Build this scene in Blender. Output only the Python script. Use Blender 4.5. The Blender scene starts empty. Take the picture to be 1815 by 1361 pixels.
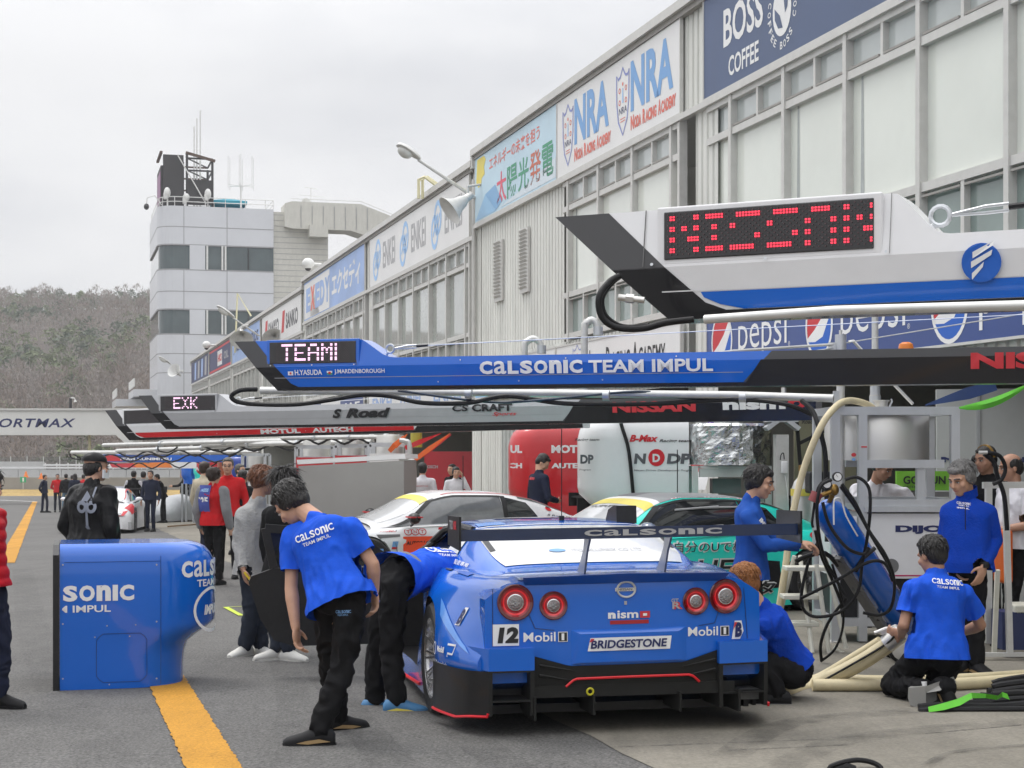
import bpy, bmesh, math, random
from math import sin, cos, pi, radians, sqrt, atan2, hypot
from mathutils import Vector, Matrix, noise as mnoise, Euler, Quaternion

random.seed(7)
C = bpy.context.scene.collection
SC = bpy.context.scene

# ------------------------------------------------------------------ camera
F = 2900.0; CX = 907.5; HZ = 798.0; CAMZ = 1.6; GK = 0.018; GY = 9.7
cam_d = bpy.data.cameras.new('camera'); cam = bpy.data.objects.new('camera', cam_d); C.objects.link(cam)
cam.location = (0, 0, CAMZ); cam.rotation_euler = (pi / 2, 0, 0)
cam_d.sensor_width = 36; cam_d.lens = F / 1815 * 36
cam_d.shift_y = (HZ - 680.5) / 1815
cam_d.clip_start = 0.1; cam_d.clip_end = 3000
SC.camera = cam

# ------------------------------------------------------------------ world: bright overcast sky
SUN_EL, SUN_AZ = radians(60), radians(309.7)
w = bpy.data.worlds.new('World'); SC.world = w; w.use_nodes = True
nt = w.node_tree; nt.nodes.clear()
wo = nt.nodes.new('ShaderNodeOutputWorld'); bg = nt.nodes.new('ShaderNodeBackground')
sky = nt.nodes.new('ShaderNodeTexSky'); sky.sky_type = 'NISHITA'; sky.sun_disc = False
sky.sun_elevation = SUN_EL; sky.sun_rotation = SUN_AZ; sky.dust_density = 4.0
tc = nt.nodes.new('ShaderNodeTexCoord'); sep = nt.nodes.new('ShaderNodeSeparateXYZ')
nt.links.new(tc.outputs['Generated'], sep.inputs[0])
# cloud deck: brighter overhead than at the horizon, with soft grey patches
mp = nt.nodes.new('ShaderNodeMapping'); mp.inputs['Scale'].default_value = (1.6, 1.6, 4.2)
nt.links.new(tc.outputs['Generated'], mp.inputs[0])
nz = nt.nodes.new('ShaderNodeTexNoise'); nz.inputs['Scale'].default_value = 2.3; nz.inputs['Detail'].default_value = 6; nz.inputs['Roughness'].default_value = .5
nt.links.new(mp.outputs[0], nz.inputs['Vector'])
rp = nt.nodes.new('ShaderNodeValToRGB'); rp.color_ramp.interpolation = 'EASE'
rp.color_ramp.elements[0].position = .32; rp.color_ramp.elements[0].color = (7.7, 7.8, 8.1, 1)
rp.color_ramp.elements[1].position = .66; rp.color_ramp.elements[1].color = (9.5, 9.5, 9.6, 1)
nt.links.new(nz.outputs['Fac'], rp.inputs[0])
mr = nt.nodes.new('ShaderNodeMapRange'); mr.inputs['From Min'].default_value = .22; mr.inputs['From Max'].default_value = 1
mr.inputs['To Min'].default_value = 1.0; mr.inputs['To Max'].default_value = 3.0
nt.links.new(sep.outputs['Z'], mr.inputs['Value'])
vm = nt.nodes.new('ShaderNodeVectorMath'); vm.operation = 'SCALE'
nt.links.new(rp.outputs[0], vm.inputs[0]); nt.links.new(mr.outputs[0], vm.inputs['Scale'])
mx = nt.nodes.new('ShaderNodeMix'); mx.data_type = 'RGBA'; mx.inputs[0].default_value = .93
nt.links.new(sky.outputs[0], mx.inputs[6]); nt.links.new(vm.outputs[0], mx.inputs[7])
nt.links.new(mx.outputs[2], bg.inputs['Color']); bg.inputs['Strength'].default_value = .1
nt.links.new(bg.outputs[0], wo.inputs[0])

sd = bpy.data.lights.new('sun', 'SUN'); sd.energy = 1.2; sd.angle = radians(20); sd.color = (1, .97, .93)
so = bpy.data.objects.new('sun', sd); C.objects.link(so)
# sun high ahead to the left, veiled by cloud
so.rotation_euler = (radians(90) - SUN_EL, 0, radians(-129.7))
SC.view_settings.view_transform = 'Standard'; SC.view_settings.look = 'None'
SC.view_settings.exposure = 0.0; SC.view_settings.gamma = 1.0
SC.view_settings.use_curve_mapping = False
SC.cycles.max_bounces = 6; SC.cycles.diffuse_bounces = 3; SC.cycles.glossy_bounces = 3; SC.cycles.transmission_bounces = 4
SC.cycles.use_denoising = True

# ------------------------------------------------------------------ coordinates
V = Vector
def gz(Y): return -GK * (Y - GY)                       # the pit lane falls gently away
def P(px, py, Y): return V(((px - CX) * Y / F, Y, CAMZ - (py - HZ) * Y / F))
def G(px, py):                                         # photo point lying on the ground
    Y = F * (CAMZ - GK * GY) / (py - HZ - F * GK)
    return V(((px - CX) * Y / F, Y, gz(Y)))
TH = math.atan(.279)
LD = V((-sin(TH), cos(TH), 0)); LN = V((-cos(TH), -sin(TH), 0)); F0 = V((9.51, 0, 0)); UP = V((0, 0, 1))
def W(u, v, z=None):                                   # u metres out from the facade, v along the lane
    p = F0 + LD * v + LN * u
    p.z = gz(p.y) if z is None else z
    return p
def facade_v(px):
    k = (px - CX) / F; Y = 9.51 / (k + .279); return Y / cos(TH)

# ------------------------------------------------------------------ materials
MATS = {}
def mat(name, col, rough=.5, metal=0., var=.12, vscale=6., bump=0., bscale=40., coat=0., spec=.5, emit=None, estr=1., dirt=0., flake=False, stretch=None):
    if name in MATS: return MATS[name]
    m = bpy.data.materials.new(name); m.use_nodes = True; n = m.node_tree; b = n.nodes['Principled BSDF']
    b.inputs['Roughness'].default_value = rough; b.inputs['Metallic'].default_value = metal
    b.inputs['Specular IOR Level'].default_value = spec
    if coat: b.inputs['Coat Weight'].default_value = coat; b.inputs['Coat Roughness'].default_value = .04
    t = n.nodes.new('ShaderNodeTexCoord'); src = t.outputs['Object']
    if stretch:
        q = n.nodes.new('ShaderNodeMapping'); q.inputs['Scale'].default_value = stretch
        n.links.new(src, q.inputs[0]); src = q.outputs[0]
    if var:
        z = n.nodes.new('ShaderNodeTexNoise'); z.inputs['Scale'].default_value = vscale; z.inputs['Detail'].default_value = 5; z.inputs['Roughness'].default_value = .65
        n.links.new(src, z.inputs['Vector'])
        r = n.nodes.new('ShaderNodeMapRange'); r.inputs['From Min'].default_value = .25; r.inputs['From Max'].default_value = .75
        r.inputs['To Min'].default_value = 1 - var; r.inputs['To Max'].default_value = 1 + var
        n.links.new(z.outputs['Fac'], r.inputs['Value'])
        c = n.nodes.new('ShaderNodeVectorMath'); c.operation = 'SCALE'; c.inputs[0].default_value = col[:3]
        n.links.new(r.outputs[0], c.inputs['Scale']); n.links.new(c.outputs[0], b.inputs['Base Color'])
        rr = n.nodes.new('ShaderNodeMapRange'); rr.inputs['To Min'].default_value = max(.02, rough * .8); rr.inputs['To Max'].default_value = min(1, rough * 1.2)
        n.links.new(z.outputs['Fac'], rr.inputs['Value']); n.links.new(rr.outputs[0], b.inputs['Roughness'])
    else:
        b.inputs['Base Color'].default_value = (*col[:3], 1)
    if bump:
        z2 = n.nodes.new('ShaderNodeTexNoise'); z2.inputs['Scale'].default_value = bscale; z2.inputs['Detail'].default_value = 4
        n.links.new(src, z2.inputs['Vector'])
        bp = n.nodes.new('ShaderNodeBump'); bp.inputs['Strength'].default_value = bump; bp.inputs['Distance'].default_value = .02
        n.links.new(z2.outputs['Fac'], bp.inputs['Height']); n.links.new(bp.outputs[0], b.inputs['Normal'])
    if emit:
        b.inputs['Emission Color'].default_value = (*emit, 1); b.inputs['Emission Strength'].default_value = estr
    MATS[name] = m; return m
def srgb(r, g, b):
    f = lambda c: (c / 255 / 12.92) if c <= 10 else ((c / 255 + .055) / 1.055) ** 2.4
    return (f(r), f(g), f(b))

# ------------------------------------------------------------------ mesh builder
ORG = {}
class MB:
    def __init__(s): s.v = []; s.f = []; s.m = []; s.sm = []; s.mats = []
    def mi(s, m):
        if m not in s.mats: s.mats.append(m)
        return s.mats.index(m)
    def add(s, vs, fs, m, smooth=False):
        o = len(s.v); k = s.mi(m)
        s.v += [V(p) for p in vs]
        for f in fs: s.f.append([i + o for i in f]); s.m.append(k); s.sm.append(smooth)
        return s
    def join(s, o):
        b = len(s.v); s.v += o.v; s.f += [[i + b for i in f] for f in o.f]; s.m += [s.mi(o.mats[k]) for k in o.m]; s.sm += o.sm; return s
    def quad(s, a, b, c, d, m): return s.add([a, b, c, d], [(0, 1, 2, 3)], m)
    def box(s, c, size, m, ax=None, bev=0):
        x, y, z = ax if ax else (V((1, 0, 0)), V((0, 1, 0)), UP)
        hx, hy, hz = size[0] / 2, size[1] / 2, size[2] / 2; c = V(c)
        if not bev:
            vs = [c + x * (i * hx) + y * (j * hy) + z * (k * hz) for i in (-1, 1) for j in (-1, 1) for k in (-1, 1)]
            return s.add(vs, [(0, 1, 3, 2), (4, 6, 7, 5), (0, 4, 5, 1), (2, 3, 7, 6), (0, 2, 6, 4), (1, 5, 7, 3)], m)
        bm = bmesh.new(); bmesh.ops.create_cube(bm, size=1)
        for q in bm.verts: q.co = V((q.co.x * hx * 2, q.co.y * hy * 2, q.co.z * hz * 2))
        bmesh.ops.bevel(bm, geom=bm.edges[:], offset=bev, segments=2, profile=.5, affect='EDGES')
        bm.verts.index_update()
        s.add([c + x * q.co.x + y * q.co.y + z * q.co.z for q in bm.verts], [[q.index for q in f.verts] for f in bm.faces], m)
        bm.free(); return s
    def bar(s, a, b, w, h, m, up=UP):                  # rectangular bar from a to b
        a, b = V(a), V(b); y = (b - a); L = y.length; y.normalize(); x = y.cross(up)
        if x.length < 1e-4: x = y.cross(V((1, 0, 0)))
        x.normalize(); z = x.cross(y)
        return s.box((a + b) / 2, (w, L, h), m, (x, y, z))
    def cyl(s, a, b, r0, m, r1=None, n=16, caps=True, smooth=True):
        a, b = V(a), V(b); r1 = r0 if r1 is None else r1; d = (b - a).normalized()
        x = d.orthogonal().normalized(); y = d.cross(x)
        ring = [x * cos(2 * pi * i / n) + y * sin(2 * pi * i / n) for i in range(n)]
        s.add([a + q * r0 for q in ring] + [b + q * r1 for q in ring], [(i, (i + 1) % n, n + (i + 1) % n, n + i) for i in range(n)], m, smooth)
        if caps:
            s.add([a + q * r0 for q in ring], [list(range(n))[::-1]], m); s.add([b + q * r1 for q in ring], [list(range(n))], m)
        return s
    def tube(s, pts, r, m, n=8, closed=False, sub=0):
        pts = [V(p) for p in pts]
        if sub:                                        # Catmull-Rom smoothing
            q = []; N = len(pts)
            for i in range(N if closed else N - 1):
                p0, p1, p2, p3 = (pts[(i - 1) % N] if (i or closed) else pts[0]), pts[i], pts[(i + 1) % N], (pts[(i + 2) % N] if (i + 2 < N or closed) else pts[-1])
                for j in range(sub):
                    t = j / sub; q.append(.5 * ((2 * p1) + (p2 - p0) * t + (2 * p0 - 5 * p1 + 4 * p2 - p3) * t * t + (3 * p1 - p0 - 3 * p2 + p3) * t ** 3))
            if not closed: q.append(pts[-1])
            pts = q
        N = len(pts); vs = []; prev = None
        for i, p in enumerate(pts):
            a = pts[(i - 1) % N] if (i or closed) else pts[0]; b = pts[(i + 1) % N] if (i < N - 1 or closed) else pts[-1]
            d = (b - a); d = d.normalized() if d.length > 1e-9 else UP.copy()
            x = d.orthogonal().normalized() if prev is None else (prev - d * prev.dot(d))
            x = x.normalized() if x.length > 1e-6 else d.orthogonal().normalized()
            prev = x; y = d.cross(x); rr = r[i] if isinstance(r, (list, tuple)) and len(r) == N else (r if not isinstance(r, (list, tuple)) else r[0])
            vs += [p + (x * cos(2 * pi * k / n) + y * sin(2 * pi * k / n)) * rr for k in range(n)]
        fs = [(i * n + k, i * n + (k + 1) % n, ((i + 1) % N) * n + (k + 1) % n, ((i + 1) % N) * n + k) for i in range(N if closed else N - 1) for k in range(n)]
        if not closed: fs += [list(range(n))[::-1], [(N - 1) * n + k for k in range(n)]]
        return s.add(vs, fs, m, True)
    def lathe(s, prof, c, axis, m, n=24, smooth=True, a0=0, a1=2 * pi):      # prof: [(r, h)]
        c = V(c); d = V(axis).normalized(); x = d.orthogonal().normalized(); y = d.cross(x); vs = []; K = len(prof)
        full = abs(a1 - a0 - 2 * pi) < 1e-6; nn = n if full else n + 1
        for i in range(nn):
            t = a0 + (a1 - a0) * i / n; q = x * cos(t) + y * sin(t)
            vs += [c + q * r + d * h for r, h in prof]
        fs = [(i * K + j, ((i + 1) % nn) * K + j, ((i + 1) % nn) * K + j + 1, i * K + j + 1) for i in range(n) for j in range(K - 1)]
        return s.add(vs, fs, m, smooth)
    def ell(s, c, rad, m, ax=None, n=12, k=8):
        x, y, z = ax if ax else (V((1, 0, 0)), V((0, 1, 0)), UP); c = V(c)
        vs = [c + z * rad[2]] + [c + (x * cos(2 * pi * j / n) * rad[0] + y * sin(2 * pi * j / n) * rad[1]) * sin(pi * i / k) + z * rad[2] * cos(pi * i / k) for i in range(1, k) for j in range(n)] + [c - z * rad[2]]
        fs = [(0, 1 + j, 1 + (j + 1) % n) for j in range(n)]
        fs += [(1 + (i - 1) * n + j, 1 + i * n + j, 1 + i * n + (j + 1) % n, 1 + (i - 1) * n + (j + 1) % n) for i in range(1, k - 1) for j in range(n)]
        L = len(vs) - 1; fs += [(L, 1 + (k - 2) * n + (j + 1) % n, 1 + (k - 2) * n + j) for j in range(n)]
        return s.add(vs, fs, m, True)
    def loft(s, rings, m, caps=True, smooth=True, closed=True):
        n = len(rings[0]); vs = [p for r in rings for p in r]; fs = []
        for i in range(len(rings) - 1):
            for j in range(n if closed else n - 1):
                fs.append((i * n + j, i * n + (j + 1) % n, (i + 1) * n + (j + 1) % n, (i + 1) * n + j))
        s.add(vs, fs, m, smooth)
        if caps: s.add(rings[0], [list(range(n))[::-1]], m); s.add(rings[-1], [list(range(n))], m)
        return s
    def prism(s, poly, o, x, y, depth, m, smooth=False):          # polygon (list of 2-D points) in plane o,x,y thickened by vector depth
        o, x, y, d = V(o), V(x), V(y), V(depth); n = len(poly)
        a = [o + x * p[0] + y * p[1] for p in poly]; b = [p + d for p in a]
        s.add(a + b, [(i, (i + 1) % n, n + (i + 1) % n, n + i) for i in range(n)], m, smooth)
        s.add(a, [list(range(n))[::-1]], m); return s.add(b, [list(range(n))], m)
    def flat(s, poly, fn, m):                                     # flat polygon through a mapping fn(x, y)
        return s.add([fn(*p) for p in poly], [list(range(len(poly)))], m)
    def text(s, txt, fn, w, h, m, bold=0., shear=0., space=1., x0=0., y0=0., keep=False, align='L'):
        vs, fs = glyphs(txt, bold, shear, space)
        if not vs: return s
        ax, bx = min(p[0] for p in vs), max(p[0] for p in vs); ay, by = min(p[1] for p in vs), max(p[1] for p in vs)
        sy = h / max(by - ay, 1e-6); sx = (w / max(bx - ax, 1e-6)) if w else sy
        return s.add([fn(x0 + (p[0] - ax) * sx, y0 + (p[1] - ay) * sy) for p in vs], fs, m)
    def build(s, name, parent=None, loc=None, label=None, cat=None, group=None, kind=None):
        me = bpy.data.meshes.new(name)
        if parent is not None: o3 = ORG.get(parent.name, V((0, 0, 0)))
        elif loc is not None: o3 = V(loc)
        else:
            xs = [p.x for p in s.v]; ys = [p.y for p in s.v]
            o3 = V(((min(xs) + max(xs)) / 2, (min(ys) + max(ys)) / 2, min(p.z for p in s.v)))
        me.from_pydata([(p - o3)[:] for p in s.v], [], s.f)
        for m in s.mats: me.materials.append(m)
        me.polygons.foreach_set('material_index', s.m); me.polygons.foreach_set('use_smooth', s.sm)
        me.update()
        if any(s.sm): me.set_sharp_from_angle(angle=radians(42))
        o = bpy.data.objects.new(name, me); C.objects.link(o)
        if parent is not None: o.parent = parent
        else: o.location = o3
        ORG[o.name] = o3
        tag(o, label, cat, group, kind); return o
def tag(o, label=None, cat=None, group=None, kind=None):
    if label: o['label'] = label
    if cat: o['category'] = cat
    if group: o['group'] = group
    if kind: o['kind'] = kind
    return o
def thing(name, loc, label, cat, group=None):
    o = bpy.data.objects.new(name, None); C.objects.link(o); o.location = loc; o.empty_display_size = .2
    ORG[o.name] = V(loc); return tag(o, label, cat, group)
def copy_tree(o, parent=None):
    c = o.copy(); C.objects.link(c)
    if parent: c.parent = parent; c.matrix_parent_inverse = o.matrix_parent_inverse
    for ch in list(o.children): copy_tree(ch, c)
    return c
GL = {}
def glyphs(txt, bold, shear, space):
    k = (txt, bold, shear, space)
    if k in GL: return GL[k]
    cu = bpy.data.curves.new('t', 'FONT'); cu.body = txt; cu.resolution_u = 3; cu.offset = bold; cu.shear = shear; cu.space_character = space
    o = bpy.data.objects.new('t', cu); C.objects.link(o)
    dg = bpy.context.evaluated_depsgraph_get(); me = bpy.data.meshes.new_from_object(o.evaluated_get(dg))
    r = ([tuple(p.co) for p in me.vertices], [list(p.vertices) for p in me.polygons])
    bpy.data.objects.remove(o); bpy.data.curves.remove(cu); bpy.data.meshes.remove(me)
    GL[k] = r; return r
def plane_fn(o, x, y):
    o, x, y = V(o), V(x), V(y)
    return lambda a, b: o + x * a + y * b
def mesh_of(mb, mods):                                            # run modifiers on a builder's mesh, give verts/faces back
    me = bpy.data.meshes.new('tmp'); me.from_pydata([p[:] for p in mb.v], [], mb.f); me.update()
    o = bpy.data.objects.new('tmp', me); C.objects.link(o)
    for t, kw in mods:
        md = o.modifiers.new(t, t)
        for a, b in kw.items(): setattr(md, a, b)
    dg = bpy.context.evaluated_depsgraph_get(); r = bpy.data.meshes.new_from_object(o.evaluated_get(dg))
    vs = [p.co.copy() for p in r.vertices]; fs = [list(p.vertices) for p in r.polygons]
    bpy.data.objects.remove(o); bpy.data.meshes.remove(me); bpy.data.meshes.remove(r)
    return vs, fs
# ================================================================== ground
def ground_mat(name, col, spk, sc, rough=.9, stain=.25, bump=.25):
    m = bpy.data.materials.new(name); m.use_nodes = True; n = m.node_tree; b = n.nodes['Principled BSDF']; L = n.links.new
    t = n.nodes.new('ShaderNodeTexCoord')
    def noi(scale, det, st=None):
        z = n.nodes.new('ShaderNodeTexNoise'); z.inputs['Scale'].default_value = scale; z.inputs['Detail'].default_value = det; z.inputs['Roughness'].default_value = .7
        if st:
            q = n.nodes.new('ShaderNodeMapping'); q.inputs['Scale'].default_value = st; q.inputs['Rotation'].default_value = (0, 0, -TH); L(t.outputs['Object'], q.inputs[0]); L(q.outputs[0], z.inputs['Vector'])
        else: L(t.outputs['Object'], z.inputs['Vector'])
        return z.outputs['Fac']
    def rng(s, a, c, lo=.3, hi=.7):
        r = n.nodes.new('ShaderNodeMapRange'); r.inputs['From Min'].default_value = lo; r.inputs['From Max'].default_value = hi
        r.inputs['To Min'].default_value = a; r.inputs['To Max'].default_value = c; L(s, r.inputs['Value']); return r.outputs[0]
    def mul(a, c):
        q = n.nodes.new('ShaderNodeMath'); q.operation = 'MULTIPLY'; L(a, q.inputs[0]); L(c, q.inputs[1]); return q.outputs[0]
    grain = noi(sc, 3); f = mul(rng(grain, 1 - spk, 1 + spk), rng(noi(.35, 6), 1 - stain, 1 + stain))
    f = mul(f, rng(noi(1.1, 5, (3.5, .22, 1)), 1 - stain * .6, 1 + stain * .5)); f = mul(f, rng(noi(7, 6), .94, 1.06)); f = mul(f, rng(noi(.9, 8, (1.2, .5, 1)), 1.0, 1 - stain * 1.1, .56, .70)); f = mul(f, rng(noi(16, 3), 1.0, .86, .60, .72))
    v = n.nodes.new('ShaderNodeVectorMath'); v.operation = 'SCALE'; v.inputs[0].default_value = col; L(f, v.inputs['Scale']); L(v.outputs[0], b.inputs['Base Color'])
    b.inputs['Roughness'].default_value = rough; b.inputs['Specular IOR Level'].default_value = .3
    bp = n.nodes.new('ShaderNodeBump'); bp.inputs['Strength'].default_value = bump; bp.inputs['Distance'].default_value = .006; L(grain, bp.inputs['Height']); L(bp.outputs[0], b.inputs['Normal'])
    return m
ASPH = ground_mat('asphalt', (.118, .115, .110), .62, 62, .85, .14, .8)
CONC = ground_mat('apron_concrete', (.212, .196, .163), .2, 46, .85, .2, .25)
SOIL = ground_mat('soil', (.12, .10, .07), .4, 3, .95)
DRYG = ground_mat('dry_turf', (.36, .25, .09), .35, 6, .95)
YEL = ground_mat('road_paint', (.46, .225, .025), .3, 70, .8, .22, .4)
WHP = ground_mat('road_paint_white', (.6, .6, .58), .16, 90, .7, .12, .3)

# one ground sheet: the lane, falling away, then level
def gnd(x, y): return -GK * (y - GY) if y < 140 else -GK * (140 - GY) - .002 * (y - 140)
mb = MB(); ys = [-60, -20, 0, 20, 60, 100, 140, 170, 220, 320, 600, 1400]; xs = [-900, -400, -200, -100, -50, 0, 50, 100, 300, 900]
mb.add([V((x, y, gnd(x, y))) for y in ys for x in xs], [(j * len(xs) + i, j * len(xs) + i + 1, (j + 1) * len(xs) + i + 1, (j + 1) * len(xs) + i) for j in range(len(ys) - 1) for i in range(len(xs) - 1)], ASPH)
mb.build('ground', loc=(0, 0, 0), kind='structure')
mb = MB(); rnd = random.Random(3); e = []
for i in range(220):
    v = -8 + i * .6; e.append(W(6.3 + rnd.uniform(-.03, .03), v) + UP * .004)
inn = [W(.02, -8 + i * .6) + UP * .004 for i in range(220)]
mb.add(e + inn, [(i, i + 1, 220 + i + 1, 220 + i) for i in range(219)], CONC)
mb.build('concrete_apron', loc=(0, 0, 0), kind='structure')
def strip(name, a, b, w, m, jag=.007, n=160, lift=.008):
    mb = MB(); d = (b - a); L = d.length; d.normalize(); s = V((-d.y, d.x, 0)); r = random.Random(11); A = []; B = []
    for i in range(n + 1):
        p = a + d * (L * i / n); q = p + s * (w / 2 + r.uniform(-jag, jag)); A.append(V((q.x, q.y, gz(q.y) + lift))); q = p - s * (w / 2 + r.uniform(-jag, jag)); B.append(V((q.x, q.y, gz(q.y) + lift)))
    mb.add(A + B, [(i, n + 1 + i, n + 2 + i, i + 1) for i in range(n)], m)
    return mb.build(name, loc=(a.x, a.y, gz(a.y)), kind='structure')
strip('yellow_line', W(8.42, 2.0), W(8.40, 15.2), .27, YEL, n=300)
strip('yellow_line', G(10, 998), G(62, 889), .30, YEL)
strip('white_line', G(-60, 884), G(63, 889), .35, WHP)
# seams and tyre-black streaks on the concrete apron, thin and flat
SEAM = mat('seam_tar', (.05, .05, .05), .8); TYRE_MK = mat('tyre_mark', (.13, .125, .115), .9, var=.3, vscale=3)
for i, (a, b, ww) in enumerate([(G(1060, 1327), G(1460, 1312), .006), (G(1640, 1302), G(1815, 1286), .007), (G(1290, 1332), G(1500, 1322), .006)]):
    strip('apron_seam', a, b, ww, SEAM, .003, 60, .007)
mb = MB()
LIME = mat('lime_tape', (.5, .62, .03), .5)
strip('lime_tape_mark', G(400, 1077), G(428, 1092), .06, LIME, .002, 4)
strip('lime_tape_mark', G(401, 1077), G(446, 1075), .04, LIME, .002, 4)

# ================================================================== pit building
WALL = mat('cladding_white', (.655, .66, .62), .45, var=.2, vscale=1.6, bump=.02, stretch=(1, 1, .18))
TRIM = mat('alu_trim', (.58, .575, .55), .45, metal=.1, var=.08)
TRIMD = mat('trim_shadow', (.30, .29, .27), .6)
BLIND = mat('blind_glass', (.70, .73, .67), .12, var=.06, vscale=.6, coat=.6)
DGLASS = mat('dark_glass', (.05, .065, .065), .05, var=.2, vscale=.8, coat=.5)
UGLASS = mat('upper_glass', (.46, .50, .49), .08, var=.12, vscale=.7, coat=.8)
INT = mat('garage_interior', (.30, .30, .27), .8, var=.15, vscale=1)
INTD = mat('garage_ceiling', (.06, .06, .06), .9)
def FW(v, z, u=0.0):
    p = F0 + LD * v + LN * u; p.z = z; return p
bld = thing('pit_building', W(0, 25, gz(20) - .1), 'long two storey white clad pit building with stepped roofline', 'building')
def corr(mb, v0, v1, z0, z1, m=WALL, u=0.0, pit=.2, dep=.03):
    n = max(1, int(round((v1 - v0) / pit))); st = (v1 - v0) / n; a = []; 
    for i in range(n):
        v = v0 + i * st; a += [(v, 0), (v + st * .62, 0), (v + st * .68, -dep), (v + st * .94, -dep)]
    a.append((v1, 0)); k = len(a)
    mb.add([FW(v, z0, u + d) for v, d in a] + [FW(v, z1, u + d) for v, d in a], [(i, k + i, k + i + 1, i + 1) for i in range(k - 1)], m)
def vbox(mb, v0, v1, z0, z1, u0, u1, m):
    mb.box(FW((v0 + v1) / 2, (z0 + z1) / 2, (u0 + u1) / 2), (v1 - v0, abs(u1 - u0), z1 - z0), m, (LD, LN, UP))
BL = [(-6, 38.36, 0), (38.36, 64.8, -.22), (64.8, 118.2, -.5)]
PIL = [11.0, 24.8, 38.36, 51.1, 64.8, 78., 91., 104.5, 118.2]
BAYS = [(-6, 11, 0), (11.5, 24.7, 0), (25.6, 38.1, 0), (38.75, 51.05, -.22), (51.8, 64.45, -.22), (65.2, 77.7, -.5), (78.4, 90.7, -.5), (91.4, 104.1, -.5), (104.9, 117.9, -.5)]
for i, (a, b, o) in enumerate(BL):
    mb = MB(); corr(mb, a, b, 6.66 + o, 8.24 + o)
    for j, (c, d, _) in enumerate(BAYS):
        if c >= a - .1 and d <= b + .1: corr(mb, c - .1, d + .1, 2.58 + o, 3.62 + o)
    # ends of a raised block, and the body behind
    for v in (a, b): mb.quad(FW(v, 2.5 + o), FW(v, 8.24 + o), FW(v, 8.24 + o, -9), FW(v, 2.5 + o, -9), WALL)
    mb.quad(FW(a, 8.24 + o, 0), FW(b, 8.24 + o, 0), FW(b, 8.24 + o, -9), FW(a, 8.24 + o, -9), TRIM)
    mb.build('wall', bld)
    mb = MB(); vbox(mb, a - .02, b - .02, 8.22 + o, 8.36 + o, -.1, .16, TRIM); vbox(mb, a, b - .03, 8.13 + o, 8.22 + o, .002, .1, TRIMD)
    vbox(mb, b - .1, b + .06, 7.95 + o, 8.22 + o, .04, .14, TRIM)
    vbox(mb, a, b, 6.58 + o, 6.67 + o, .0, .1, TRIM)
    mb.build('roof_edge', bld)
# wide blind wall beside the second bay, pillars
mb = MB(); corr(mb, 31.75, 38.36, gz(32) - .2, 6.66)
mb.build('wall', bld)
for p in PIL: mb = MB(); corr(mb, p - .05 - (.4 if p < 30 else .38), p + .75 - .38 if p > 38 else p + .4, gz(p) - .3, 6.6, u=.012); mb.build('pillar', bld)
mb = MB()
LVD = mat('louvre_recess', (.06, .06, .055), .8)
for v in (34.0, 36.0):
    vbox(mb, v, v + .62, 4.78, 6.08, .01, .06, TRIM); 
    for k in range(16): 
        z = 4.86 + k * .076; mb.add([FW(v + .06, z, .062), FW(v + .56, z, .062), FW(v + .56, z + .042, .1), FW(v + .06, z + .042, .1), FW(v + .06, z + .012, .062), FW(v + .56, z + .012, .062)], [(0, 1, 2, 3), (4, 3, 2, 5)], TRIM)
    vbox(mb, v + .04, v + .58, 4.82, 6.04, .012, .058, LVD)
    mb.build('louvre', bld); mb = MB()
# windows: one template window (frame > panes), copied along the facade
def window(v0, v1, o, dark=None, blindless=False):
    f = MB(); w2 = .05
    for z in (3.66, 4.42, 6.02): vbox(f, v0, v1, z + o, z + .1 + o, -.06, .05, TRIM)
    vbox(f, v0, v1, 6.5 + o, 6.58 + o, -.06, .05, TRIM)
    vbox(f, v0 - .035, v0 + .055, 3.6 + o, 6.6 + o, -.06, .07, TRIM)
    if v1 - v0 > 1:
        m = (v0 + v1) / 2; vbox(f, m - .035, m + .035, 3.76 + o, 4.42 + o, -.06, .045, TRIM); vbox(f, m - .03, m + .03, 6.12 + o, 6.5 + o, -.06, .045, TRIM)
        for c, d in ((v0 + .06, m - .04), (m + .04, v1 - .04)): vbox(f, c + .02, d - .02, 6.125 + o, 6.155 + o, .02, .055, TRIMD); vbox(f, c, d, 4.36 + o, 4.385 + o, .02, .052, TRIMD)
    fo = f.build('window', bld)
    p = MB(); fac = [dark or BLIND] * 3
    for (za, zb, mm, uu) in ((3.7, 4.45, DGLASS if not dark else dark, -.03), (4.5, 6.05, dark or BLIND, -.032), (6.1, 6.52, UGLASS, -.034)):
        p.quad(FW(v0, za + o, uu), FW(v0, zb + o, uu), FW(v1, zb + o, uu), FW(v1, za + o, uu), mm)
    if v1 - v0 > 1 and (mm := random.random()) < .7: g_ = v0 + (.12 if mm < .35 else v1 - v0 - .3); p.quad(FW(g_, 4.52 + o, -.029), FW(g_ + .02, 6.03 + o, -.029), FW(g_ + .07, 6.03 + o, -.029), FW(g_ + .09, 4.52 + o, -.029), GAPG)
    ORG['tmpw'] = ORG[bld.name]; ORG[fo.name] = ORG[bld.name]
    p.build('pane', fo)
    return fo
GAPG = mat('curtain_gap', (.34, .37, .36), .1, coat=.6)
LOWG = mat('lower_glass', (.22, .28, .26), .06, var=.2, vscale=.5, coat=.7)
CURT = mat('curtained_glass', (.33, .36, .33), .07, var=.25, vscale=.9, coat=.9)
_DG = DGLASS; DGLASS = LOWG
def winrow(v0, v1, n, o, edge=.4, dk=None):
    xs = [v0] + [v0 + edge + (v1 - v0 - 2 * edge) * i / n for i in range(n + 1)] + [v1]
    for i in range(len(xs) - 1): window(xs[i], xs[i + 1], o, dk)
winrow(25.75, 31.7, 3, 0, .35)
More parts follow.
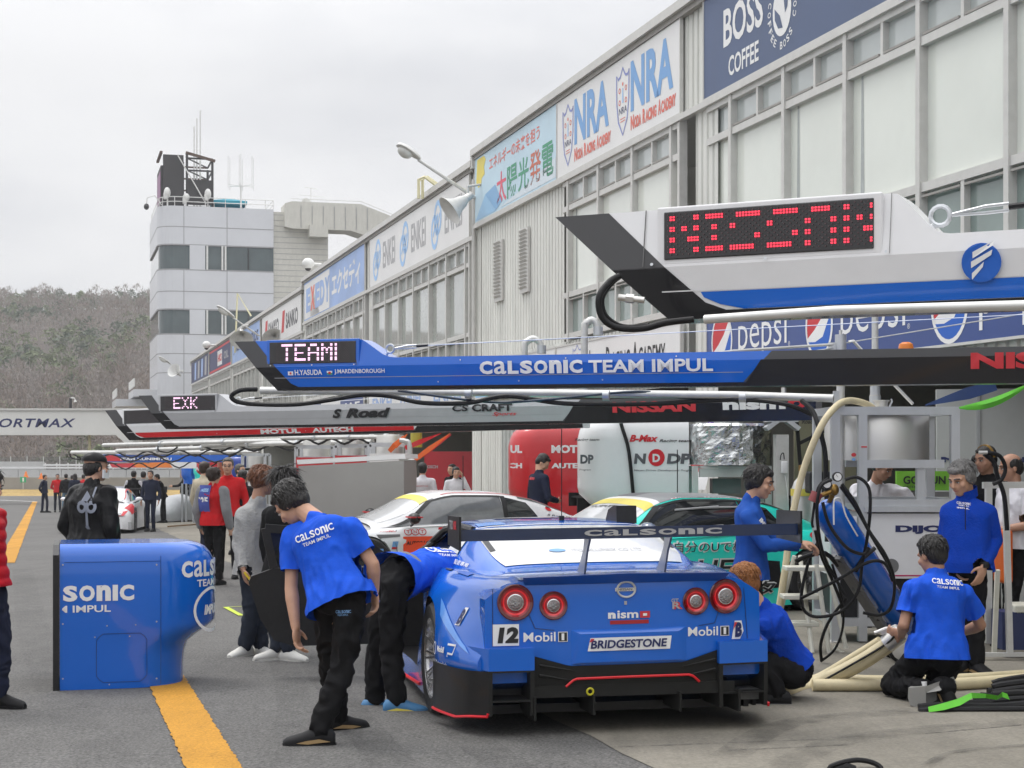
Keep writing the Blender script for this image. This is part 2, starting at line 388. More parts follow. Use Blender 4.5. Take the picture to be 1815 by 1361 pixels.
for v in [24.75 - .95, 22.06, 20.33, 18.6, 16.87, 15.14, 13.4, 11.67]: window(v - 1.72 if v < 23 else 22.06, v, 0)
window(23.8, 24.7, 0)
for a in (-5.5, -2, 1.6, 5.2, 8.8): window(a, a + 1.75, 0); window(a + 1.75, a + 3.5, 0)
winrow(38.8, 51.0, 6, -.22, .4, CURT); winrow(51.85, 64.4, 7, -.22, .35, CURT)
for c, d, o in BAYS[5:]: winrow(c, d, 7, o, .3, CURT)
# garage bays behind the pillars: floor, back wall, side walls, ceiling
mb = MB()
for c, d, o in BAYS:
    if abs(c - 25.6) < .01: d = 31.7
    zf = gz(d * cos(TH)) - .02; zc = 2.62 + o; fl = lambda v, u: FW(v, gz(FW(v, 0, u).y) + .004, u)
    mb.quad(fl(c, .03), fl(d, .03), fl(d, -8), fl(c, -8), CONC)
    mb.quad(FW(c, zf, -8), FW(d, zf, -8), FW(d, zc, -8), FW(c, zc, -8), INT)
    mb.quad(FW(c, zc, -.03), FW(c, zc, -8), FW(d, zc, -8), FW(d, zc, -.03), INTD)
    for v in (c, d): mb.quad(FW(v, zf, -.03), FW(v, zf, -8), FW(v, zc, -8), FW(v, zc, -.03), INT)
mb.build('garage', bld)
SHUT = mat('shutter_metal', (.42, .44, .42), .5, metal=.2)
mb = MB(); corr(mb, 34.6, 36.1, gz(35), 2.5, SHUT, .03, .3, .05); mb.build('shutter', bld)
mb = MB(); mb.tube([FW(38.3, 7.7, .08), FW(38.3, 2.5, .08)], .05, TRIM); mb.build('drainpipe', bld)

def tyre_streak(pts, w_, al):
    m = mat('tyre_streak_%d' % int(al * 100), (.03, .03, .03), .9, var=.2); n = m.node_tree; b = n.nodes['Principled BSDF']
    if not b.inputs['Alpha'].is_linked:
        t = n.nodes.new('ShaderNodeTexCoord'); z = n.nodes.new('ShaderNodeTexNoise'); z.inputs['Scale'].default_value = 5; z.inputs['Detail'].default_value = 6; r = n.nodes.new('ShaderNodeMapRange'); r.inputs['From Min'].default_value = .35; r.inputs['From Max'].default_value = .7; r.inputs['To Max'].default_value = al
        n.links.new(t.outputs['Object'], z.inputs['Vector']); n.links.new(z.outputs['Fac'], r.inputs['Value']); n.links.new(r.outputs[0], b.inputs['Alpha'])
    mb = MB(); A = []; B = []; N = len(pts) - 1; q = []
    for i in range(N * 8 + 1):
        k = min(i // 8, N - 1); t = i / 8 - k; p0, p1, p2, p3 = pts[max(k - 1, 0)], pts[k], pts[k + 1], pts[min(k + 2, N)]; q.append(.5 * ((2 * p1) + (p2 - p0) * t + (2 * p0 - 5 * p1 + 4 * p2 - p3) * t * t + (3 * p1 - p0 - 3 * p2 + p3) * t ** 3))
    for i, p in enumerate(q):
        d = (q[min(i + 1, len(q) - 1)] - q[max(i - 1, 0)]).normalized(); s = V((-d.y, d.x, 0)) * w_ / 2
        for L_, o in ((A, s), (B, -s)): c = p + o; L_.append(V((c.x, c.y, gz(c.y) + .012)))
    k = len(q); mb.add(A + B, [(i, k + i, k + i + 1, i + 1) for i in range(k - 1)], m); mb.build('tyre_streak', loc=(q[0].x, q[0].y, gz(q[0].y)), kind='structure')
for pts, w_, al in (([G(1290, 1345), G(1400, 1285), G(1620, 1262), G(1900, 1248)], .2, .30), ([G(1330, 1400), G(1480, 1320), G(1700, 1290), G(1950, 1275)], .2, .22), ([G(1640, 1361), G(1700, 1335), G(1850, 1322)], .06, .5), ([G(700, 1361), G(640, 1290), G(560, 1180), G(470, 1060), G(400, 960)], .24, .22), ([G(930, 1380), G(820, 1300), G(700, 1190), G(560, 1040)], .24, .2), ([G(200, 1361), G(120, 1250), G(60, 1120), G(40, 1010)], .3, .10), ([G(480, 1361), G(520, 1240), G(450, 1100), G(330, 960)], .22, .14)): tyre_streak(pts, w_, al)
# ================================================================== signboards on the facade
PW = mat('panel_white', (.74, .74, .735), .4, var=.05, vscale=.8, stretch=(1, 1, .3)); PBL = mat('panel_navy_faded', (.085, .12, .215), .55, var=.12, vscale=1.2, stretch=(1, 1, .4))
PEP = mat('panel_royal_blue', (.012, .048, .22), .35, var=.1, vscale=.9, coat=.3)
PSKY = mat('panel_sky_blue', (.50, .66, .76), .45, var=.1, vscale=.7); PXB = mat('panel_pale_blue', (.30, .42, .68), .5, var=.2, vscale=.5)
PDK = mat('panel_dark_navy', (.035, .045, .12), .5, var=.2)
INKS = {}
def ink(name, c, rough=.45): 
    return mat('ink_' + name, c, rough, var=.05, vscale=4)
SKB = ink('faded_blue', (.17, .36, .66)); CORAL = ink('coral', (.72, .16, .12)); GREY = ink('dark_grey', (.10, .10, .11)); NAVY = ink('navy', (.01, .018, .10)); WHT = ink('white', (.78, .78, .78)); RED = ink('red', (.62, .012, .022)); LBL = ink('light_blue', (.33, .55, .85)); BLK = ink('black', (.012, .012, .014)); GRN = ink('green', (.05, .30, .17)); YLW = ink('yellow', (.72, .60, .10)); FAINTN = ink('grey_violet', (.22, .26, .55)); PEPR = ink('signal_red', (.55, .03, .04)); PEPB = ink('mid_blue', (.01, .11, .50)); ORNG = ink('orange', (.75, .2, .02)); BRICK = ink('brick_red', (.55, .14, .08)); SILV = ink('silver_grey', (.38, .38, .39))
def sfn(v1, z0, u): return lambda a, b: FW(v1 - a, z0 + b, u)       # text runs from far (left) to near (right)
def board(name, v0, v1, z0, z1, m, label, draw=None, u=.075, th=.045):
    mb = MB(); vbox(mb, v0, v1, z0, z1, u - th, u, m)
    for a, b, c, d in ((v0 - .03, v0, z0 - .03, z1 + .03), (v1, v1 + .03, z0 - .03, z1 + .03), (v0, v1, z0 - .03, z0), (v0, v1, z1, z1 + .03)): vbox(mb, a, b, c, d, u - th, u + .012, TRIM)
    if draw: draw(mb, sfn(v1, z0, u + .004), v1 - v0, z1 - z0)
    return mb.build(name, label=label, cat='sign', loc=FW((v0 + v1) / 2, z0, 0))
def outline(mb, fn, pts, w, m, closed=True):
    n = len(pts); vs = []
    for i in range(n):
        a = V(pts[(i - 1) % n]) if (i or closed) else V(pts[0]); b = V(pts[(i + 1) % n]) if (i < n - 1 or closed) else V(pts[-1])
        d = (b - a); d = d.normalized() if d.length else V((1, 0)); nn = V((-d.y, d.x)) * w / 2; p = V(pts[i]); vs += [p + nn, p - nn]
    mb.add([fn(q.x, q.y) for q in vs], [(2 * i, 2 * i + 1, 2 * ((i + 1) % n) + 1, 2 * ((i + 1) % n)) for i in range(n if closed else n - 1)], m)
def disc(mb, fn, cx, cy, rx, ry, m, a0=0, a1=2 * pi, n=28): mb.flat([(cx + rx * cos(a0 + (a1 - a0) * i / n), cy + ry * sin(a0 + (a1 - a0) * i / n)) for i in range(n + (0 if abs(a1 - a0 - 2 * pi) < .01 else 1))], fn, m)
def ring(mb, fn, cx, cy, rx, ry, w, m, a0=0, a1=2 * pi, n=28):
    full = abs(a1 - a0 - 2 * pi) < .01; outline(mb, fn, [(cx + rx * cos(a0 + (a1 - a0) * i / n), cy + ry * sin(a0 + (a1 - a0) * i / n)) for i in range(n + (0 if full else 1))], w, m, full)
def shield(mb, fn, x, y, w, h, s=1):
    pts = [(0, .93), (.13, .86), (.3, .88), (.5, 1), (.7, .88), (.87, .86), (1, .93), (.98, .5), (.85, .22), (.5, 0), (.15, .22), (.02, .5)]
    outline(mb, fn, [(x + p * w, y + q * h) for p, q in pts], .045 * s, FAINTN)
    mb.text('NRA', fn, w * .62, h * .1, NAVY, .0, x0=x + w * .2, y0=y + h * .32)
    for p, q in ((.25, .5), (.75, .5), (.25, .68), (.75, .68)): ring(mb, fn, x + w * p, y + h * q, w * .07, h * .035, .02 * s, CORAL, n=10)
    mb.flat([(x + w * .45, y + h * .48), (x + w * .55, y + h * .48), (x + w * .53, y + h * .7), (x + w * .47, y + h * .7)], fn, LBL)
    disc(mb, fn, x + w * .5, y + h * .76, w * .05, h * .03, CORAL, n=8)
    for q in (.24, .2): mb.flat([(x + w * .3, y + h * q), (x + w * .7, y + h * q), (x + w * .7, y + h * (q + .012)), (x + w * .3, y + h * (q + .012))], fn, CORAL)
def d_nra(mb, fn, L, H):
    for x in (.36, 3.38):
        shield(mb, fn, x, H * .10, .62, H * .78)
        mb.text('NRA', fn, 1.92, H * .58, SKB, .035, x0=x + .7, y0=H * .31)
        mb.text('N', fn, L * .025, H * .165, CORAL, .05, x0=x + .7, y0=H * .1)
        mb.text('ODA', fn, L * .052, H * .135, CORAL, .05, x0=x + .7 + L * .027, y0=H * .1)
        mb.text('R', fn, L * .02, H * .165, CORAL, .05, x0=x + .7 + L * .09, y0=H * .1)
        mb.text('ACING', fn, L * .078, H * .135, CORAL, .05, x0=x + .7 + L * .112, y0=H * .1)
        mb.text('A', fn, L * .02, H * .165, CORAL, .05, x0=x + .7 + L * .202, y0=H * .1)
        mb.text('CADEMY', fn, L * .1, H * .135, CORAL, .05, x0=x + .7 + L * .224, y0=H * .1)
board('signboard', 25.68, 31.95, 6.70, 8.13, PW, 'white racing school signboard with two shields under the roof edge', d_nra)
def d_sun(mb, fn, L, H):
    for p in [(0, .55), (.0, 1)], : pass
    mb.flat([(.12, H * .62), (.2, H * .97), (.78, H * .97), (.95, H * .9), (.8, H * .8), (.86, H * .68), (.6, H * .64), (.55, H * .55), (.3, H * .52)], fn, YLW)
    mb.flat([(.05, .04), (.9, H * .36), (1.8, .03)], fn, ink('roof_blue', (.30, .52, .74)))
    mb.flat([(.9, H * .36), (1.75, H * .42), (2.3, H * .12), (1.8, .04)], fn, ink('pool_blue', (.22, .42, .66)))
    mb.flat([(2.0, .05), (L - .05, .05), (L - .05, H * .3), (L * .6, H * .12)], fn, ink('mist_white', (.62, .70, .76)))
    mb.text('エネルギーの未来を担う', fn, L * .62, H * .2, CORAL, .012, x0=L * .2, y0=H * .68)
    for i, (ch, c) in enumerate(zip('太陽光発電', (ink('rose', (.7, .1, .16)), GRN, GRN, BRICK, GRN))):
        mb.text(ch, fn, L * .125, H * .46, c, .014, x0=L * (.3 + .136 * i), y0=H * .1)
board('signboard', 31.99, 38.2, 6.70, 8.13, PSKY, 'pale blue solar power signboard with green and red characters', d_sun)
def d_boss(mb, fn, L, H):
    mb.text('BOSS', fn, 1.34, .54, WHT, .02, x0=.72, y0=.57); mb.text('COFFEE', fn, 1.02, .28, WHT, .02, x0=.9, y0=.13)
    cx, cy = 2.65, .62
    disc(mb, fn, cx, cy, .28, .34, WHT); 
    f2 = lambda a, b: fn(a, b) + LN * .003
    mb.flat([(cx - .22, cy + .06), (cx - .06, cy - .06), (cx + .03, cy - .24), (cx - .11, cy - .22), (cx - .21, cy - .09)], f2, PBL); mb.flat([(cx + .06, cy + .12), (cx + .2, cy + .17), (cx + .17, cy), (cx + .1, cy - .06)], f2, PBL)
    t = 'COFFEE BOSS COFFEE BOSS '
    for i, ch in enumerate(t):
        if ch == ' ': continue
        a = pi * .9 + 2 * pi * i / len(t); o = (cx + .39 * cos(a), cy + .46 * sin(a))
        mb.text(ch, lambda p, q, a=a, o=o: fn(o[0] + p * -sin(a) * 1 + q * -cos(a), o[1] + p * cos(a) - q * sin(a)), .075, .1, WHT, .02, x0=-.037, y0=-.05)
board('signboard', 11.6, 24.72, 6.70, 8.75, PBL, 'large faded navy coffee signboard with round emblem above tall windows', d_boss)
def d_enk(mb, fn, L, H):
    for i in range(3):
        x = .55 + i * (L - .6) / 3
        for r in (0, 1):
            ring(mb, fn, x + .42 + r * .34, H * (.38 + .22 * r), .34, H * .26, .13, LBL, n=22)
            outline(mb, fn, [(x + .25 + r * .3, H * .32), (x + .75 + r * .22, H * .66)], .1, LBL, False)
        mb.text('ENKEI', fn, 1.75, H * .52, SILV, .015, x0=x + 1.5, y0=H * .25)
board('signboard', 38.75, 51.0, 6.48, 7.91, PW, 'white wheel maker signboard with three pale blue loop emblems', d_enk)
def d_exe(mb, fn, L, H):
    mb.flat([(.05, .05), (L * .3, .05), (0.05 + L * .12, H * .95), (.05, H * .95)], fn, PW); mb.flat([(L * .12, .04), (L * .47, .04), (L * .47, H * .96), (L * .12, H * .96)], fn, PW)
    f2 = lambda a, b: fn(a, b) + LN * .004
    for i, (c, k) in enumerate(zip('EXEDY', (PXB, CORAL, PXB, PXB, PXB))): mb.text(c, f2, L * .082, H * .62, k, .06, x0=L * (.04 + .088 * i), y0=H * .19)
    mb.text('エクセディ', fn, L * .43, H * .6, PW, .035, x0=L * .51, y0=H * .22)
board('signboard', 51.85, 64.4, 6.48, 7.91, PXB, 'pale blue signboard half white with large Japanese lettering', d_exe)
def d_san(mb, fn, L, H):
    for i in range(2):
        mb.flat([(L * (.08 + .46 * i), H * .2), (L * (.14 + .46 * i), H * .2), (L * (.17 + .46 * i), H * .82), (L * (.11 + .46 * i), H * .82)], fn, PEPR); mb.text('SANKO', fn, L * .28, H * .46, GREY, .04, x0=L * (.19 + .46 * i), y0=H * .25)
board('signboard', 65.25, 77.6, 6.2, 7.63, PW, 'white far signboard with red bars and grey lettering', d_san)
def d_jun(mb, fn, L, H):
    for i in range(2): mb.text('JUBIRIDE', fn, L * .42, H * .45, NAVY, .04, x0=L * (.05 + .48 * i), y0=H * .28)
board('signboard', 78.4, 90.6, 6.2, 7.63, PXB, 'grey blue far signboard with dark slanted lettering', d_jun)
def d_hks(mb, fn, L, H):
    for y in (.03, .88): mb.flat([(.04, H * y), (L - .04, H * y), (L - .04, H * (y + .09)), (.04, H * (y + .09))], fn, PEPR)
    mb.flat([(L * .4, H * .2), (L * .62, H * .2), (L * .62, H * .8), (L * .4, H * .8)], fn, PW); mb.text('HKS', lambda a, b: fn(a, b) + LN * .004, L * .18, H * .3, PEPR, .04, x0=L * .42, y0=H * .35); mb.text('OIL', fn, L * .2, H * .3, SILV, .03, x0=L * .7, y0=H * .35)
board('signboard', 91.4, 104.0, 6.2, 7.63, PDK, 'dark navy far signboard edged with red stripes', d_hks)
def d_last(mb, fn, L, H):
    for i in range(4): mb.flat([(L * (.2 + .2 * i), H * .1), (L * (.3 + .2 * i), H * .1), (L * (.32 + .2 * i), H * .9), (L * (.22 + .2 * i), H * .9)], fn, SILV if i % 2 else PXB)
board('signboard', 104.9, 117.9, 6.2, 7.63, PDK, 'farthest navy signboard with pale blurred pictures at the building end', d_last)
# lower fascia boards
def globe(mb, fn, x, y, r, ry):
    ring(mb, fn, x, y, r * 1.03, ry * 1.03, .05, WHT); top = [(x - r * .97 + 0, y)]
    A = [(x + r * cos(t), y + ry * sin(t)) for t in [pi * (1.12 - k * .82 / 12) for k in range(13)]]
    w1 = [(x + r * .72, y + ry * .7), (x + r * .2, y + ry * .22), (x - r * .35, y - ry * .12), (x - r * .92, y - ry * .38)]
    mb.flat(A + w1, fn, PEPR)
    w2 = [(x - r * .86, y - ry * .5), (x - r * .3, y - ry * .52), (x + r * .3, y - ry * .38), (x + r * .93, y + ry * .33)]
    B = [(x + r * .97 * cos(t), y + ry * .97 * sin(t)) for t in [.36 - k * (pi * .93) / 12 for k in range(13)]]
    mb.flat(w1[::-1] + [(x + r * .85, y + ry * .5)] + w2[::-1] if False else [w1[3], w1[2], w1[1], w1[0], (x + r * .86, y + ry * .5), w2[3], w2[2], w2[1], w2[0]], fn, WHT)
    mb.flat(B + w2, fn, PEPB)
def d_pep(mb, fn, L, H):
    for i in range(4):
        x = .55 + i * 3.05; globe(mb, fn, x, H * .5, .34, .385)
        mb.text('pepsi', fn, 1.55, .62, WHT, -.006, x0=x + .58, y0=.1); mb.text('®', fn, .06, .06, WHT, 0, x0=x + 2.17, y0=.22)
board('signboard', 11.8, 24.55, 2.72, 3.56, PEP, 'royal blue drinks fascia board with round red white and blue emblems', d_pep, u=.1)
def d_nod(mb, fn, L, H):
    x = L - 5.3; shield(mb, fn, x, .06, .5, .72, .5)
    for t, w_, x0, hh in (('N', .3, .75, .44), ('ODA', .78, 1.12, .34), ('R', .28, 2.1, .44), ('ACING', 1.12, 2.45, .34), ('A', .3, 3.72, .44), ('CADEMY', 1.45, 4.08, .34)): mb.text(t, fn, w_ * .82, hh, BLK, .012, x0=x + (x0 - .75) * .82 + .75, y0=.2)
board('signboard', 25.6, 31.9, 2.72, 3.52, PW, 'long white fascia board with small shield and black capitals', d_nod, u=.1)
def d_tent(mb, fn, L, H):
    mb.flat([(.05, .05), (1.9, .05), (1.9, H - .05), (.05, H - .05)], fn, LBL); mb.text('TENT', fn, 2.2, .36, BLK, .03, x0=3.6, y0=.2); mb.flat([(2.6, .2), (3.2, .2), (2.9, .6)], fn, LBL)
board('signboard', 32.0, 38.1, 2.72, 3.52, PW, 'white and light blue fascia board next to black lettered one', d_tent, u=.1)
def d_low(cols, words):
    def d(mb, fn, L, H):
        for i, (c, t) in enumerate(zip(cols, words)):
            x = L * i / len(cols); mb.flat([(x + .03, .03), (x + L / len(cols) - .03, .03), (x + L / len(cols) - .03, H - .03), (x + .03, H - .03)], fn, c); mb.text(t, lambda a, b: fn(a, b) + LN * .004, L / len(cols) * .7, H * .45, WHT if c in (PEP, PDK) else PXB, .03, x0=x + L / len(cols) * .15, y0=H * .25)
    return d
board('signboard', 38.8, 51.0, 2.6, 3.35, PW, 'white low fascia board with rows of blue logos', d_low((PW, PW, PW), ('ENKEI', 'FUNEL', 'ENKEI')), u=.1)
board('signboard', 51.9, 64.4, 2.6, 3.35, PEP, 'blue and white low fascia board far along the garages', d_low((PEP, PW, PEP), ('EXEDY', 'EXEDY', 'JAF')), u=.1)
# ================================================================== control tower
TW = mat('tower_panel', (.60, .61, .635), .35, metal=.25, var=.05, vscale=.5); TWB = mat('tower_beige', (.55, .54, .49), .6, var=.08, stretch=(1, 1, .3)); TGL = mat('tower_glass', (.075, .10, .105), .06, var=.3, vscale=.4, coat=.6); SEAMG = mat('panel_seam', (.30, .30, .31), .6); DRK = mat('dark_steel', (.035, .033, .035), .6); RUST = mat('rusty_steel', (.11, .075, .06), .8); WHM = mat('white_metal', (.66, .66, .64), .45)
TC = V(((280 - CX) * 122 / F, 122, 0)); TR = V((cos(TH), sin(TH), 0)); TL = LD
tw = thing('control_tower', V((TC.x + 6, TC.y + 5, gz(118))), 'silver control tower with rounded corner and dark window bands', 'tower')
def TP(s, d, z): p = TC + TR * s + TL * d; p.z = z; return p      # s across the front, d into depth
def zt(y): return CAMZ + (HZ - y) * 122 / F
def tower_ring(z, r=1.35, out=0, Wd=8.6, Dp=11, n=8):
    pts = [TP(Wd, -out, z), ]
    for i in range(n + 1):
        a = pi / 2 * i / n; pts.append(TP(r - out * 0 - (r + out) * sin(a), r - (r + out) * cos(a), z))
    pts += [TP(-out, Dp, z), TP(Wd, Dp, z)]
    return pts
ztop, w1a, w1b, w2a, w2b, zbot = zt(363), zt(432), zt(476), zt(547), zt(591), zt(700)
mb = MB()
for za, zb in ((w1a, ztop), (w2a, w1b), (zbot, w2b)): mb.loft([tower_ring(za), tower_ring(zb)], TW, smooth=False)
mb.build('wall', tw)
mb = MB()
for za, zb in ((w1b, w1a), (w2b, w2a)): mb.loft([tower_ring(za, out=-.10), tower_ring(zb, out=-.10)], TGL, smooth=False)
for za, zb in ((w1b, w1a), (w2b, w2a)):
    mb.box(TP(2.9, .06, (za + zb) / 2), (1.15, .16, zb - za - .02), TW, (TR, TL, UP)); 
    for s_ in (3.62, 4.75, 4.98): mb.box(TP(s_, .02, (za + zb) / 2), (.13, .2, zb - za - .04), WHM, (TR, TL, UP))
    mb.box(TP(6.7, .05, (za + zb) / 2), (.06, .1, zb - za - .02), DRK, (TR, TL, UP))
    for zz in (za, zb): mb.loft([tower_ring(zz - .05, out=.01), tower_ring(zz + .05, out=.01)], SEAMG, smooth=False)
mb.build('window_band', tw)
mb = MB()                                                        # panel joints
for z in (zt(400), zt(515), zt(626), zt(660)): mb.loft([tower_ring(z - .03, out=.012), tower_ring(z + .03, out=.012)], SEAMG, smooth=False)
for za, zb in ((w1a, ztop), (w2a, w1b), (zbot, w2b)):
    for s in (1.9, 5.1): mb.box(TP(s, 0, (za + zb) / 2), (.05, .03, zb - za), SEAMG, (TR, TL, UP))
mb.build('panel_joint', tw)
mb = MB(); mb.box(TP(10.7, 4.2, (zt(365) + gz(120)) / 2), (4.2, 8, zt(368) - gz(120)), TWB, (TR, TL, UP))
for k in range(26): mb.box(TP(10.7, .195, zt(372) - k * .42), (4.15, .02, .03), SEAMG, (TR, TL, UP))
mb.build('stair_wing', tw)
mb = MB(); mb.box(TP(5, 5.5, (zbot + gz(122)) / 2 - .01), (5.4, 8, zbot - gz(122)), mat('tower_base', (.28, .28, .28), .8), (TR, TL, UP)); mb.cyl(TP(2.7, 1.0, gz(122)), TP(2.7, 1.0, zbot), .3, TWB); mb.build('base', tw)
mb = MB()                                                        # stepped balconies on the track side
for k, (z, o, dd) in enumerate(((zt(700), 1.2, 0), (zt(716), 2.4, 2.5))):
    mb.box(TP(-o / 2, 6 + dd, z + .2), (o + 1, 9, .55), TW, (TR, TL, UP)); mb.box(TP(-o - .45, 6 + dd, z + 1.0), (.08, 9, .6), WHM, (TR, TL, UP))
mb.build('balcony', tw)
mb = MB()
for h in (.35, .7): mb.tube([p + UP * h for p in tower_ring(ztop, out=-.15, r=1.5)], .035, WHM, 5, True)
for p in tower_ring(ztop, out=-.15, r=1.5)[::2]: mb.cyl(p, p + UP * .7, .03, WHM, n=5)
for i in range(5): p = TP(2 + 1.5 * i, .2, ztop); mb.cyl(p, p + UP * .7, .03, WHM, n=5)
mb.build('railing', tw)
# enclosed stair bridge from the tower to the roof
mb = MB(); yb = 3.0
pr = [(9.4, zt(372)), (15.2, zt(372)), (19.5, zt(412)), (19.5, zt(385)), (15.2, zt(349)), (9.9, zt(349)), (9.4, zt(353))]
mb.prism(pr[:1] + [(9.4, zt(395)), (10, zt(398)), (14.4, zt(398)), (15.4, zt(405)), (19.2, zt(440))] + pr[3:], TP(0, -.6, 0), TR, UP, TL * 2.4, TWB)
for k in range(7): mb.box(TP(10.6 + k * .85, -.62, zt(376)), (.04, .03, 1.7), SEAMG, (TR, TL, UP))
mb.tube([TP(9.9, -.55, zt(344)), TP(15.2, -.55, zt(344)), TP(19.5, -.55, zt(381))], .03, WHM, 5)
mb.box(TP(11.9, -.5, zt(402)), (1.4, 1.2, .9), TWB, (TR, TL, UP))
mb.build('stair_bridge', tw)
# screen on the roof, its steel rack seen from the side
PURP = mat('screen_image', (.12, .04, .10), .4, var=.9, vscale=1.2, emit=(.25, .04, .2), estr=.25)
sc = thing('roof_screen', TP(2, 3, ztop), 'black framed video screen on open steel rack on tower roof', 'screen')
zS, zs2 = zt(264), zt(283)
mb = MB(); mb.box(TP(1.2, 1.2, (ztop + zS) / 2 - .1), (1.5, .5, zS - ztop - .2), DRK, (TR, TL, UP)); mb.box(TP(.42, 3.4, (ztop + zS) / 2 - .5), (.3, 4.4, zS - ztop - 1), DRK, (TR, TL, UP)); mb.build('housing', sc)
mb = MB(); mb.box(TP(.26, 3.4, (ztop + zS) / 2 - .5), (.02, 4.0, zS - ztop - 1.8), PURP, (TR, TL, UP)); mb.build('display', sc)
mb = MB()
for s in (2.2, 4.1): 
    for d in (1, 5): mb.bar(TP(s, d, ztop), TP(s, d, zS - (s - 2.2) * .3), .16, .16, DRK)
for k in range(5):
    z = ztop + .1 + k * (zS - ztop - .5) / 4
    mb.bar(TP(2.2, 1, z), TP(4.1, 1, z), .12, .12, DRK); mb.bar(TP(4.1, 1, z), TP(4.1, 5, z), .1, .1, DRK); mb.bar(TP(2.2, 5, z), TP(4.1, 5, z), .12, .12, RUST); mb.bar(TP(2.2, 1, z), TP(4.1, 5, z), .08, .08, DRK)
mb.bar(TP(2.1, .9, zS), TP(4.3, .9, zS - .55), .16, .2, RUST); mb.bar(TP(.3, 1, zS - .02), TP(.3, 5.5, zS - .02), .2, .16, RUST); mb.box(TP(3.1, 1.0, ztop + 1.2), (1.9, .1, 1.9), DRK, (TR, TL, UP))
mb.cyl(TP(1.5, .6, zS - .3), TP(3.6, .6, ztop + .3), .05, WHM, n=6); mb.build('rack', sc)
for k, (px, yy) in enumerate(((340.5, 207), (345.5, 192), (351.5, 177))):
    s = (px - 280) * 122 / F + .35; mb = MB(); p = TP(s, 3, ztop); q = TP(s, 3, zt(yy)); mb.cyl(p, q, .055, WHM, n=6); mb.cyl(p, p + (q - p) * .5, .075, WHM, n=6)
    mb.build('whip_antenna', label=('shortest', 'middle height', 'tallest')[k] + ' of three slim whip antennas beside the roof screen', cat='antenna', group='whip antennas on the tower')
mb = MB(); c = TP(5.5, 3, ztop); TEAL = mat('teal_canvas', (.02, .27, .36), .7)
mb.add([c + TR * a + TL * b + UP * .55 for a, b in ((-1.3, -1.3), (1.3, -1.3), (1.3, 1.3), (-1.3, 1.3))] + [c + UP * 1.15] + [c + TR * a + TL * b + UP * .8 for a, b in ((-1.3, -1.3), (1.3, -1.3), (1.3, 1.3), (-1.3, 1.3))], [(5, 6, 4), (6, 7, 4), (7, 8, 4), (8, 5, 4), (0, 1, 6, 5), (1, 2, 7, 6), (2, 3, 8, 7), (3, 0, 5, 8)], TEAL)
for a, b in ((-1.2, -1.2), (1.2, -1.2), (1.2, 1.2), (-1.2, 1.2)): mb.cyl(c + TR * a + TL * b, c + TR * a + TL * b + UP * .7, .04, WHM, n=6)
mb.build('tent', label='small teal canopy tent on the tower roof', cat='tent')
mb = MB(); c = TP(6.3, 1.5, ztop); mb.cyl(c, c + UP * 2.0, .07, WHM, n=6)
for k in range(6):
    a = 2 * pi * k / 6 + .3; e = c + TR * (2.0 * cos(a) / 2 * 1.9) * .55 + TL * sin(a) * 1.0 + UP * 1.95; mb.cyl(c + UP * 1.9, e, .025, WHM, n=5); mb.cyl(e - UP * .3, e + UP * 2.2, .022, WHM, n=5)
mb.cyl(c + UP * 1.9, c + UP * 4.4, .03, WHM, n=5); mb.build('array_antenna', label='spreading aerial of upright rods behind the teal tent', cat='antenna')
mb = MB(); c = TP(11.6, 1, zt(350)); mb.cyl(c, c + UP * 1.4, .03, WHM, n=5); mb.cyl(c + UP * 1.4 - TR * .5, c + UP * 1.3 + TR * .5, .025, WHM, n=5)
for k in range(4): q = c + UP * (1.39 - .03 * k) + TR * (-.45 + .3 * k); mb.cyl(q - TL * .3 - UP * .1, q + TL * .3 + UP * .1, .015, WHM, n=4)
mb.cyl(c + UP * .8 - TR * .9, c + UP * .7 + TR * 1.1, .02, WHM, n=5); mb.lathe([(0, 0), (.2, .03), (.36, .14)], c + UP * .2 - TR * .4, -TL, WHM, 14); mb.build('tv_antenna', label='thin TV aerial and small dish above the stair bridge', cat='antenna')
for k, (s, d) in enumerate(((1.0, .4), (2.4, .35), (4.0, .3))):
    mb = MB(); c = TP(s - .3, d, ztop + .5 + .3 * (k != 1)); mb.cyl(TP(s - .3, d, ztop), c, .04, WHM, n=5); mb.ell(c + UP * .2, (.26, .3, .42 - .1 * (k == 1)), WHM, n=8, k=6); mb.box(c - UP * .05 - TR * .12, (.3, .4, .5), WHM, (TR, TL, UP), bev=.06)
    mb.build('floodlight', label=('white hooded floodlight at the rounded corner of tower roof', 'smaller white floodlight in front of the screen rack base', 'white hooded floodlight below the open rack')[k], cat='floodlight')
mb = MB(); c = TP(-.5, 1, ztop); mb.tube([TP(.3, .6, ztop + .1), TP(-.2, .7, ztop + .8), TP(-.75, .8, ztop + .6), TP(-.8, .8, ztop + .1)], .04, WHM, 6); mb.ell(TP(-.8, .8, ztop - .05), (.2, .2, .24), DRK); mb.build('dome_camera', label='dark dome camera hanging off the tower roof corner', cat='camera')

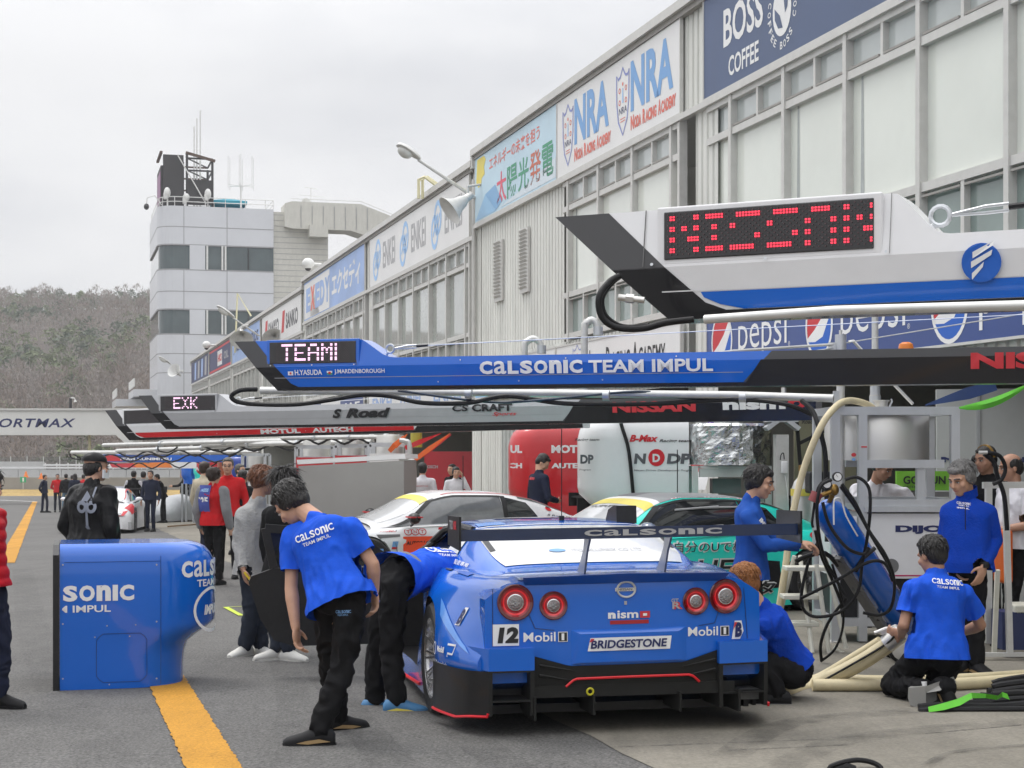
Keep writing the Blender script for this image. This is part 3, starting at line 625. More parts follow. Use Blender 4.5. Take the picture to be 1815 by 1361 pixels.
# ================================================================== bridge over the lane
BRW = mat('bridge_panel', (.66, .66, .63), .5, var=.06, vscale=.3); CREAM = mat('cream_paint', (.66, .62, .40), .5)
Yb = 96.
def BPt(px, py, d=0): p = P(px, py, Yb); return V((p.x, p.y + d, p.z))
br = thing('footbridge', V((BPt(100, 770).x, Yb, gz(Yb))), 'white panelled footbridge with dark blue italic lettering across the lane', 'bridge')
mb = MB(); a, b = P(-420, 722, Yb + 3), P(235, 724, Yb)
poly = [(-420, 727), (235, 727), (235, 786), (221, 785), (205, 771), (-420, 771)]
mb.prism([(p - CX, HZ - q) for p, q in poly], V((0, Yb, CAMZ)), V((Yb / F, 0, 0)), V((0, 0, Yb / F)), V((0, 2.4, 0)), BRW); mb.box(BPt(-100, 725.5, 1.2), (22.1, 2.6, .12), TRIM); mb.text('SPORTMAX', plane_fn(BPt(-36, 757.5) - V((0, .006, 0)), V((1, 0, 0)), UP), (134 + 36) * Yb / F, 16 * Yb / F, NAVY, .02, .25, 1.12); mb.build('deck', br)
mb = MB(); mb.cyl(V((BPt(151, 771).x, Yb + 1, gz(Yb))), BPt(151, 770, 1), .085, CREAM, n=10); mb.build('post', br)
mb = MB(); p = BPt(121, 724, .5); mb.cyl(p - UP * .1, p + UP * .62, .09, DRK, n=8); mb.tube([p + UP * .6, p + UP * .65 + V((.1, 0, 0)), p + UP * .62 + V((.24, 0, 0)), p + UP * .5 + V((.26, 0, 0))], .035, WHM, 6); mb.cyl(p + UP * .52 + V((.26, 0, 0)), p + UP * .4 + V((.28, 0, 0)), .05, WHM, .09, 8); mb.build('bridge_camera', label='small white camera on dark post atop the footbridge', cat='camera')

# ================================================================== far bank, barriers, fence
GREYW = mat('grey_concrete', (.27, .265, .25), .8, var=.15, vscale=.6); WBAR = mat('white_barrier', (.50, .50, .49), .6, var=.12, vscale=.4)
def far_wall(name, x0, x1, y0, y1, Y, m, th, label, cat):
    mb = MB(); a, b = P(x0, y1, Y), P(x1, y0, Y); mb.box((a.x / 2 + b.x / 2, Y + th / 2, (a.z + b.z) / 2), (b.x - a.x, th, abs(a.z - b.z)), m)
    return mb
mb = MB(); mb.add([P(-400, 881, 140), P(330, 881, 140), P(330, 868, 150), P(-400, 866, 150)], [(0, 1, 2, 3)], DRYG); mb.build('dry_grass_verge', kind='structure', loc=P(0, 881, 140))
mb = far_wall('x', -400, 330, 846, 869, 150, GREYW, .6, '', ''); mb.build('retaining_wall', label='low weathered grey concrete wall behind the dry grass verge', cat='wall')
mb = MB(); Yr = 160
for k in range(22):
    a, b = P(-500 + k * 38.2, 846, Yr), P(-500 + k * 38.2 + 37.4, 832, Yr); mb.box(((a.x + b.x) / 2, Yr, (a.z + b.z) / 2 - .3), (b.x - a.x, .8, b.z - a.z + .6), WBAR)
a, b = P(-500, 832, Yr), P(340, 829, Yr); mb.box(((a.x + b.x) / 2, Yr, b.z), (b.x - a.x, .9, .16), PW); mb.build('track_barrier', label='pale segmented crash barrier beside the circuit', cat='barrier')
mb = MB(); Yf = 172
for y in (824, 829): a, b = P(77, y, Yf), P(380, y, Yf); mb.box(((a.x + b.x) / 2, Yf, a.z), (b.x - a.x, .1, .18), PW)
for k in range(16): p = P(80 + k * 20, 822, Yf); mb.box((p.x, Yf + .1, p.z - .6), (.12, .12, 1.4), TRIM)
mb.build('guard_rail', label='white double guard rail in front of the wooded hill', cat='barrier')
mb = MB(); a, b = P(-500, 834, 176), P(78, 818, 176); mb.box(((a.x + b.x) / 2, 176, (a.z + b.z) / 2), (b.x - a.x, .3, b.z - a.z), WBAR); mb.build('concrete_wall', label='pale flat concrete wall below the wire fence', cat='wall')
def fence_mat():
    m = bpy.data.materials.new('wire_mesh'); m.use_nodes = True; n = m.node_tree; b = n.nodes['Principled BSDF']; b.inputs['Base Color'].default_value = (.09, .11, .10, 1); b.inputs['Alpha'].default_value = .4; b.inputs['Roughness'].default_value = .7; return m
WM = fence_mat(); fo = thing('wire_fence', P(60, 835, 180), 'tall grey wire mesh fence with thin posts', 'fence')
mb = MB(); mb.quad(P(-600, 836, 180), P(400, 836, 180), P(400, 810, 180), P(-600, 810, 180), WM); mb.build('mesh', fo)
mb = MB()
for k in range(34): p = P(-590 + k * 29, 838, 179.9); mb.cyl(p, p + UP * 1.8, .05, TRIM, n=5)
mb.build('fence_posts'[:10], fo)
for k, (px, py) in enumerate(((46, 846), (73, 849))):
    mb = MB(); p = P(px, py, 148); mb.lathe([(.28, 0), (.28, .05), (.2, .06), (.05, .55), (0, .56)], p, UP, ORNG, 12); mb.build('traffic_cone', label=('orange cone above the green numbered board', 'orange cone to the near side of the navy suited man')[k], cat='cone')
mb = MB(); p = P(41, 857, 146); mb.box(p + UP * .35, (.52, .05, .5), ink('sign_green', (.02, .36, .16))); mb.text('1', plane_fn(p + V((-.06, -.03, .18)), V((1, 0, 0)), UP), .14, .34, WHT, .04); mb.cyl(p - UP * .5, p + UP * .1, .03, TRIM, n=5); mb.build('number_board', label='small green board with a white figure on the verge', cat='sign')

# ================================================================== wooded hill
HILL = ground_mat('hill_soil', (.085, .068, .058), .4, .6, .95)
def hz_(x, y):
    t = max(0., min(1., (y - 186) / 250)); s = t * t * (3 - 2 * t) * .5 + t * .5
    return -2.6 + 41 * s + 2.2 * mnoise.noise(V((x * .012, y * .012, 3))) * s + s * max(-4, min(6, (x + 100) * .02))
mb = MB(); nx, ny = 60, 30; xs = [-420 + 11 * i for i in range(nx)]; ys = [182 + 10 * j for j in range(ny)]
mb.add([V((x, y, hz_(x, y))) for y in ys for x in xs], [(j * nx + i, j * nx + i + 1, (j + 1) * nx + i + 1, (j + 1) * nx + i) for j in range(ny - 1) for i in range(nx - 1)], HILL, True)
mb.build('hill', loc=(0, 300, 0), kind='structure')
TWG = [mat('twigs_%s' % n, c, .9, var=.25, vscale=.08) for n, c in (('brown', (.22, .178, .148)), ('grey', (.26, .23, .205)), ('mauve', (.21, .17, .14)))]
LEAF = [mat('leaves_%s' % n, c, .8, var=.25, vscale=.1) for n, c in (('moss', (.13, .16, .07)), ('pine', (.07, .10, .055)))]
mb = MB(); r = random.Random(5); trees = []
for i in range(2600):
    y = 184 + 275 * r.random() ** .8; x = -.36 * y + (.36 - .13) * y * r.random() if r.random() < .94 else -.13 * y + .04 * y * r.random()
    if any(abs(x - a) < 3.0 and abs(y - b) < 4.2 for a, b in trees[-500:]): continue
    trees.append((x, y))
for x, y in trees:
    z = hz_(x, y); H = r.uniform(4.5, 7.5); R = r.uniform(2.0, 3.3); gn = mnoise.noise(V((x * .03, y * .022, 9)))
    green = gn > .14 and r.random() < .8 or r.random() < .10 or (y > 405 and r.random() < .5) or (y < 215 and x > -50 and r.random() < .5); m = r.choice(LEAF) if green else r.choice(TWG)
    if green and y < 330 and r.random() < .6: m = LEAF[0]
    n = 190 if y < 300 else 150
    sq = .62 if green else .9
    for k in range(n):
        a = r.uniform(0, 2 * pi); q = sqrt(r.random()); t = r.random(); rr = R * q * sin(pi * min(.97, .18 + t * .8)) ; c = V((x + rr * cos(a), y + rr * sin(a), z + H * (.25 + .75 * t * sq + .02)))
        if green: 
            s = r.uniform(.25, .6); d1 = V((r.gauss(0, 1), r.gauss(0, 1), r.gauss(0, .5))).normalized() * s; d2 = V((r.gauss(0, 1), r.gauss(0, 1), r.gauss(0, .6))).normalized() * s
            mb.add([c - d1, c + d2, c + d1], [(0, 1, 2)], m)
        else:
            d = (V((cos(a) * q * .8, sin(a) * q * .8, 1.3)) + V((r.gauss(0, .25), r.gauss(0, .25), 0))) * r.uniform(.22, .62) + V((r.gauss(0, .2), 0, r.gauss(0, .2))); e = V((r.gauss(0, 1), r.gauss(0, 1), .3)).normalized() * r.uniform(.06, .16)
            mb.add([c - e, c + e, c + d], [(0, 1, 2)], m)
    mb.cyl((x, y, z - .3), (x, y, z + H * .6), .14, TWG[1], .06, 4, False)
mb.build('hillside_wood', loc=(-60, 300, 0), label='brown leafless spring woodland with green patches on the hill', cat='woodland', kind='stuff')
# ================================================================== shared paints and metals
CALB = mat('racing_blue', (.003, .118, .56), .2, var=.04, vscale=1.5, coat=.8, spec=.35); CALD = mat('racing_blue_matt', (.003, .075, .40), .38, var=.06)
BOOMG = mat('boom_graphite', (.05, .05, .053), .55, var=.08); BOOMK = mat('boom_black', (.010, .010, .012), .25, var=.1, coat=.3); BOOMW = mat('boom_white', (.72, .72, .73), .3, var=.04, coat=.4); BOOMS = mat('boom_silver', (.45, .455, .47), .35, metal=.35, var=.05); BOOMR = mat('boom_red', (.55, .008, .015), .35, coat=.3)
ALU = mat('aluminium', (.56, .58, .60), .38, metal=.65, var=.10, vscale=5, stretch=(1, 1, .3)); STEEL = mat('stainless', (.66, .65, .62), .42, metal=.75, var=.05, vscale=2, stretch=(1, 1, .1)); GALV = mat('galvanised_pipe', (.60, .60, .58), .42, metal=.45, var=.12); FOIL = mat('crumpled_foil', (.66, .68, .68), .2, metal=.95, var=.1, bump=1.2, bscale=9); RUB = mat('black_rubber', (.012, .012, .013), .5, var=.2, spec=.25); CRM = mat('cream_hose', (.60, .52, .33), .5, var=.12, vscale=9); CREAMP = mat('cream_paint_steel', (.58, .57, .49), .5, var=.1); BRASS = mat('brass', (.30, .18, .05), .4, metal=.8); BLKP = mat('black_plastic', (.015, .015, .016), .5, var=.15, spec=.3); DKG = mat('dark_grey_paint', (.12, .12, .12), .5); GBOX = mat('grey_case', (.29, .285, .27), .55, var=.05, vscale=3); LEDK = mat('led_black', (.012, .010, .012), .12, coat=.5); LEDD = mat('led_off', (.10, .055, .06), .5); LEDP = mat('led_pink', (.9, .6, .8), .4, emit=(1, .62, .85), estr=1.3, var=0); LEDR = mat('led_red', (.6, .02, .05), .4, emit=(1, .05, .09), estr=1.4, var=0); REDP = mat('red_paint', (.52, .008, .014), .3, coat=.5, var=.05); WPOD = mat('white_gelcoat', (.73, .735, .74), .25, coat=.4, var=.03); LIMEC = mat('lime_fabric', (.09, .42, .02), .7, var=.15); LIMEP = mat('lime_panel', (.16, .42, .03), .5); NAVYC = mat('navy_strap', (.02, .05, .16), .7); ORS = mat('orange_strap', (.75, .13, .02), .6)
FONT = {'A': '01110 10001 10001 11111 10001 10001 10001', 'T': '11111 00100 00100 00100 00100 00100 00100', 'E': '11111 10000 10000 11110 10000 10000 11111', 'M': '10001 11011 10101 10101 10001 10001 10001', 'I': '111 010 010 010 010 010 111', 'K': '10001 10010 10100 11000 10100 10010 10001', 'X': '10001 01010 00100 00100 00100 01010 10001', 'S': '01111 10000 10000 01110 00001 00001 11110', 'N': '10001 11001 10101 10101 10011 10001 10001', 'O': '01110 10001 10001 10001 10001 10001 01110', ' ': '00 00 00 00 00 00 00', 'l': '1 1 1 1 1 1 1'}
def calsonic(mb, fn, w, h, m, x0=0, y0=0, bold=.035):
    L = [('C', 1.02), ('a', .98), ('L', .86), ('S', .98), ('O', 1.06), ('n', .98), ('I', .36), ('C', 1.0)]; g = .12; tot = sum(a for _, a in L) + g * 7; x = x0
    for c, a in L: mb.text(c, fn, w * a / tot, h, m, bold if c != 'a' else bold * .3, x0=x, y0=y0); x += w * (a + g) / tot
def clip(poly, zc, keep_hi):
    out = []
    for i in range(len(poly)):
        a, b = poly[i], poly[(i + 1) % len(poly)]; ia, ib = (a[1] >= zc) == keep_hi or a[1] == zc, (b[1] >= zc) == keep_hi or b[1] == zc
        if ia: out.append(a)
        if ia != ib and a[1] != b[1]: t = (zc - a[1]) / (b[1] - a[1]); out.append((a[0] + t * (b[0] - a[0]), zc))
    return out
BH, BZ, CRZ = .425, .265, .2                                      # box height, beam height, crease
def boom(tip, L, yaw, pitch, base, low, nose_u, nose_l, text, extra, label, led, ledmat, ledw=.34, right=None, key='boom', th=.27, xm=lambda x: x):
    ex = V((cos(yaw) * cos(pitch), -sin(yaw) * cos(pitch), sin(pitch))); ey = V((sin(yaw), cos(yaw), 0)); ez = ex.cross(ey); ez = -ez if ez.z < 0 else ez
    root = thing('overhead_boom', tip, label, 'boom', 'overhead pit booms')
    def dd(z): return .03 * (1 - z / CRZ) if z < CRZ else .035 * (z - CRZ) / (BH - CRZ)
    fn = lambda x, z, o=0.0: tip + ex * xm(x) + ez * z + ey * (dd(z) - o)
    prof = [(.42, 0), (L, 0), (L, BZ), (1.52, BZ), (1.46, BZ + .006), (1.40, BZ + .03), (1.24, BH - .025), (1.20, BH - .004), (1.15, BH), (0, BH)]
    mb = MB()
    for hi in (True, False):
        p = clip(prof, CRZ, hi); mb.add([fn(*q) for q in p], [list(range(len(p)))], base); mb.add([fn(*q) + ey * (th - 2 * dd(q[1])) for q in p], [list(range(len(p)))[::-1]], base)
    n = len(prof)
    pr2 = []
    for i in range(n):
        a, b = prof[i], prof[(i + 1) % n]; pr2.append(a)
        if (a[1] - CRZ) * (b[1] - CRZ) < 0: t = (CRZ - a[1]) / (b[1] - a[1]); pr2.append((a[0] + t * (b[0] - a[0]), CRZ))
    n = len(pr2); vs = [fn(*q) for q in pr2] + [fn(*q) + ey * (th - 2 * dd(q[1])) for q in pr2]
    for i in range(n):
        a, b = pr2[i], pr2[(i + 1) % n]; m = base
        if a[1] == 0 and b[1] == 0: m = nose_l
        if a[0] <= .43 and b[0] <= .43 and i >= n - 3: m = nose_u
        mb.add([vs[i], vs[(i + 1) % n], vs[n + (i + 1) % n], vs[n + i]], [(0, 1, 2, 3)], m)
    def piece(poly, m, o=.003):
        for hi in (True, False):
            p = clip(poly, CRZ, hi)
            if len(p) > 2: mb.add([fn(q[0], q[1], o) for q in p], [list(range(len(p)))], m)
    # nose: light graphite above, black below, bottom strip
    zc = CRZ * .98
    xa = lambda z: .42 * (1 - z / BH)
    piece([(xa(zc), zc), (xa(zc) + .19, zc), (.2, BH), (0, BH)], nose_u); piece([(.42, 0), (.60, .035), (.55, .06), (xa(zc) + .19, zc), (xa(zc), zc)], nose_l)
    piece([(.42, .0), (L, .0), (L, .03), (.62, .03), (.55, .06)], nose_l, .004)
    if low: piece([(.60, .052), (.68, .032), (right or L, .032), (right or L, .1), (.535, .1), (.545, .08)], low, .003)
    piece([(.40, .104), (right or L, .104), (right or L, .1085), (.40, .1085)], SILV if low is None else base, .005)
    for sx in (.335, 1.165): piece([(sx, CRZ + .005), (sx + .004, CRZ + .005), (sx + .004, BH), (sx, BH)], DKG, .0065)
    for sx, sz in ((.37, .212), (.76, .212), (1.15, .212), (1.9, .06), (2.6, .06), (3.3, .06), (2.1, .235), (3.0, .235), (3.9, .235)): disc(mb, lambda a, b: fn(a, b, .012), sx, sz, .006, .006, ALU, n=8)
    if right: piece([(right, .032), (L, .032), (L, CRZ), (L, BZ), (right + .22, BZ)], BOOMG, .004); piece([(right, .0), (L, .0), (L, CRZ), (right + .14, CRZ)], BOOMK, .006)
    text(mb, lambda x, z: fn(x, z, .016 if z > CRZ - .14 else .007)); mb.build('beam', root)
    mb = MB(); x0, x1, z0, z1 = .357, 1.163, .226, .408                  # display
    zc_ = (z0 + z1) / 2; fl = lambda x, z, o=0.0: fn(x, zc_, .016 + o) + ez * (z - zc_)
    mb.box(fn((x0 + x1) / 2, (z0 + z1) / 2, .0045), (x1 - x0 + .06, .025, z1 - z0 + .04), base, (ex, ey, ez), bev=.006); mb.build('screen_frame', root)
    mb = MB(); mb.box(fn((x0 + x1) / 2, (z0 + z1) / 2, .017), (x1 - x0, .012, z1 - z0), LEDK, (ex, ey, ez), bev=.004)
    gx0, gx1 = x0 + .07, x1 - .05; rows = 16; cols = 66; dz = (z1 - z0 - .02) / rows; dx = (gx1 - gx0) / cols; bits = [[0] * cols for _ in range(rows)]
    cx = led[1]; wdt = led[3] if len(led) > 3 else 2
    for ch in led[0]:
        g = FONT[ch].split()
        for rr in range(7):
            for q, bb in enumerate(g[rr]):
                if bb == '1':
                    for s1 in range(2):
                        for s2 in range(wdt):
                            R_, C_ = 1 + rr * 2 + s1, cx + q * wdt + s2
                            if R_ < rows and 0 <= C_ < cols and R_ % 4 in led[2]: bits[R_][C_] = 1
        cx += len(g[0]) * wdt + 2
    for rr in range(rows):
        for q in range(cols):
            lit = bits[rr][q]
            if not lit and (rr + q) % 2: continue
            x, z = gx0 + q * dx, z1 - .012 - rr * dz; s = (.36 if ledmat is LEDR else .42) if lit else .2; u = .012
            mb.add([fl(x - dx * s, z - dz * s, u), fl(x + dx * s, z - dz * s, u), fl(x + dx * s, z + dz * s, u), fl(x - dx * s, z + dz * s, u)], [(0, 1, 2, 3)], ledmat if lit else LEDD)
    mb.build('screen', root)
    mb = MB(); c = fn(1.42, BZ + .08, -.1)                                # eye bolt, shackle and stay
    mb.tube([c + ex * .035 * cos(a) + ez * .035 * sin(a) for a in [2 * pi * k / 14 for k in range(14)]], .009, ALU, 6, True)
    mb.cyl(c - ez * .03 - ex * .02, c - ez * .07 - ex * .05, .012, ALU, n=8); mb.build('eye_bolt', root)
    mb = MB()
    for s in (-.012, .012): mb.tube([c + ex * .03, c + ex * .16 + ez * (.012 + s), c + ex * .24 + ez * (.016 + s)], .006, ALU, 6)
    mb.tube([c + ex * .24 + ez * .016, c + ex * (.34) + ez * .022], .011, RUB, 6); mb.tube([c + ex * .3 + ez * .02, c + ex * (L - 1.45) * .97 + ez * extra], .0035, ALU, 5); mb.build('stay_cable', root)
    return root, fn, ex, ey, ez
def px_len(a, b, Y): return (b - a) * Y / F
def t_white(mb, f):
    cx, cz, r = 1.63, .155, .068
    disc(mb, f, cx, cz, r, r, PEPB); g = lambda a, b: f(a, b) - V((0, .002, 0))
    for k, (a, b) in enumerate(((-.03, .045), (-.036, .012), (-.034, -.028))):
        s = (.07, .07, .038)[k]; mb.flat([(cx + a, cz + b - .03), (cx + a + s, cz + b + .012), (cx + a + s + .004, cz + b + .03), (cx + a, cz + b - .008)], g, WHT)
    mb.text('FALKEN', f, .62, .088, NAVY, .0, x0=1.81, y0=.112)
T0 = P(1190, 569, 5.9); yw = radians(27)
boom(P(978, 383, 6.45) - V((0, 0, BH)), 4.2, yw, .0, BOOMW, CALB, BOOMG, BOOMK, t_white, .04, 'nearest white overhead boom with red dot display and blue lower stripe', ('NISSAN', 1, (1, 2), 2), LEDR, xm=lambda x: x * 1.155 if x < 1.15 else (1.328 + (x - 1.15) * .6 if x < 1.52 else x + .03))
def t_blue(mb, f):
    calsonic(mb, f, 1.0 * .87, .105, WHT, 2.27, .115, .05); mb.text('TEAM IMPUL', f, 1.0, .1, WHT, .028, x0=3.19, y0=.115)
    mb.text('H.YASUDA', f, .255, .045, WHT, .02, x0=.60, y0=.128); mb.text('J.MARDENBOROUGH', f, .46, .045, WHT, .02, x0=.97, y0=.128)
    mb.flat([(.535, .128), (.585, .128), (.585, .16), (.535, .16)], f, WHT); disc(mb, lambda a, b: f(a, b) - V((0, .002, 0)), .56, .144, .01, .01, RED, n=10)
    mb.flat([(.9, .128), (.95, .128), (.95, .144), (.9, .144)], f, GRN); mb.flat([(.9, .144), (.95, .144), (.95, .16), (.9, .16)], f, WHT); disc(mb, lambda a, b: f(a, b) - V((0, .002, 0)), .925, .144, .014, .01, RED, n=8)
    mb.text('NISSAN', f, 1.05, .12, PEPR, .05, x0=6.1, y0=.105)
boom(P(412, 605, 14.0) - V((0, 0, BH)), 7.4, radians(20), radians(-.2), CALB, None, BOOMG, BOOMK, t_blue, .18, 'blue overhead boom with pink TEAM display and white capitals', ('TEAMl', 5, (0, 1, 2)), LEDP, right=4.42)
def t_sroad(mb, f):
    mb.text('S', f, .13, .11, BLK, .05, .3, x0=2.82, y0=.1); mb.text('Road', f, .6, .115, BLK, .05, .3, x0=3.0, y0=.1)
    mb.text('CS', f, .2, .075, BLK, .03, .1, x0=4.4, y0=.155); mb.text('CRAFT', f, .5, .085, BLK, .04, x0=4.65, y0=.15); mb.text('Sports', f, .3, .05, RED, .01, .4, x0=4.9, y0=.09)
    mb.text('NISSAN', f, .95, .12, PEPR, .05, x0=6.35, y0=.11); mb.text('nism', f, .68, .11, WHT, .05, x0=7.6, y0=.12); mb.text('o', f, .2, .11, PEPR, .05, x0=8.3, y0=.12)
boom(P(243, 701, 20.5) - V((0, 0, BH)), 8.6, radians(24), radians(.35), BOOMS, None, BOOMG, BOOMK, t_sroad, .2, 'silver overhead boom with pink dot display and black italic lettering', ('EXK', 13, (0, 1, 2)), LEDP, right=5.75)
def t_motul(mb, f):
    for a, b, w_ in (('MOTUL', 2.6, .62), ('AUTECH', 3.4, .62)): mb.text(a, f, w_, .06, WHT, .05, x0=b, y0=.034)
boom(P(184, 727, 22.6) - V((0, 0, BH)), 7.2, radians(26), radians(1.1), BOOMW, BOOMR, BOOMG, BOOMK, t_motul, .2, 'white overhead boom with blank dark display and red stripe', (' ', 4, (1,)), LEDP, right=4.9)

# ================================================================== pipe booms, masts, hoses
def pipe_boom(pts, r, label, hose=None, hr=.018, clamps=(), tip=True, name='pipe_boom'):
    root = thing(name, V((pts[0].x, pts[0].y, pts[0].z)), label, 'pipe boom', 'slim pipe booms over the garages')
    mb = MB(); mb.tube(pts, r, GALV, 10)
    for t in clamps: p = pts[0].lerp(pts[-1], t); d = (pts[-1] - pts[0]).normalized(); mb.cyl(p - d * .03, p + d * .03, r * 1.35, ALU, n=12)
    mb.build('pipe', root)
    if hose: mb = MB(); mb.tube(hose, hr, RUB, 8, sub=6); mb.build('hose', root)
    return root
pipe_boom([P(462, 692, 15.6), P(1300, 700, 14.9), P(1478, 706, 14.5)], .036, 'silver pipe boom with sagging black hose under the blue boom',
          [P(455, 690, 15.6), P(425, 692, 15.5), P(410, 704, 15.5), P(435, 715, 15.5), P(520, 717, 15.4), P(590, 708, 15.3), P(640, 700, 15.3), P(690, 702, 15.3), P(750, 714, 15.2), P(830, 714, 15.2), P(900, 702, 15.1), P(1000, 715, 15.0), P(1150, 716, 15), P(1300, 708, 14.9), P(1390, 716, 14.6), P(1440, 735, 14.6)], .022, (.38, .62, .85))
mb = MB(); mb.tube([P(705, 692, 15.2), P(860, 712, 15.2), P(960, 709, 15), P(1130, 694, 15), P(1220, 706, 15), P(1330, 700, 14.9)], .012, mat('blue_black_cable', (.02, .035, .06), .5), 6, sub=6); mb.build('cable', label='thin blue black cable looping under the silver pipe boom', cat='cable')
# near pipe just under the white boom and its black hose loop at the tip
mb = MB(); mb.tube([P(1250, 566, 5.9), P(1480, 550, 5.6), P(1815, 541, 5.2), P(2100, 534, 4.9)], .017, GALV, 10); mb.build('pipe_boom', label='pale pipe running under the nearest white boom', cat='pipe boom')
hz1 = thing('fuel_hose', P(1175, 560, 5.88), 'thick black hose loop with metal coupling at the white boom tip', 'hose')
mb = MB(); mb.tube([P(1098, 489, 6.0), P(1080, 500, 5.98), P(1062, 526, 5.95), P(1066, 560, 5.95), P(1092, 580, 5.95), P(1140, 582, 5.93), P(1180, 572, 5.92), P(1230, 566, 5.9)], .0125, RUB, 10, sub=6); mb.tube([P(1100, 490, 6.03), P(1082, 505, 6.03), P(1068, 530, 6.0), P(1075, 560, 6.0), P(1105, 578, 6.0), P(1150, 576, 5.95)], .008, RUB, 8, sub=5); mb.build('hose', hz1)
mb = MB(); a, b = P(1096, 527, 6.02), P(1142, 532, 6.0); mb.cyl(a, a.lerp(b, .3), .013, STEEL, n=12); mb.cyl(a.lerp(b, .3), a.lerp(b, .6), .017, STEEL, n=6, smooth=False); mb.cyl(a.lerp(b, .6), b, .012, STEEL, n=12); mb.build('coupling', hz1)
# tall masts
def mast(px, y0, y1, Y, r, label, collars=()):
    m = MB(); a, b = P(px, y0, Y), P(px, y1, Y); m.cyl(a, b, r, GALV, n=14)
    for y, k in collars: q = P(px, y, Y); m.cyl(q - UP * .05, q + UP * .05, r * k, ALU, n=14)
    return m
ms = thing('mast', P(1490, 870, 14.5), 'silver mast with lugs carrying the pipe boom', 'mast')
m = mast(1490, 600, 1030, 14.5, .036, ''); m.build('pole', ms)
m = MB(); q = P(1490, 605, 14.5); m.cyl(q - UP * .08, q + UP * .06, .05, ALU, n=12); m.cyl(q + UP * .05, q + UP * .1, .015, STEEL, n=8); m.box(q + V((-.07, 0, -.06)), (.08, .03, .1), ALU); m.build('bracket', ms); m = MB(); q = P(1482, 706, 14.5); m.box(q, (.05, .06, .13), ALU); m.build('bracket', ms)
m = MB(); m.tube([P(1504, 606, 14.5), P(1512, 604, 14.5), P(1545, 640, 14.5), P(1618, 716, 14.5)], .015, GALV, 8); m.build('brace', ms)
m = MB(); m.tube([P(1480, 610, 14.5), P(1300, 622, 14.2), P(1220, 632, 14)], .012, GALV, 8); m.tube([P(1478, 616, 14.5), P(1460, 620, 14.4), P(1380, 630, 14.3)], .008, ALU, 6); m.tube([P(1496, 608, 14.5), P(1815, 556, 12.5), P(1900, 545, 12)], .005, GALV, 5); m.build('stay_cable', ms)
m = mast(1551, 555, 735, 14.9, .03, '', ((694, 1.5), (712, 1.75))); a, b = P(1551, 700, 14.9), P(1551, 732, 14.9); m.cyl(a, b, .05, GALV, n=14); m.build('mast', label='taller plain silver pole above the steel fuel tank', cat='mast')
def gooseneck(px, top, w_, Y, label):
    m = MB(); m.tube([P(px, 700, Y), P(px, top + 16, Y), P(px + 4, top + 6, Y), P(px + w_ * .5, top, Y), P(px + w_ * .85, top + 6, Y), P(px + w_, top + 18, Y)], .036, GALV, 10, sub=4); m.cyl(P(px + w_, top + 12, Y), P(px + w_, top + 27, Y), .05, ALU, n=12)
    m.build('vent_pipe', label=label, cat='pipe', group='gooseneck vents behind the blue boom')
gooseneck(930, 600, 30, 17.6, 'lower gooseneck vent pipe above the blue boom'); gooseneck(1036, 567, 24, 16.4, 'taller gooseneck vent pipe beside the black hose loop')
# amber beacon
m = MB(); q = P(1606, 622, 12.6); m.lathe([(.058, -.01), (.058, .03), (.052, .055), (.03, .068), (0, .07)], q, UP, mat('amber_lens', (.75, .20, .01), .2, coat=.5), 18); m.box(q + V((.07, .03, 0)), (.22, .06, .03), BLKP); m.build('beacon', label='amber beacon lamp on top of the blue boom', cat='beacon')
# thin wire across the facade
m = MB(); m.tube([P(690, 612, 15), P(950, 603, 15), P(1130, 592, 15)], .0035, GALV, 5); m.build('wire', label='thin slack wire crossing above the blue boom', cat='wire')

# ================================================================== fuel pods
def pod(base, ax, ay, Lb, Lt, Wd, H, zs, m, label, name='fuel_pod', back=True, trim=True):
    global PODMB
    """ax: towards the rounded nose; ay: across; back face at 0."""
    root = thing(name, base, label, 'fuel pod')
    def plan(L, Wh, z, n=14):
        p = [V((0, -Wh, z)), V((L - Wh * .95, -Wh, z))]
        for i in range(1, n): t = -pi / 2 + pi * i / n; p.append(V((L - Wh * .95 + Wh * .95 * cos(t), Wh * sin(t), z)))
        return p + [V((L - Wh * .95, Wh, z)), V((0, Wh, z))]
    rg = []
    for z, L, wf in zs: rg.append([base + ax * p.x + ay * p.y + UP * p.z for p in plan(L, Wd / 2 * wf, z * H)])
    mb = MB(); mb.loft(rg, m, caps=True, closed=True); PODMB = mb
    if trim:
        mb = MB(); mb.prism([(-Wd / 2 - .01, 0), (Wd / 2 + .01, 0), (Wd / 2 + .01, H * .93), (Wd / 2 - .08, H * .997), (-Wd / 2 + .08, H * .997), (-Wd / 2 - .01, H * .93)], base - ax * .045, ay, UP, ax * .04, BOOMK); mb.build('back_frame', root)
    return root
ZS = [(0, .84, 1), (.12, .84, 1), (.22, .85, 1), (.29, .875, 1), (.35, .93, 1), (.40, .985, 1), (.44, 1.0, 1), (.8, 1.0, 1), (.87, .99, .985), (.92, .965, .96), (.96, .93, .915), (.985, .885, .85), (1.0, .82, .77)]
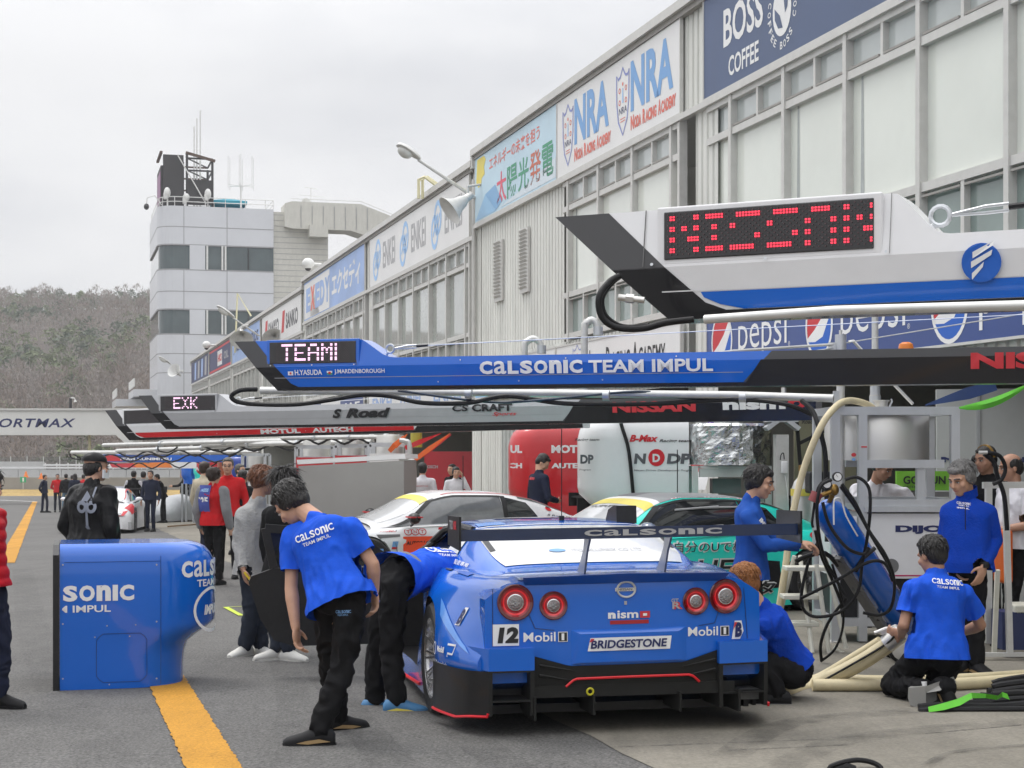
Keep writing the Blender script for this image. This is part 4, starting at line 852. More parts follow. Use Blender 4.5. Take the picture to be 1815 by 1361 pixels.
# the blue one stands on the lane
pb = G(106, 1224); a1 = V((1, .262, 0)).normalized(); n1 = V((-a1.y, a1.x, 0)); Wp = .74
base = pb + n1 * (Wp / 2)
rt = pod(base, a1, n1, .84, 1, Wp, .985, [(z, L * 1.0 if z < .3 else L * 1.0 + .06 * min(1, (z - .29) / .15), w_) for z, L, w_ in ZS], CALB, 'glossy blue fuel tank fairing standing on the yellow line')
front = lambda x, z: base - n1 * (Wp / 2 + .004) + a1 * x + UP * z
mb = MB(); calsonic(mb, lambda a, b: front(a, b), .78, .108, WHT, -.29, .60, .05); mb.text('TEAM IMPUL', front, .52, .048, WHT, .02, x0=-.185, y0=.525)
mb2 = MB(); k = 0
mbc = MB(); o = 0
# trim glyph faces that would hang past the back edge
def cut_left(m, org, ax, x):
    keep = [i for i, f in enumerate(m.f) if all((m.v[j] - org).dot(ax) > x for j in f)]
    m.f = [m.f[i] for i in keep]; m.m = [m.m[i] for i in keep]; m.sm = [m.sm[i] for i in keep]
cut_left(mb, base, a1, .012)
def wrap(s, z, L=1.06, R=Wp / 2):                                     # s: distance along the side, then round the nose
    Rn = R * .95; s0 = L - Rn
    if s <= s0: return base - n1 * (R + .004) + a1 * s + UP * z
    t = -pi / 2 + (s - s0) / Rn; return base + a1 * (s0 + (Rn + .004) * cos(t)) + n1 * (R + .004) * sin(t) + UP * z
calsonic(mb, wrap, .66, .115, WHT, .81, .745, .05); mb.text('TEAM IMPUL', wrap, .48, .05, WHT, .02, x0=.93, y0=.675)
outline(mb, wrap, [(1.10 + .19 * cos(2 * pi * i / 28), .51 + .15 * sin(2 * pi * i / 28)) for i in range(28)], .022, WHT); mb.text('IMPUL', wrap, .2, .07, WHT, .05, .2, x0=1.0, y0=.475)
PODMB.join(mb); PODMB.build('shell', rt)
mb = MB(); LINE = mat('shut_line', (.004, .03, .14), .6)
outline(mb, front, [(.24 + .335 * (.5 + .5 * c_) , .045 + .33 * (.5 + .5 * s_)) for c_, s_ in [(max(-1, min(1, 1.25 * cos(t))), max(-1, min(1, 1.25 * sin(t)))) for t in [2 * pi * i / 40 for i in range(40)]]], .004, LINE)
for x, z in ((.23, .355), (.46, .355), (.325, .03), (.31, .43), (.5, .432)): disc(mb, front, x, z, .005, .005, SILV, n=8)
outline(mb, wrap, [(.668, .02), (.668, .90)], .0035, LINE, False); outline(mb, wrap, [(.03, .865), (.665, .865)], .0035, LINE, False)
for x, z in ((.02, .08), (.02, .45), (.02, .85), (.64, .06), (.64, .45), (.64, .84)): disc(mb, front, x, z, .006, .006, SILV, n=8)
mb.build('hatch_panel_joint', rt)
# white and red ones on their stands
Yw = 19.8; bw = V((P(1221, 740, Yw).x, Yw, gz(Yw))); Hw = P(1100, 740, Yw).z - .95; axw = V((-1, .06, 0)).normalized(); nw = V((axw.y, -axw.x, 0)); nw = nw if nw.y > 0 else -nw
bw.z = P(1221, 958, Yw).z; Hh = P(1100, 740, Yw).z - bw.z
ZW = [(0, .78, 1), (.12, .78, 1), (.22, .80, 1), (.30, .9, 1), (.37, .985, 1), (.43, 1, 1), (.82, 1, 1), (.9, .98, .97), (.95, .95, .92), (.985, .9, .86), (1, .84, .78)]
rt = pod(bw + nw * .5, axw, nw, .8, 1, 1.0, Hh, [(z, L * 1.36, w_) for z, L, w_ in ZW], WPOD, 'white fuel tank fairing with grey and red lettering behind the cars', trim=False)
fw = lambda x, z: bw - nw * .006 - axw * 0 + axw * (1.36 - x) + UP * z
mb = MB(); kx = Yw / F; zf = lambda y: (958 - y) * kx
X_ = lambda px: (px - 1003) * kx
mb.text('B-Max', fw, X_(1148) - X_(1097), .085, RED, .04, .3, x0=X_(1097), y0=zf(783)); mb.text('Racing team', fw, X_(1207) - X_(1150), .045, BLK, .02, .3, x0=X_(1150), y0=zf(785)); mb.text('Racing team', fw, .3, .045, BLK, .02, .3, x0=X_(1003) - .02, y0=zf(783))
for t, a, b, c in (('N', 1105, 1127, GREY), ('DP', 1163, 1206, GREY)): mb.text(t, fw, X_(b) - X_(a), .125, c, .05, .1, x0=X_(a), y0=zf(822))
disc(mb, fw, X_(1145), zf(811), .1, .105, RED, n=18); mb.text('D', lambda a, b: fw(a, b) - nw * .003, .09, .1, WPOD, .04, x0=X_(1138), y0=zf(819)); mb.text('DP', fw, .16, .11, GREY, .05, x0=X_(1010), y0=zf(822))
mb.text('Nissan Driver Development Program', fw, X_(1212) - X_(1105), .028, GREY, .01, .2, x0=X_(1105), y0=zf(836)); mb.text('Program', fw, .14, .028, GREY, .01, .2, x0=X_(1008), y0=zf(835)); PODMB.join(mb); PODMB.build('shell', rt)
mb = MB(); mb.tube([fw(X_(1078), zf(736)), fw(X_(1085), zf(760)) - nw * .02, fw(X_(1096), zf(800)) - nw * .03, fw(X_(1104), zf(880)) - nw * .03], .022, RUB, 8, sub=4); mb.build('strap', rt)
mb = MB()
for s in (.2, .95): 
    for d in (.1, .9): p = bw + axw * s + nw * d; mb.bar(V((p.x, p.y, gz(p.y))), p + UP * .02, .06, .06, ALU)
mb.build('stand', rt)
Yr = 26.2; br_ = V((P(1040, 750, Yr).x, Yr, P(1040, 950, Yr).z)); Hr = P(950, 756, Yr).z - br_.z
rt = pod(br_ + nw * .5, axw, nw, .8, 1, 1.0, Hr, [(z, L * 1.29, w_) for z, L, w_ in [(a, 1 - (1 - b) * 1.25, c) for a, b, c in ZW]], REDP, 'glossy red fuel tank fairing with white lettering', trim=False)
fr = lambda x, z: br_ - nw * .006 + axw * (1.29 - x) + UP * z; kr = Yr / F; Xr = lambda px: (px - 898) * kr; zr = lambda y: (950 - y) * kr
mb = MB()
for t, a, b, y, h in (('MOTUL', 868, 926, 803, .13), ('MOTUL', 978, 1050, 803, .13), ('AUTECH', 862, 926, 830, .085), ('AUTECH', 978, 1050, 830, .085)): mb.text(t, fr, Xr(b) - Xr(a), h, WHT, .05, x0=Xr(a), y0=zr(y))
cut_left(mb, br_ + axw * 1.29, -axw, .05); PODMB.join(mb); PODMB.build('shell', rt)
mb = MB()
for s in (.2, .7):
    for d in (.1, .9): p = br_ + axw * s + nw * d; mb.bar(V((p.x, p.y, gz(p.y))), p + UP * .02, .06, .06, ALU)
mb.cyl(br_ + axw * .62 + nw * .5 + UP * Hr, br_ + axw * .62 + nw * .5 + UP * (Hr + .1), .05, STEEL); mb.build('stand', rt)

# ================================================================== refuelling rig with the steel tank
Yg = 14.3; gx = lambda px, Y=Yg: (px - CX) * Y / F; gzz = lambda y, Y=Yg: CAMZ - (y - HZ) * Y / F
rig = thing('refuelling_rig', V((gx(1590), Yg + .4, gz(Yg))), 'aluminium refuelling rig with stainless tank above a white cabinet', 'refuelling rig')
mb = MB(); ql = .085; D = .85
for px in (1480, 1528, 1692):
    mb.bar(V((gx(px), Yg, gzz(1136))), V((gx(px), Yg, gzz(727))), .075, .075, ALU)
for px in (1480, 1692): mb.bar(V((gx(px), Yg + D, gzz(1110))), V((gx(px), Yg + D, gzz(727))), .075, .075, ALU)
for y, px0, px1 in ((728, 1473, 1699), (822, 1533, 1672), (892, 1528, 1700), (1102, 1476, 1696)):
    mb.bar(V((gx(px0), Yg - .002, gzz(y))), V((gx(px1), Yg - .002, gzz(y))), .072, .072, ALU)
    mb.bar(V((gx(px0), Yg + D + .002, gzz(y))), V((gx(px1), Yg + D, gzz(y))), .072, .072, ALU)
for px in (1480, 1692):
    for y in (728, 892, 1102): mb.bar(V((gx(px), Yg + .04, gzz(y))), V((gx(px), Yg + D - .04, gzz(y))), .07, .07, ALU)
mb.bar(V((gx(1632), Yg + .02, gzz(885))), V((gx(1632), Yg + .02, gzz(826))), .07, .07, ALU)
mb.build('frame', rig)
mb = MB(); cc = V((gx(1575), Yg + .47, 0)); r_ = px_len(1484, 1668, Yg + .3) / 2
mb.lathe([(0, gzz(816)), (r_, gzz(816)), (r_, gzz(734)), (r_ * .97, gzz(730)), (0, gzz(729))], V((cc.x, cc.y, 0)), UP, STEEL, 40); mb.lathe([(r_ + .006, gzz(736)), (r_ + .006, gzz(732.5))], V((cc.x, cc.y, 0)), UP, ALU, 40); mb.build('tank', rig)
mb = MB(); q = V((gx(1580), Yg + .4, gzz(729))); mb.cyl(q, q + UP * .1, .06, STEEL); mb.cyl(q + UP * .1, q + UP * .11, .075, STEEL); mb.tube([q + V((.06, 0, .02)), q + V((.1, 0, .1)), q + V((.09, 0, .12))], .009, ALU, 6); mb.build('filler_cap', rig)
mb = MB(); mb.box(V((gx(1540) - .05, Yg - .041, gzz(792))), (.05, .004, .012), ink('sticker_red', (.6, .03, .03))); disc(mb, plane_fn(V((gx(1511), Yg - .05, gzz(806))), V((1, 0, 0)), UP), 0, 0, .022, .017, PEPR, n=14); disc(mb, plane_fn(V((gx(1511), Yg - .051, gzz(812))), V((1, 0, 0)), UP), 0, -.01, .018, .012, SKB, n=12); mb.v = [p + V((0, .0, 0)) for p in mb.v]; mb.build('sticker', rig)
mb = MB(); mb.box(V((gx(1612), Yg + .38, (gzz(910) + gzz(1025)) / 2)), (gx(1686) - gx(1534), .8, gzz(910) - gzz(1025)), WPOD); mb.box(V((gx(1500), Yg + .38, (gzz(915) + gzz(1023)) / 2)), (gx(1522) - gx(1484), .78, gzz(915) - gzz(1023)), WPOD)
mb.box(V((gx(1610), Yg + .36, gzz(902))), (gx(1690) - gx(1530), .84, .05), ALU)
fd = lambda x, z: V((gx(1586) + x, Yg - .024, gzz(946) + z)); mb.text('DIJON', fd, px_len(1586, 1700, Yg), .075, NAVY, .06, x0=0, y0=0); mb.text('Racing', fd, .3, .09, ink('crimson', (.5, .02, .12)), .01, .3, x0=.2, y0=-.13)
mb.text('DIJON', lambda x, z: V((gx(1486) + x, Yg - .014, gzz(963) + z)), .17, .07, NAVY, .04); mb.flat([(0, 0), (.73, 0), (.73, .012), (0, .012)], lambda x, z: V((gx(1536) + x, Yg - .024, gzz(1021) + z)), ink('crimson', (.5, .02, .12))); disc(mb, lambda x, z: V((gx(1579) + x, Yg - .024, gzz(1003) + z)), 0, 0, .065, .065, ink('grey_disc', (.16, .16, .16)), n=20); mb.build('cabinet', rig)
mb = MB(); mb.box(V((gx(1580), Yg + .4, (gzz(1024) + gzz(1098)) / 2)), (.95, .75, gzz(1024) - gzz(1098)), BLKP); mb.build('lower_case', rig)
mb = MB()
for px in (1480, 1692): mb.cyl(V((gx(px), Yg, gz(Yg))), V((gx(px), Yg, gzz(1120))), .014, STEEL, n=8); mb.lathe([(.05, 0), (.05, .015), (.02, .03), (0, .03)], V((gx(px), Yg, gz(Yg))), UP, STEEL, 12)
mb.build('levelling_foot', rig)
# foil wrapped drum on its frame, control column
Yf = 19.6; fg = lambda px: (px - CX) * Yf / F; fz = lambda y: CAMZ - (y - HZ) * Yf / F
dr = thing('foil_drum', V((fg(1297), Yf, gz(Yf))), 'fuel drum wrapped in crumpled silver foil on a steel frame', 'drum')
mb = MB(); rr = px_len(1228, 1372, Yf) / 2; n = 72; K = 16; vs = []
for j in range(K + 1):
    for i in range(n):
        a = 2 * pi * i / n; z = fz(824) + (fz(750) - fz(824)) * j / K; q = V((cos(a), sin(a), z * 3)); rrr = rr + .03 * mnoise.noise(V((q.x * 5, q.y * 5, z * 6))) + .016 * abs(mnoise.noise(V((q.x * 14, q.y * 14, z * 15 + 5)))) - (.03 if j == K else 0)
        vs.append(V((fg(1300) + rrr * cos(a), Yf + .3 + rrr * sin(a), z)))
mb.add(vs, [(j * n + i, j * n + (i + 1) % n, (j + 1) * n + (i + 1) % n, (j + 1) * n + i) for j in range(K) for i in range(n)], FOIL, False); mb.add([vs[K * n + i] for i in range(n)], [list(range(n))], ALU); mb.build('shell', dr)
mb = MB(); mb.tube([V((fg(1240) + .06 * k, Yf + .1 + .1 * sin(k), fz(746))) for k in range(9)], .03, GALV, 8, sub=3); mb.cyl(V((fg(1262), Yf + .1, fz(750))), V((fg(1262), Yf + .1, fz(730))), .04, mat('purple_anodised', (.2, .08, .45), .3, metal=.6)); mb.build('pipework', dr)
mb = MB()
for px in (1232, 1362):
    mb.bar(V((fg(px), Yf, gz(Yf))), V((fg(px), Yf, fz(826))), .07, .07, GALV); mb.bar(V((fg(px), Yf + .6, gz(Yf))), V((fg(px), Yf + .6, fz(826))), .07, .07, GALV)
mb.box(V((fg(1297), Yf, fz(838))), (.78, .08, .1), GALV); mb.box(V((fg(1300), Yf + .3, fz(828))), (.8, .7, .03), GALV); mb.box(V((fg(1290), Yf + .25, fz(862))), (.34, .3, .18), DKG); mb.build('frame', dr)
col = thing('control_column', V((fg(1388), Yf - .2, gz(Yf))), 'grey metal refuelling column with funnel top and white switch box', 'column')
Yc = 19.0; cg = lambda px: (px - CX) * Yc / F; cz = lambda y: CAMZ - (y - HZ) * Yc / F
mb = MB(); mb.box(V((cg(1388), Yc + .15, (cz(770) + gz(Yc)) / 2)), (.15, .2, cz(770) - gz(Yc)), GALV); mb.build('post', col)
mb = MB(); mb.box(V((cg(1388), Yc + .15, cz(740))), (.36, .3, .1), ALU); mb.lathe([(.1, 0), (.03, .12), (.03, .3)], V((cg(1392), Yc + .1, cz(732))), UP, STEEL, 14); mb.box(V((cg(1370), Yc + .1, cz(752))), (.18, .25, .05), ALU, (V((.8, 0, .6)), V((0, 1, 0)), V((-.6, 0, .8)))); mb.box(V((cg(1406), Yc + .1, cz(752))), (.18, .25, .05), ALU, (V((.8, 0, -.6)), V((0, 1, 0)), V((.6, 0, .8)))); mb.build('funnel', col)
mb = MB(); mb.box(V((cg(1390), Yc, cz(828))), (.075, .06, .14), WPOD, bev=.008); mb.tube([V((cg(1390), Yc, cz(814))), V((cg(1388), Yc - .02, cz(803))), V((cg(1384), Yc - .02, cz(806))), V((cg(1383), Yc, cz(815)))], .006, RUB, 6, sub=4); mb.tube([V((cg(1391), Yc, cz(841))), V((cg(1395), Yc - .02, cz(870))), V((cg(1397), Yc, cz(900)))], .005, WPOD, 5, sub=4); mb.build('switch_box', col)
mb = MB(); mb.text('46', plane_fn(V((cg(1347), Yc + .2, cz(731))), V((1, 0, 0)), UP), .06, .06, BLK, .04); mb.box(V((cg(1352), Yc + .22, cz(726))), (.09, .02, .11), PW); mb.box(V((cg(1374), Yc + .24, cz(722))), (.14, .02, .1), SILV); mb.text('SR', plane_fn(V((cg(1364), Yc + .225, cz(728))), V((1, 0, 0)), UP), .09, .07, BLK, .05, .3); mb.build('number_plate', col)
# compressed gas bottles behind, black bracing
for k, (px, yb, col_) in enumerate(((1420, 850, GALV), (1448, 846, GALV), (1478, 852, GALV), (1650, 835, GALV))):
    mb = MB(); Yq = 18.6; x = (px - CX) * Yq / F; zt_ = CAMZ - (yb - 15 - HZ) * Yq / F; mb.lathe([(0, zt_), (.02, zt_), (.03, zt_ - .06), (.08, zt_ - .12), (.115, zt_ - .22), (.115, gz(Yq)), (0, gz(Yq))], V((x, Yq, 0)), UP, col_, 18); mb.cyl(V((x, Yq, zt_)), V((x, Yq, zt_ + .07)), .03, BRASS, n=8); mb.lathe([(.119, zt_ - .28), (.119, zt_ - .2)], V((x, Yq, 0)), UP, YLW, 18)
    mb.build('gas_bottle', label=('grey gas bottle nearest the control column', 'middle grey gas bottle behind the cream hose', 'grey gas bottle next to the rig frame', 'grey gas bottle seen through the rig beside a green sign')[k], cat='gas bottle', group='gas bottles behind the rig')
mb = MB(); q = lambda px, py, Y=19.3: P(px, py, Y)
mb.box(q(1462, 806, 19.9), (.75, .05, 1.0), mat('khaki_panel', (.20, .19, .12), .7)); mb.text('Road & Race', plane_fn(q(1421, 751, 19.8), V((1, 0, 0)), UP), .33, .05, BLK, .03, .3)
mb.build('garage_panel', label='dull olive partition panel behind the cream hose', cat='panel')
mb = MB()
for a, b in ((q(1416, 786, 19.2), q(1460, 764, 19.2)), (q(1432, 800, 19.2), q(1450, 740, 19.2)), (q(1412, 745, 19.2), q(1420, 845, 19.2)), (q(1460, 800, 19.2), q(1480, 770, 19.2))): mb.bar(a, b, .04, .04, BLKP)
mb.build('tyre_rack', label='black tubular rack between gas bottles and rig', cat='rack')
mb = MB(); mb.box(q(1455, 855, 18.0), (.3, .3, .24), BLKP, bev=.02); mb.build('battery_case', label='black square case below the tubular rack', cat='case')
# cream hoses: the arch over the rig and the pair on the ground
mb = MB(); mb.tube([P(1380, 1085, 13.9), P(1393, 1000, 13.9), P(1402, 930, 13.95), P(1422, 840, 14.0), P(1452, 762, 14.0), P(1480, 722, 14.1), P(1506, 710, 14.4), P(1540, 718, 14.6), P(1555, 735, 14.7)], .03, CRM, 12, sub=6); mb.build('arched_hose', label='cream hose arching over the rig down behind the ladder', cat='hose')
mb = MB(); mb.tube([P(1421, 710, 14.4), P(1440, 728, 14.3), P(1452, 760, 14.2), P(1462, 800, 14.2), P(1464, 845, 14.2), P(1466, 900, 14.2), P(1466, 960, 14.2)], .022, RUB, 8, sub=5); mb.build('black_hose', label='black hose dropping from the pipe boom end', cat='hose')
hh = thing('refuel_hose', G(1420, 1232), 'cream twin refuelling hose held at its silver nozzle by the kneeling man', 'hose')
Ye = 11.0
mb = MB(); mb.tube([G(1380, 1236) + UP * .05, P(1425, 1222, 11.2), P(1480, 1198, 11.1), P(1530, 1172, 11), P(1578, 1140, 10.9)], .055, CRM, 12, sub=5); mb.tube([G(1385, 1230) + UP * .1, P(1440, 1205, 11.3), P(1520, 1160, 11.2), P(1560, 1135, 11.1)], .03, CRM, 10, sub=5); mb.build('hose', hh)
mb = MB(); mb.tube([P(1440, 1217, 11.1), P(1520, 1172, 10.95), P(1570, 1142, 10.85), P(1585, 1128, 10.8)], .008, RUB, 6, sub=4); mb.build('cord', hh)
mb = MB(); a, b = P(1572, 1142, 10.9), P(1600, 1120, 10.85); mb.cyl(a, b, .062, STEEL, n=14); mb.box(P(1575, 1116, 10.9), (.12, .04, .03), STEEL, (V((.9, 0, .35)), V((0, 1, 0)), V((-.35, 0, .9)))); mb.tube([P(1550, 1122, 10.9), P(1570, 1114, 10.9), P(1596, 1112, 10.9)], .012, STEEL, 8); mb.tube([P(1553, 1119, 10.9), P(1575, 1127, 10.9), P(1590, 1132, 10.9)], .01, STEEL, 8); mb.build('nozzle', hh)
mb = MB(); mb.tube([G(1440, 1226) + UP * .045, G(1560, 1226) + UP * .045, G(1700, 1224) + UP * .045, G(1850, 1212) + UP * .045], .042, CRM, 10, sub=4); mb.tube([G(1480, 1212) + UP * .045, G(1560, 1216) + UP * .045, G(1700, 1213) + UP * .045, G(1850, 1203) + UP * .045], .03, CRM, 10, sub=4); mb.build('ground_hose', label='cream hoses lying flat on the concrete behind kneeling man', cat='hose')
# step ladder
lad = thing('step_ladder', G(1430, 1155), 'cream painted folding step ladder beside the green car', 'ladder')
mb = MB(); Yl = 13.5
for a, b in (((1408, 985), (1373, 1128)), ((1462, 985), (1500, 1150)), ((1447, 1000), (1470, 1160)), ((1418, 985), (1440, 1158))): mb.tube([P(*a, Yl + (.35 if a[0] in (1408, 1418) else 0)), P(*b, Yl + (.5 if a[0] == 1408 else -.1))], .019, CREAMP, 8)
mb.tube([P(1478, 1148, Yl), P(1500, 1160, Yl), P(1440, 1160, Yl)], .02, CREAMP, 8); mb.build('rail', lad)
for (x0, x1, y) in ((1390, 1465, 1007), (1385, 1456, 1057), (1395, 1448, 1105)):
    mb = MB(); mb.box(P((x0 + x1) / 2, y, Yl + .1), (px_len(x0, x1, Yl), .22, .035), CREAMP, bev=.006); mb.build('tread', lad)
# nitrogen bottle on its trolley, with gauges and a tangle of hoses
nb = thing('gas_trolley', G(1580, 1170), 'blue gas bottle tilted on a trolley draped with black hoses', 'gas trolley')
top, bot = P(1466, 900, 12.2), P(1601, 1108, 12.9); d = (bot - top).normalized(); r_ = .125
mb = MB(); mb.lathe([(0, -.05), (.04, -.05), (.075, -.02), (.105, .03), (r_, .1), (r_, (bot - top).length), (.1, (bot - top).length + .03), (0, (bot - top).length + .04)], top, d, CALB, 28); mb.build('bottle', nb)
side = d.cross(V((0, 1, 0))).normalized(); side = side if side.z < 0 else -side
mb = MB()
for o in (-.1, .1): mb.bar(top + d * .42 + side * .15 + V((0, o, 0)), bot + d * .12 + side * .15 + V((0, o, 0)), .05, .03, DKG)
for t in (.45, .8, 1.15): mb.bar(top + d * t + side * .15 - V((0, .12, 0)), top + d * t + side * .15 + V((0, .12, 0)), .03, .03, BLKP)
mb.tube([top + d * .5 + side * .17, top + d * .33 + side * .2, top + d * .25 + side * .32, top + d * .22 + side * .42], .018, BLKP, 8, sub=3)
mb.tube([top + d * .62 - V((0, .13, 0)) + side * .1, top + d * .56 - V((0, .15, 0)), top + d * .56 - V((0, .12, 0)) - side * .12], .018, BLKP, 8); mb.build('trolley', nb)
for o in (-.16, .16): mb = MB(); c = V((bot.x - .05, bot.y + o, gz(12.9) + .11)); mb.lathe([(.03, -.03), (.09, -.03), (.11, -.02), (.11, .02), (.09, .03), (.03, .03)], c, (0, 1, 0), RUB, 20); mb.lathe([(0, -.034), (.06, -.036), (.085, -.031)], c, (0, 1, 0), STEEL, 16); mb.build('wheel', nb)
mb = MB(); q = P(1479, 868, 12.1); mb.ell(q, (.035, .035, .045), BRASS, n=10, k=6); mb.cyl(q + V((-.14, 0, -.06)), q, .018, BRASS, n=8); mb.cyl(q, top, .02, BRASS, n=8); mb.cyl(q + V((-.16, -.02, -.09)), q + V((-.13, -.02, -.02)), .045, mat('maroon_knob', (.25, .05, .05), .5), n=10); mb.build('regulator', nb)
for c in (P(1484, 845, 12.05), P(1465, 858, 12.1)): mb = MB(); mb.cyl(c - V((0, .02, 0)), c + V((0, .02, 0)), .036, BLKP, n=20); mb.lathe([(0, -.022), (.028, -.022)], c, (0, 1, 0), PW, 18); mb.bar(c - V((0, .024, 0)), c - V((.014, .024, -.018)), .004, .002, BLK); mb.build('gauge', nb)
HS = [[(1498, 850, 12), (1520, 846, 12), (1540, 865, 12), (1542, 910, 12), (1536, 960, 12.1), (1528, 1000, 12.2), (1520, 1050, 12.2), (1488, 1085, 12.3), (1440, 1092, 12.4), (1420, 1065, 12.4), (1432, 1000, 12.4), (1450, 960, 12.4)],
      [(1492, 858, 12), (1515, 890, 12), (1540, 940, 12), (1570, 985, 12), (1585, 1030, 12.1), (1580, 1075, 12.2), (1560, 1090, 12.3), (1530, 1086, 12.3)], [(1490, 862, 12.05), (1520, 905, 12.1), (1545, 950, 12.1), (1575, 1000, 12.2)],
      [(1474, 850, 12), (1455, 862, 12), (1448, 900, 12), (1452, 950, 12.1), (1462, 990, 12.2), (1478, 1020, 12.3), (1498, 1055, 12.3)], [(1468, 848, 12.1), (1450, 865, 12.1), (1440, 920, 12.1), (1441, 935, 12.1)],
      [(1458, 890, 11.95), (1470, 930, 11.95), (1500, 970, 11.95), (1530, 982, 12), (1540, 970, 12)], [(1420, 1060, 12.3), (1480, 1030, 12.2), (1540, 996, 12.1), (1570, 1000, 12.1), (1582, 1030, 12.1)],
      [(1475, 1000, 12.3), (1492, 1060, 12.4), (1494, 1110, 12.5), (1480, 1150, 12.6), (1455, 1172, 12.7)], [(1500, 1060, 12.4), (1470, 1100, 12.5), (1455, 1140, 12.6), (1456, 1170, 12.7)], [(1445, 940, 12.2), (1456, 985, 12.25), (1476, 1030, 12.3), (1492, 1070, 12.35)]]
for i, h in enumerate(HS): mb = MB(); mb.tube([P(*p) for p in h], .0125 if i not in (4, 7) else .010, RUB, 8, sub=6); mb.build('hose', nb)
mb = MB(); mb.tube([P(1478, 930, 11.95), P(1478, 890, 11.95), P(1485, 882, 11.95), P(1492, 888, 11.98), P(1500, 915, 12.0), P(1520, 950, 12.05)], .006, WPOD, 6, sub=4); mb.build('white_cord', nb)
# tray, bottle and black hoses with a lime strap by the kneeling man
tr = thing('metal_scoop', G(1640, 1256), 'grey metal refuelling scoop with white cap on the concrete', 'scoop')
Yt = 10.25; tg = lambda px, py, d=0: P(px, py, Yt + d)
mb = MB(); mb.loft([[tg(1610, 1219), tg(1641, 1216), tg(1641, 1252), tg(1633, 1256), tg(1613, 1250), tg(1609, 1236)], [tg(1617, 1214, .3), tg(1646, 1211, .3), tg(1646, 1247, .3), tg(1640, 1251, .3), tg(1620, 1245, .3), tg(1616, 1231, .3)]], GBOX, smooth=False)
mb.add([tg(1641, 1216), tg(1690, 1199, .1), tg(1695, 1209, .1), tg(1666, 1224), tg(1642, 1228)], [(0, 1, 2, 3, 4)], GBOX); mb.add([tg(1641, 1216, .02), tg(1660, 1222, .05), tg(1660, 1250, .05), tg(1641, 1253, .02)], [(0, 1, 2, 3)], DKG); mb.build('body', tr)
mb = MB(); mb.cyl(tg(1638, 1219, .08), tg(1638, 1208, .08), .018, PW, n=14); mb.build('cap', tr)
mb = MB(); r = random.Random(9)
hp = thing('hose_bundle', G(1760, 1262), 'flat bundle of black hoses tied by a lime green strap', 'hose bundle')
for k in range(7):
    y0 = 1262 - k * 6; Yh = G(1700, y0).y; mb = MB(); x0 = 1628 if k in (0, 1) else 1690 + 12 * k
    mb.tube([P(x0, y0 - 2 - (k > 1) * k, Yh), P(x0 + 45, y0 - 4 + r.uniform(-2, 2), Yh), P(1760, y0 - 4 - k * 2 + r.uniform(-3, 3), Yh), P(1840, y0 - 6 - k * 4, Yh), P(1900, y0 - 9 - k * 4, Yh)], .019 + .005 * (k % 2), RUB, 8, sub=4); mb.build('hose', hp)
mb = MB(); st_ = [P(1645, 1258, 10.0), P(1672, 1254, 10.0), P(1700, 1246, 10.05), P(1722, 1233, 10.1), P(1745, 1233, 10.1), P(1765, 1236, 10.1), P(1775, 1231, 10.15), P(1788, 1236, 10.15)]
mb.add([p + UP * .018 + V((0, .05 * sin(i), 0)) for i, p in enumerate(st_)] + [p - UP * .012 - V((0, .02, 0)) for p in st_], [(i, i + 1, 9 + i, 8 + i) for i in range(7)], LIMEC, True); mb.build('strap', hp)
mb = MB(); mb.tube([P(1470, 1362, 8.06), P(1490, 1352, 8.06), P(1520, 1347, 8.08), P(1548, 1352, 8.08), P(1562, 1364, 8.06), P(1540, 1376, 8.04), P(1490, 1376, 8.03)], .013, RUB, 8, True, sub=4); mb.tube([P(1480, 1365, 8.06), P(1500, 1358, 8.06), P(1515, 1364, 8.06)], .02, BLKP, 8); mb.build('cable_loop', label='loop of black cable at the bottom edge of the concrete', cat='cable')
# big grey flight case
fc = thing('equipment_case', V((P(620, 850, 24).x, 24.4, gz(24))), 'large plain grey equipment case with white lid behind the white car', 'case')
Yx = 24.; q = lambda px, py, d=0: P(px, py, Yx + d)
mb = MB(); A = [q(529, 826), q(716, 816, -.35), q(716, 908, -.35), q(527, 925)]; Bk = [p + V((.12, 1.0, 0)) for p in A]; mb.loft([A, Bk], GBOX, smooth=False); mb.build('body', fc)
mb = MB(); A = [q(526, 815), q(718, 805, -.35), q(719, 813, -.35), q(527, 823)]; Bk = [p + V((.12, 1.05, 0)) for p in A]; mb.loft([A, Bk], PW, smooth=False); mb.build('lid', fc)
mb = MB(); 
for p in (q(535, 925, .1), q(705, 908, -.2), q(545, 925, .9), q(710, 908, .7)): mb.cyl(V((p.x, p.y, gz(p.y))), p, .05, DKG, n=8)
mb.box(q(622, 912, -.1), (1.5, .06, .05), ALU, ((V((1, -.23, 0))).normalized(), V((.23, 1, 0)).normalized(), UP)); mb.build('stand', fc)
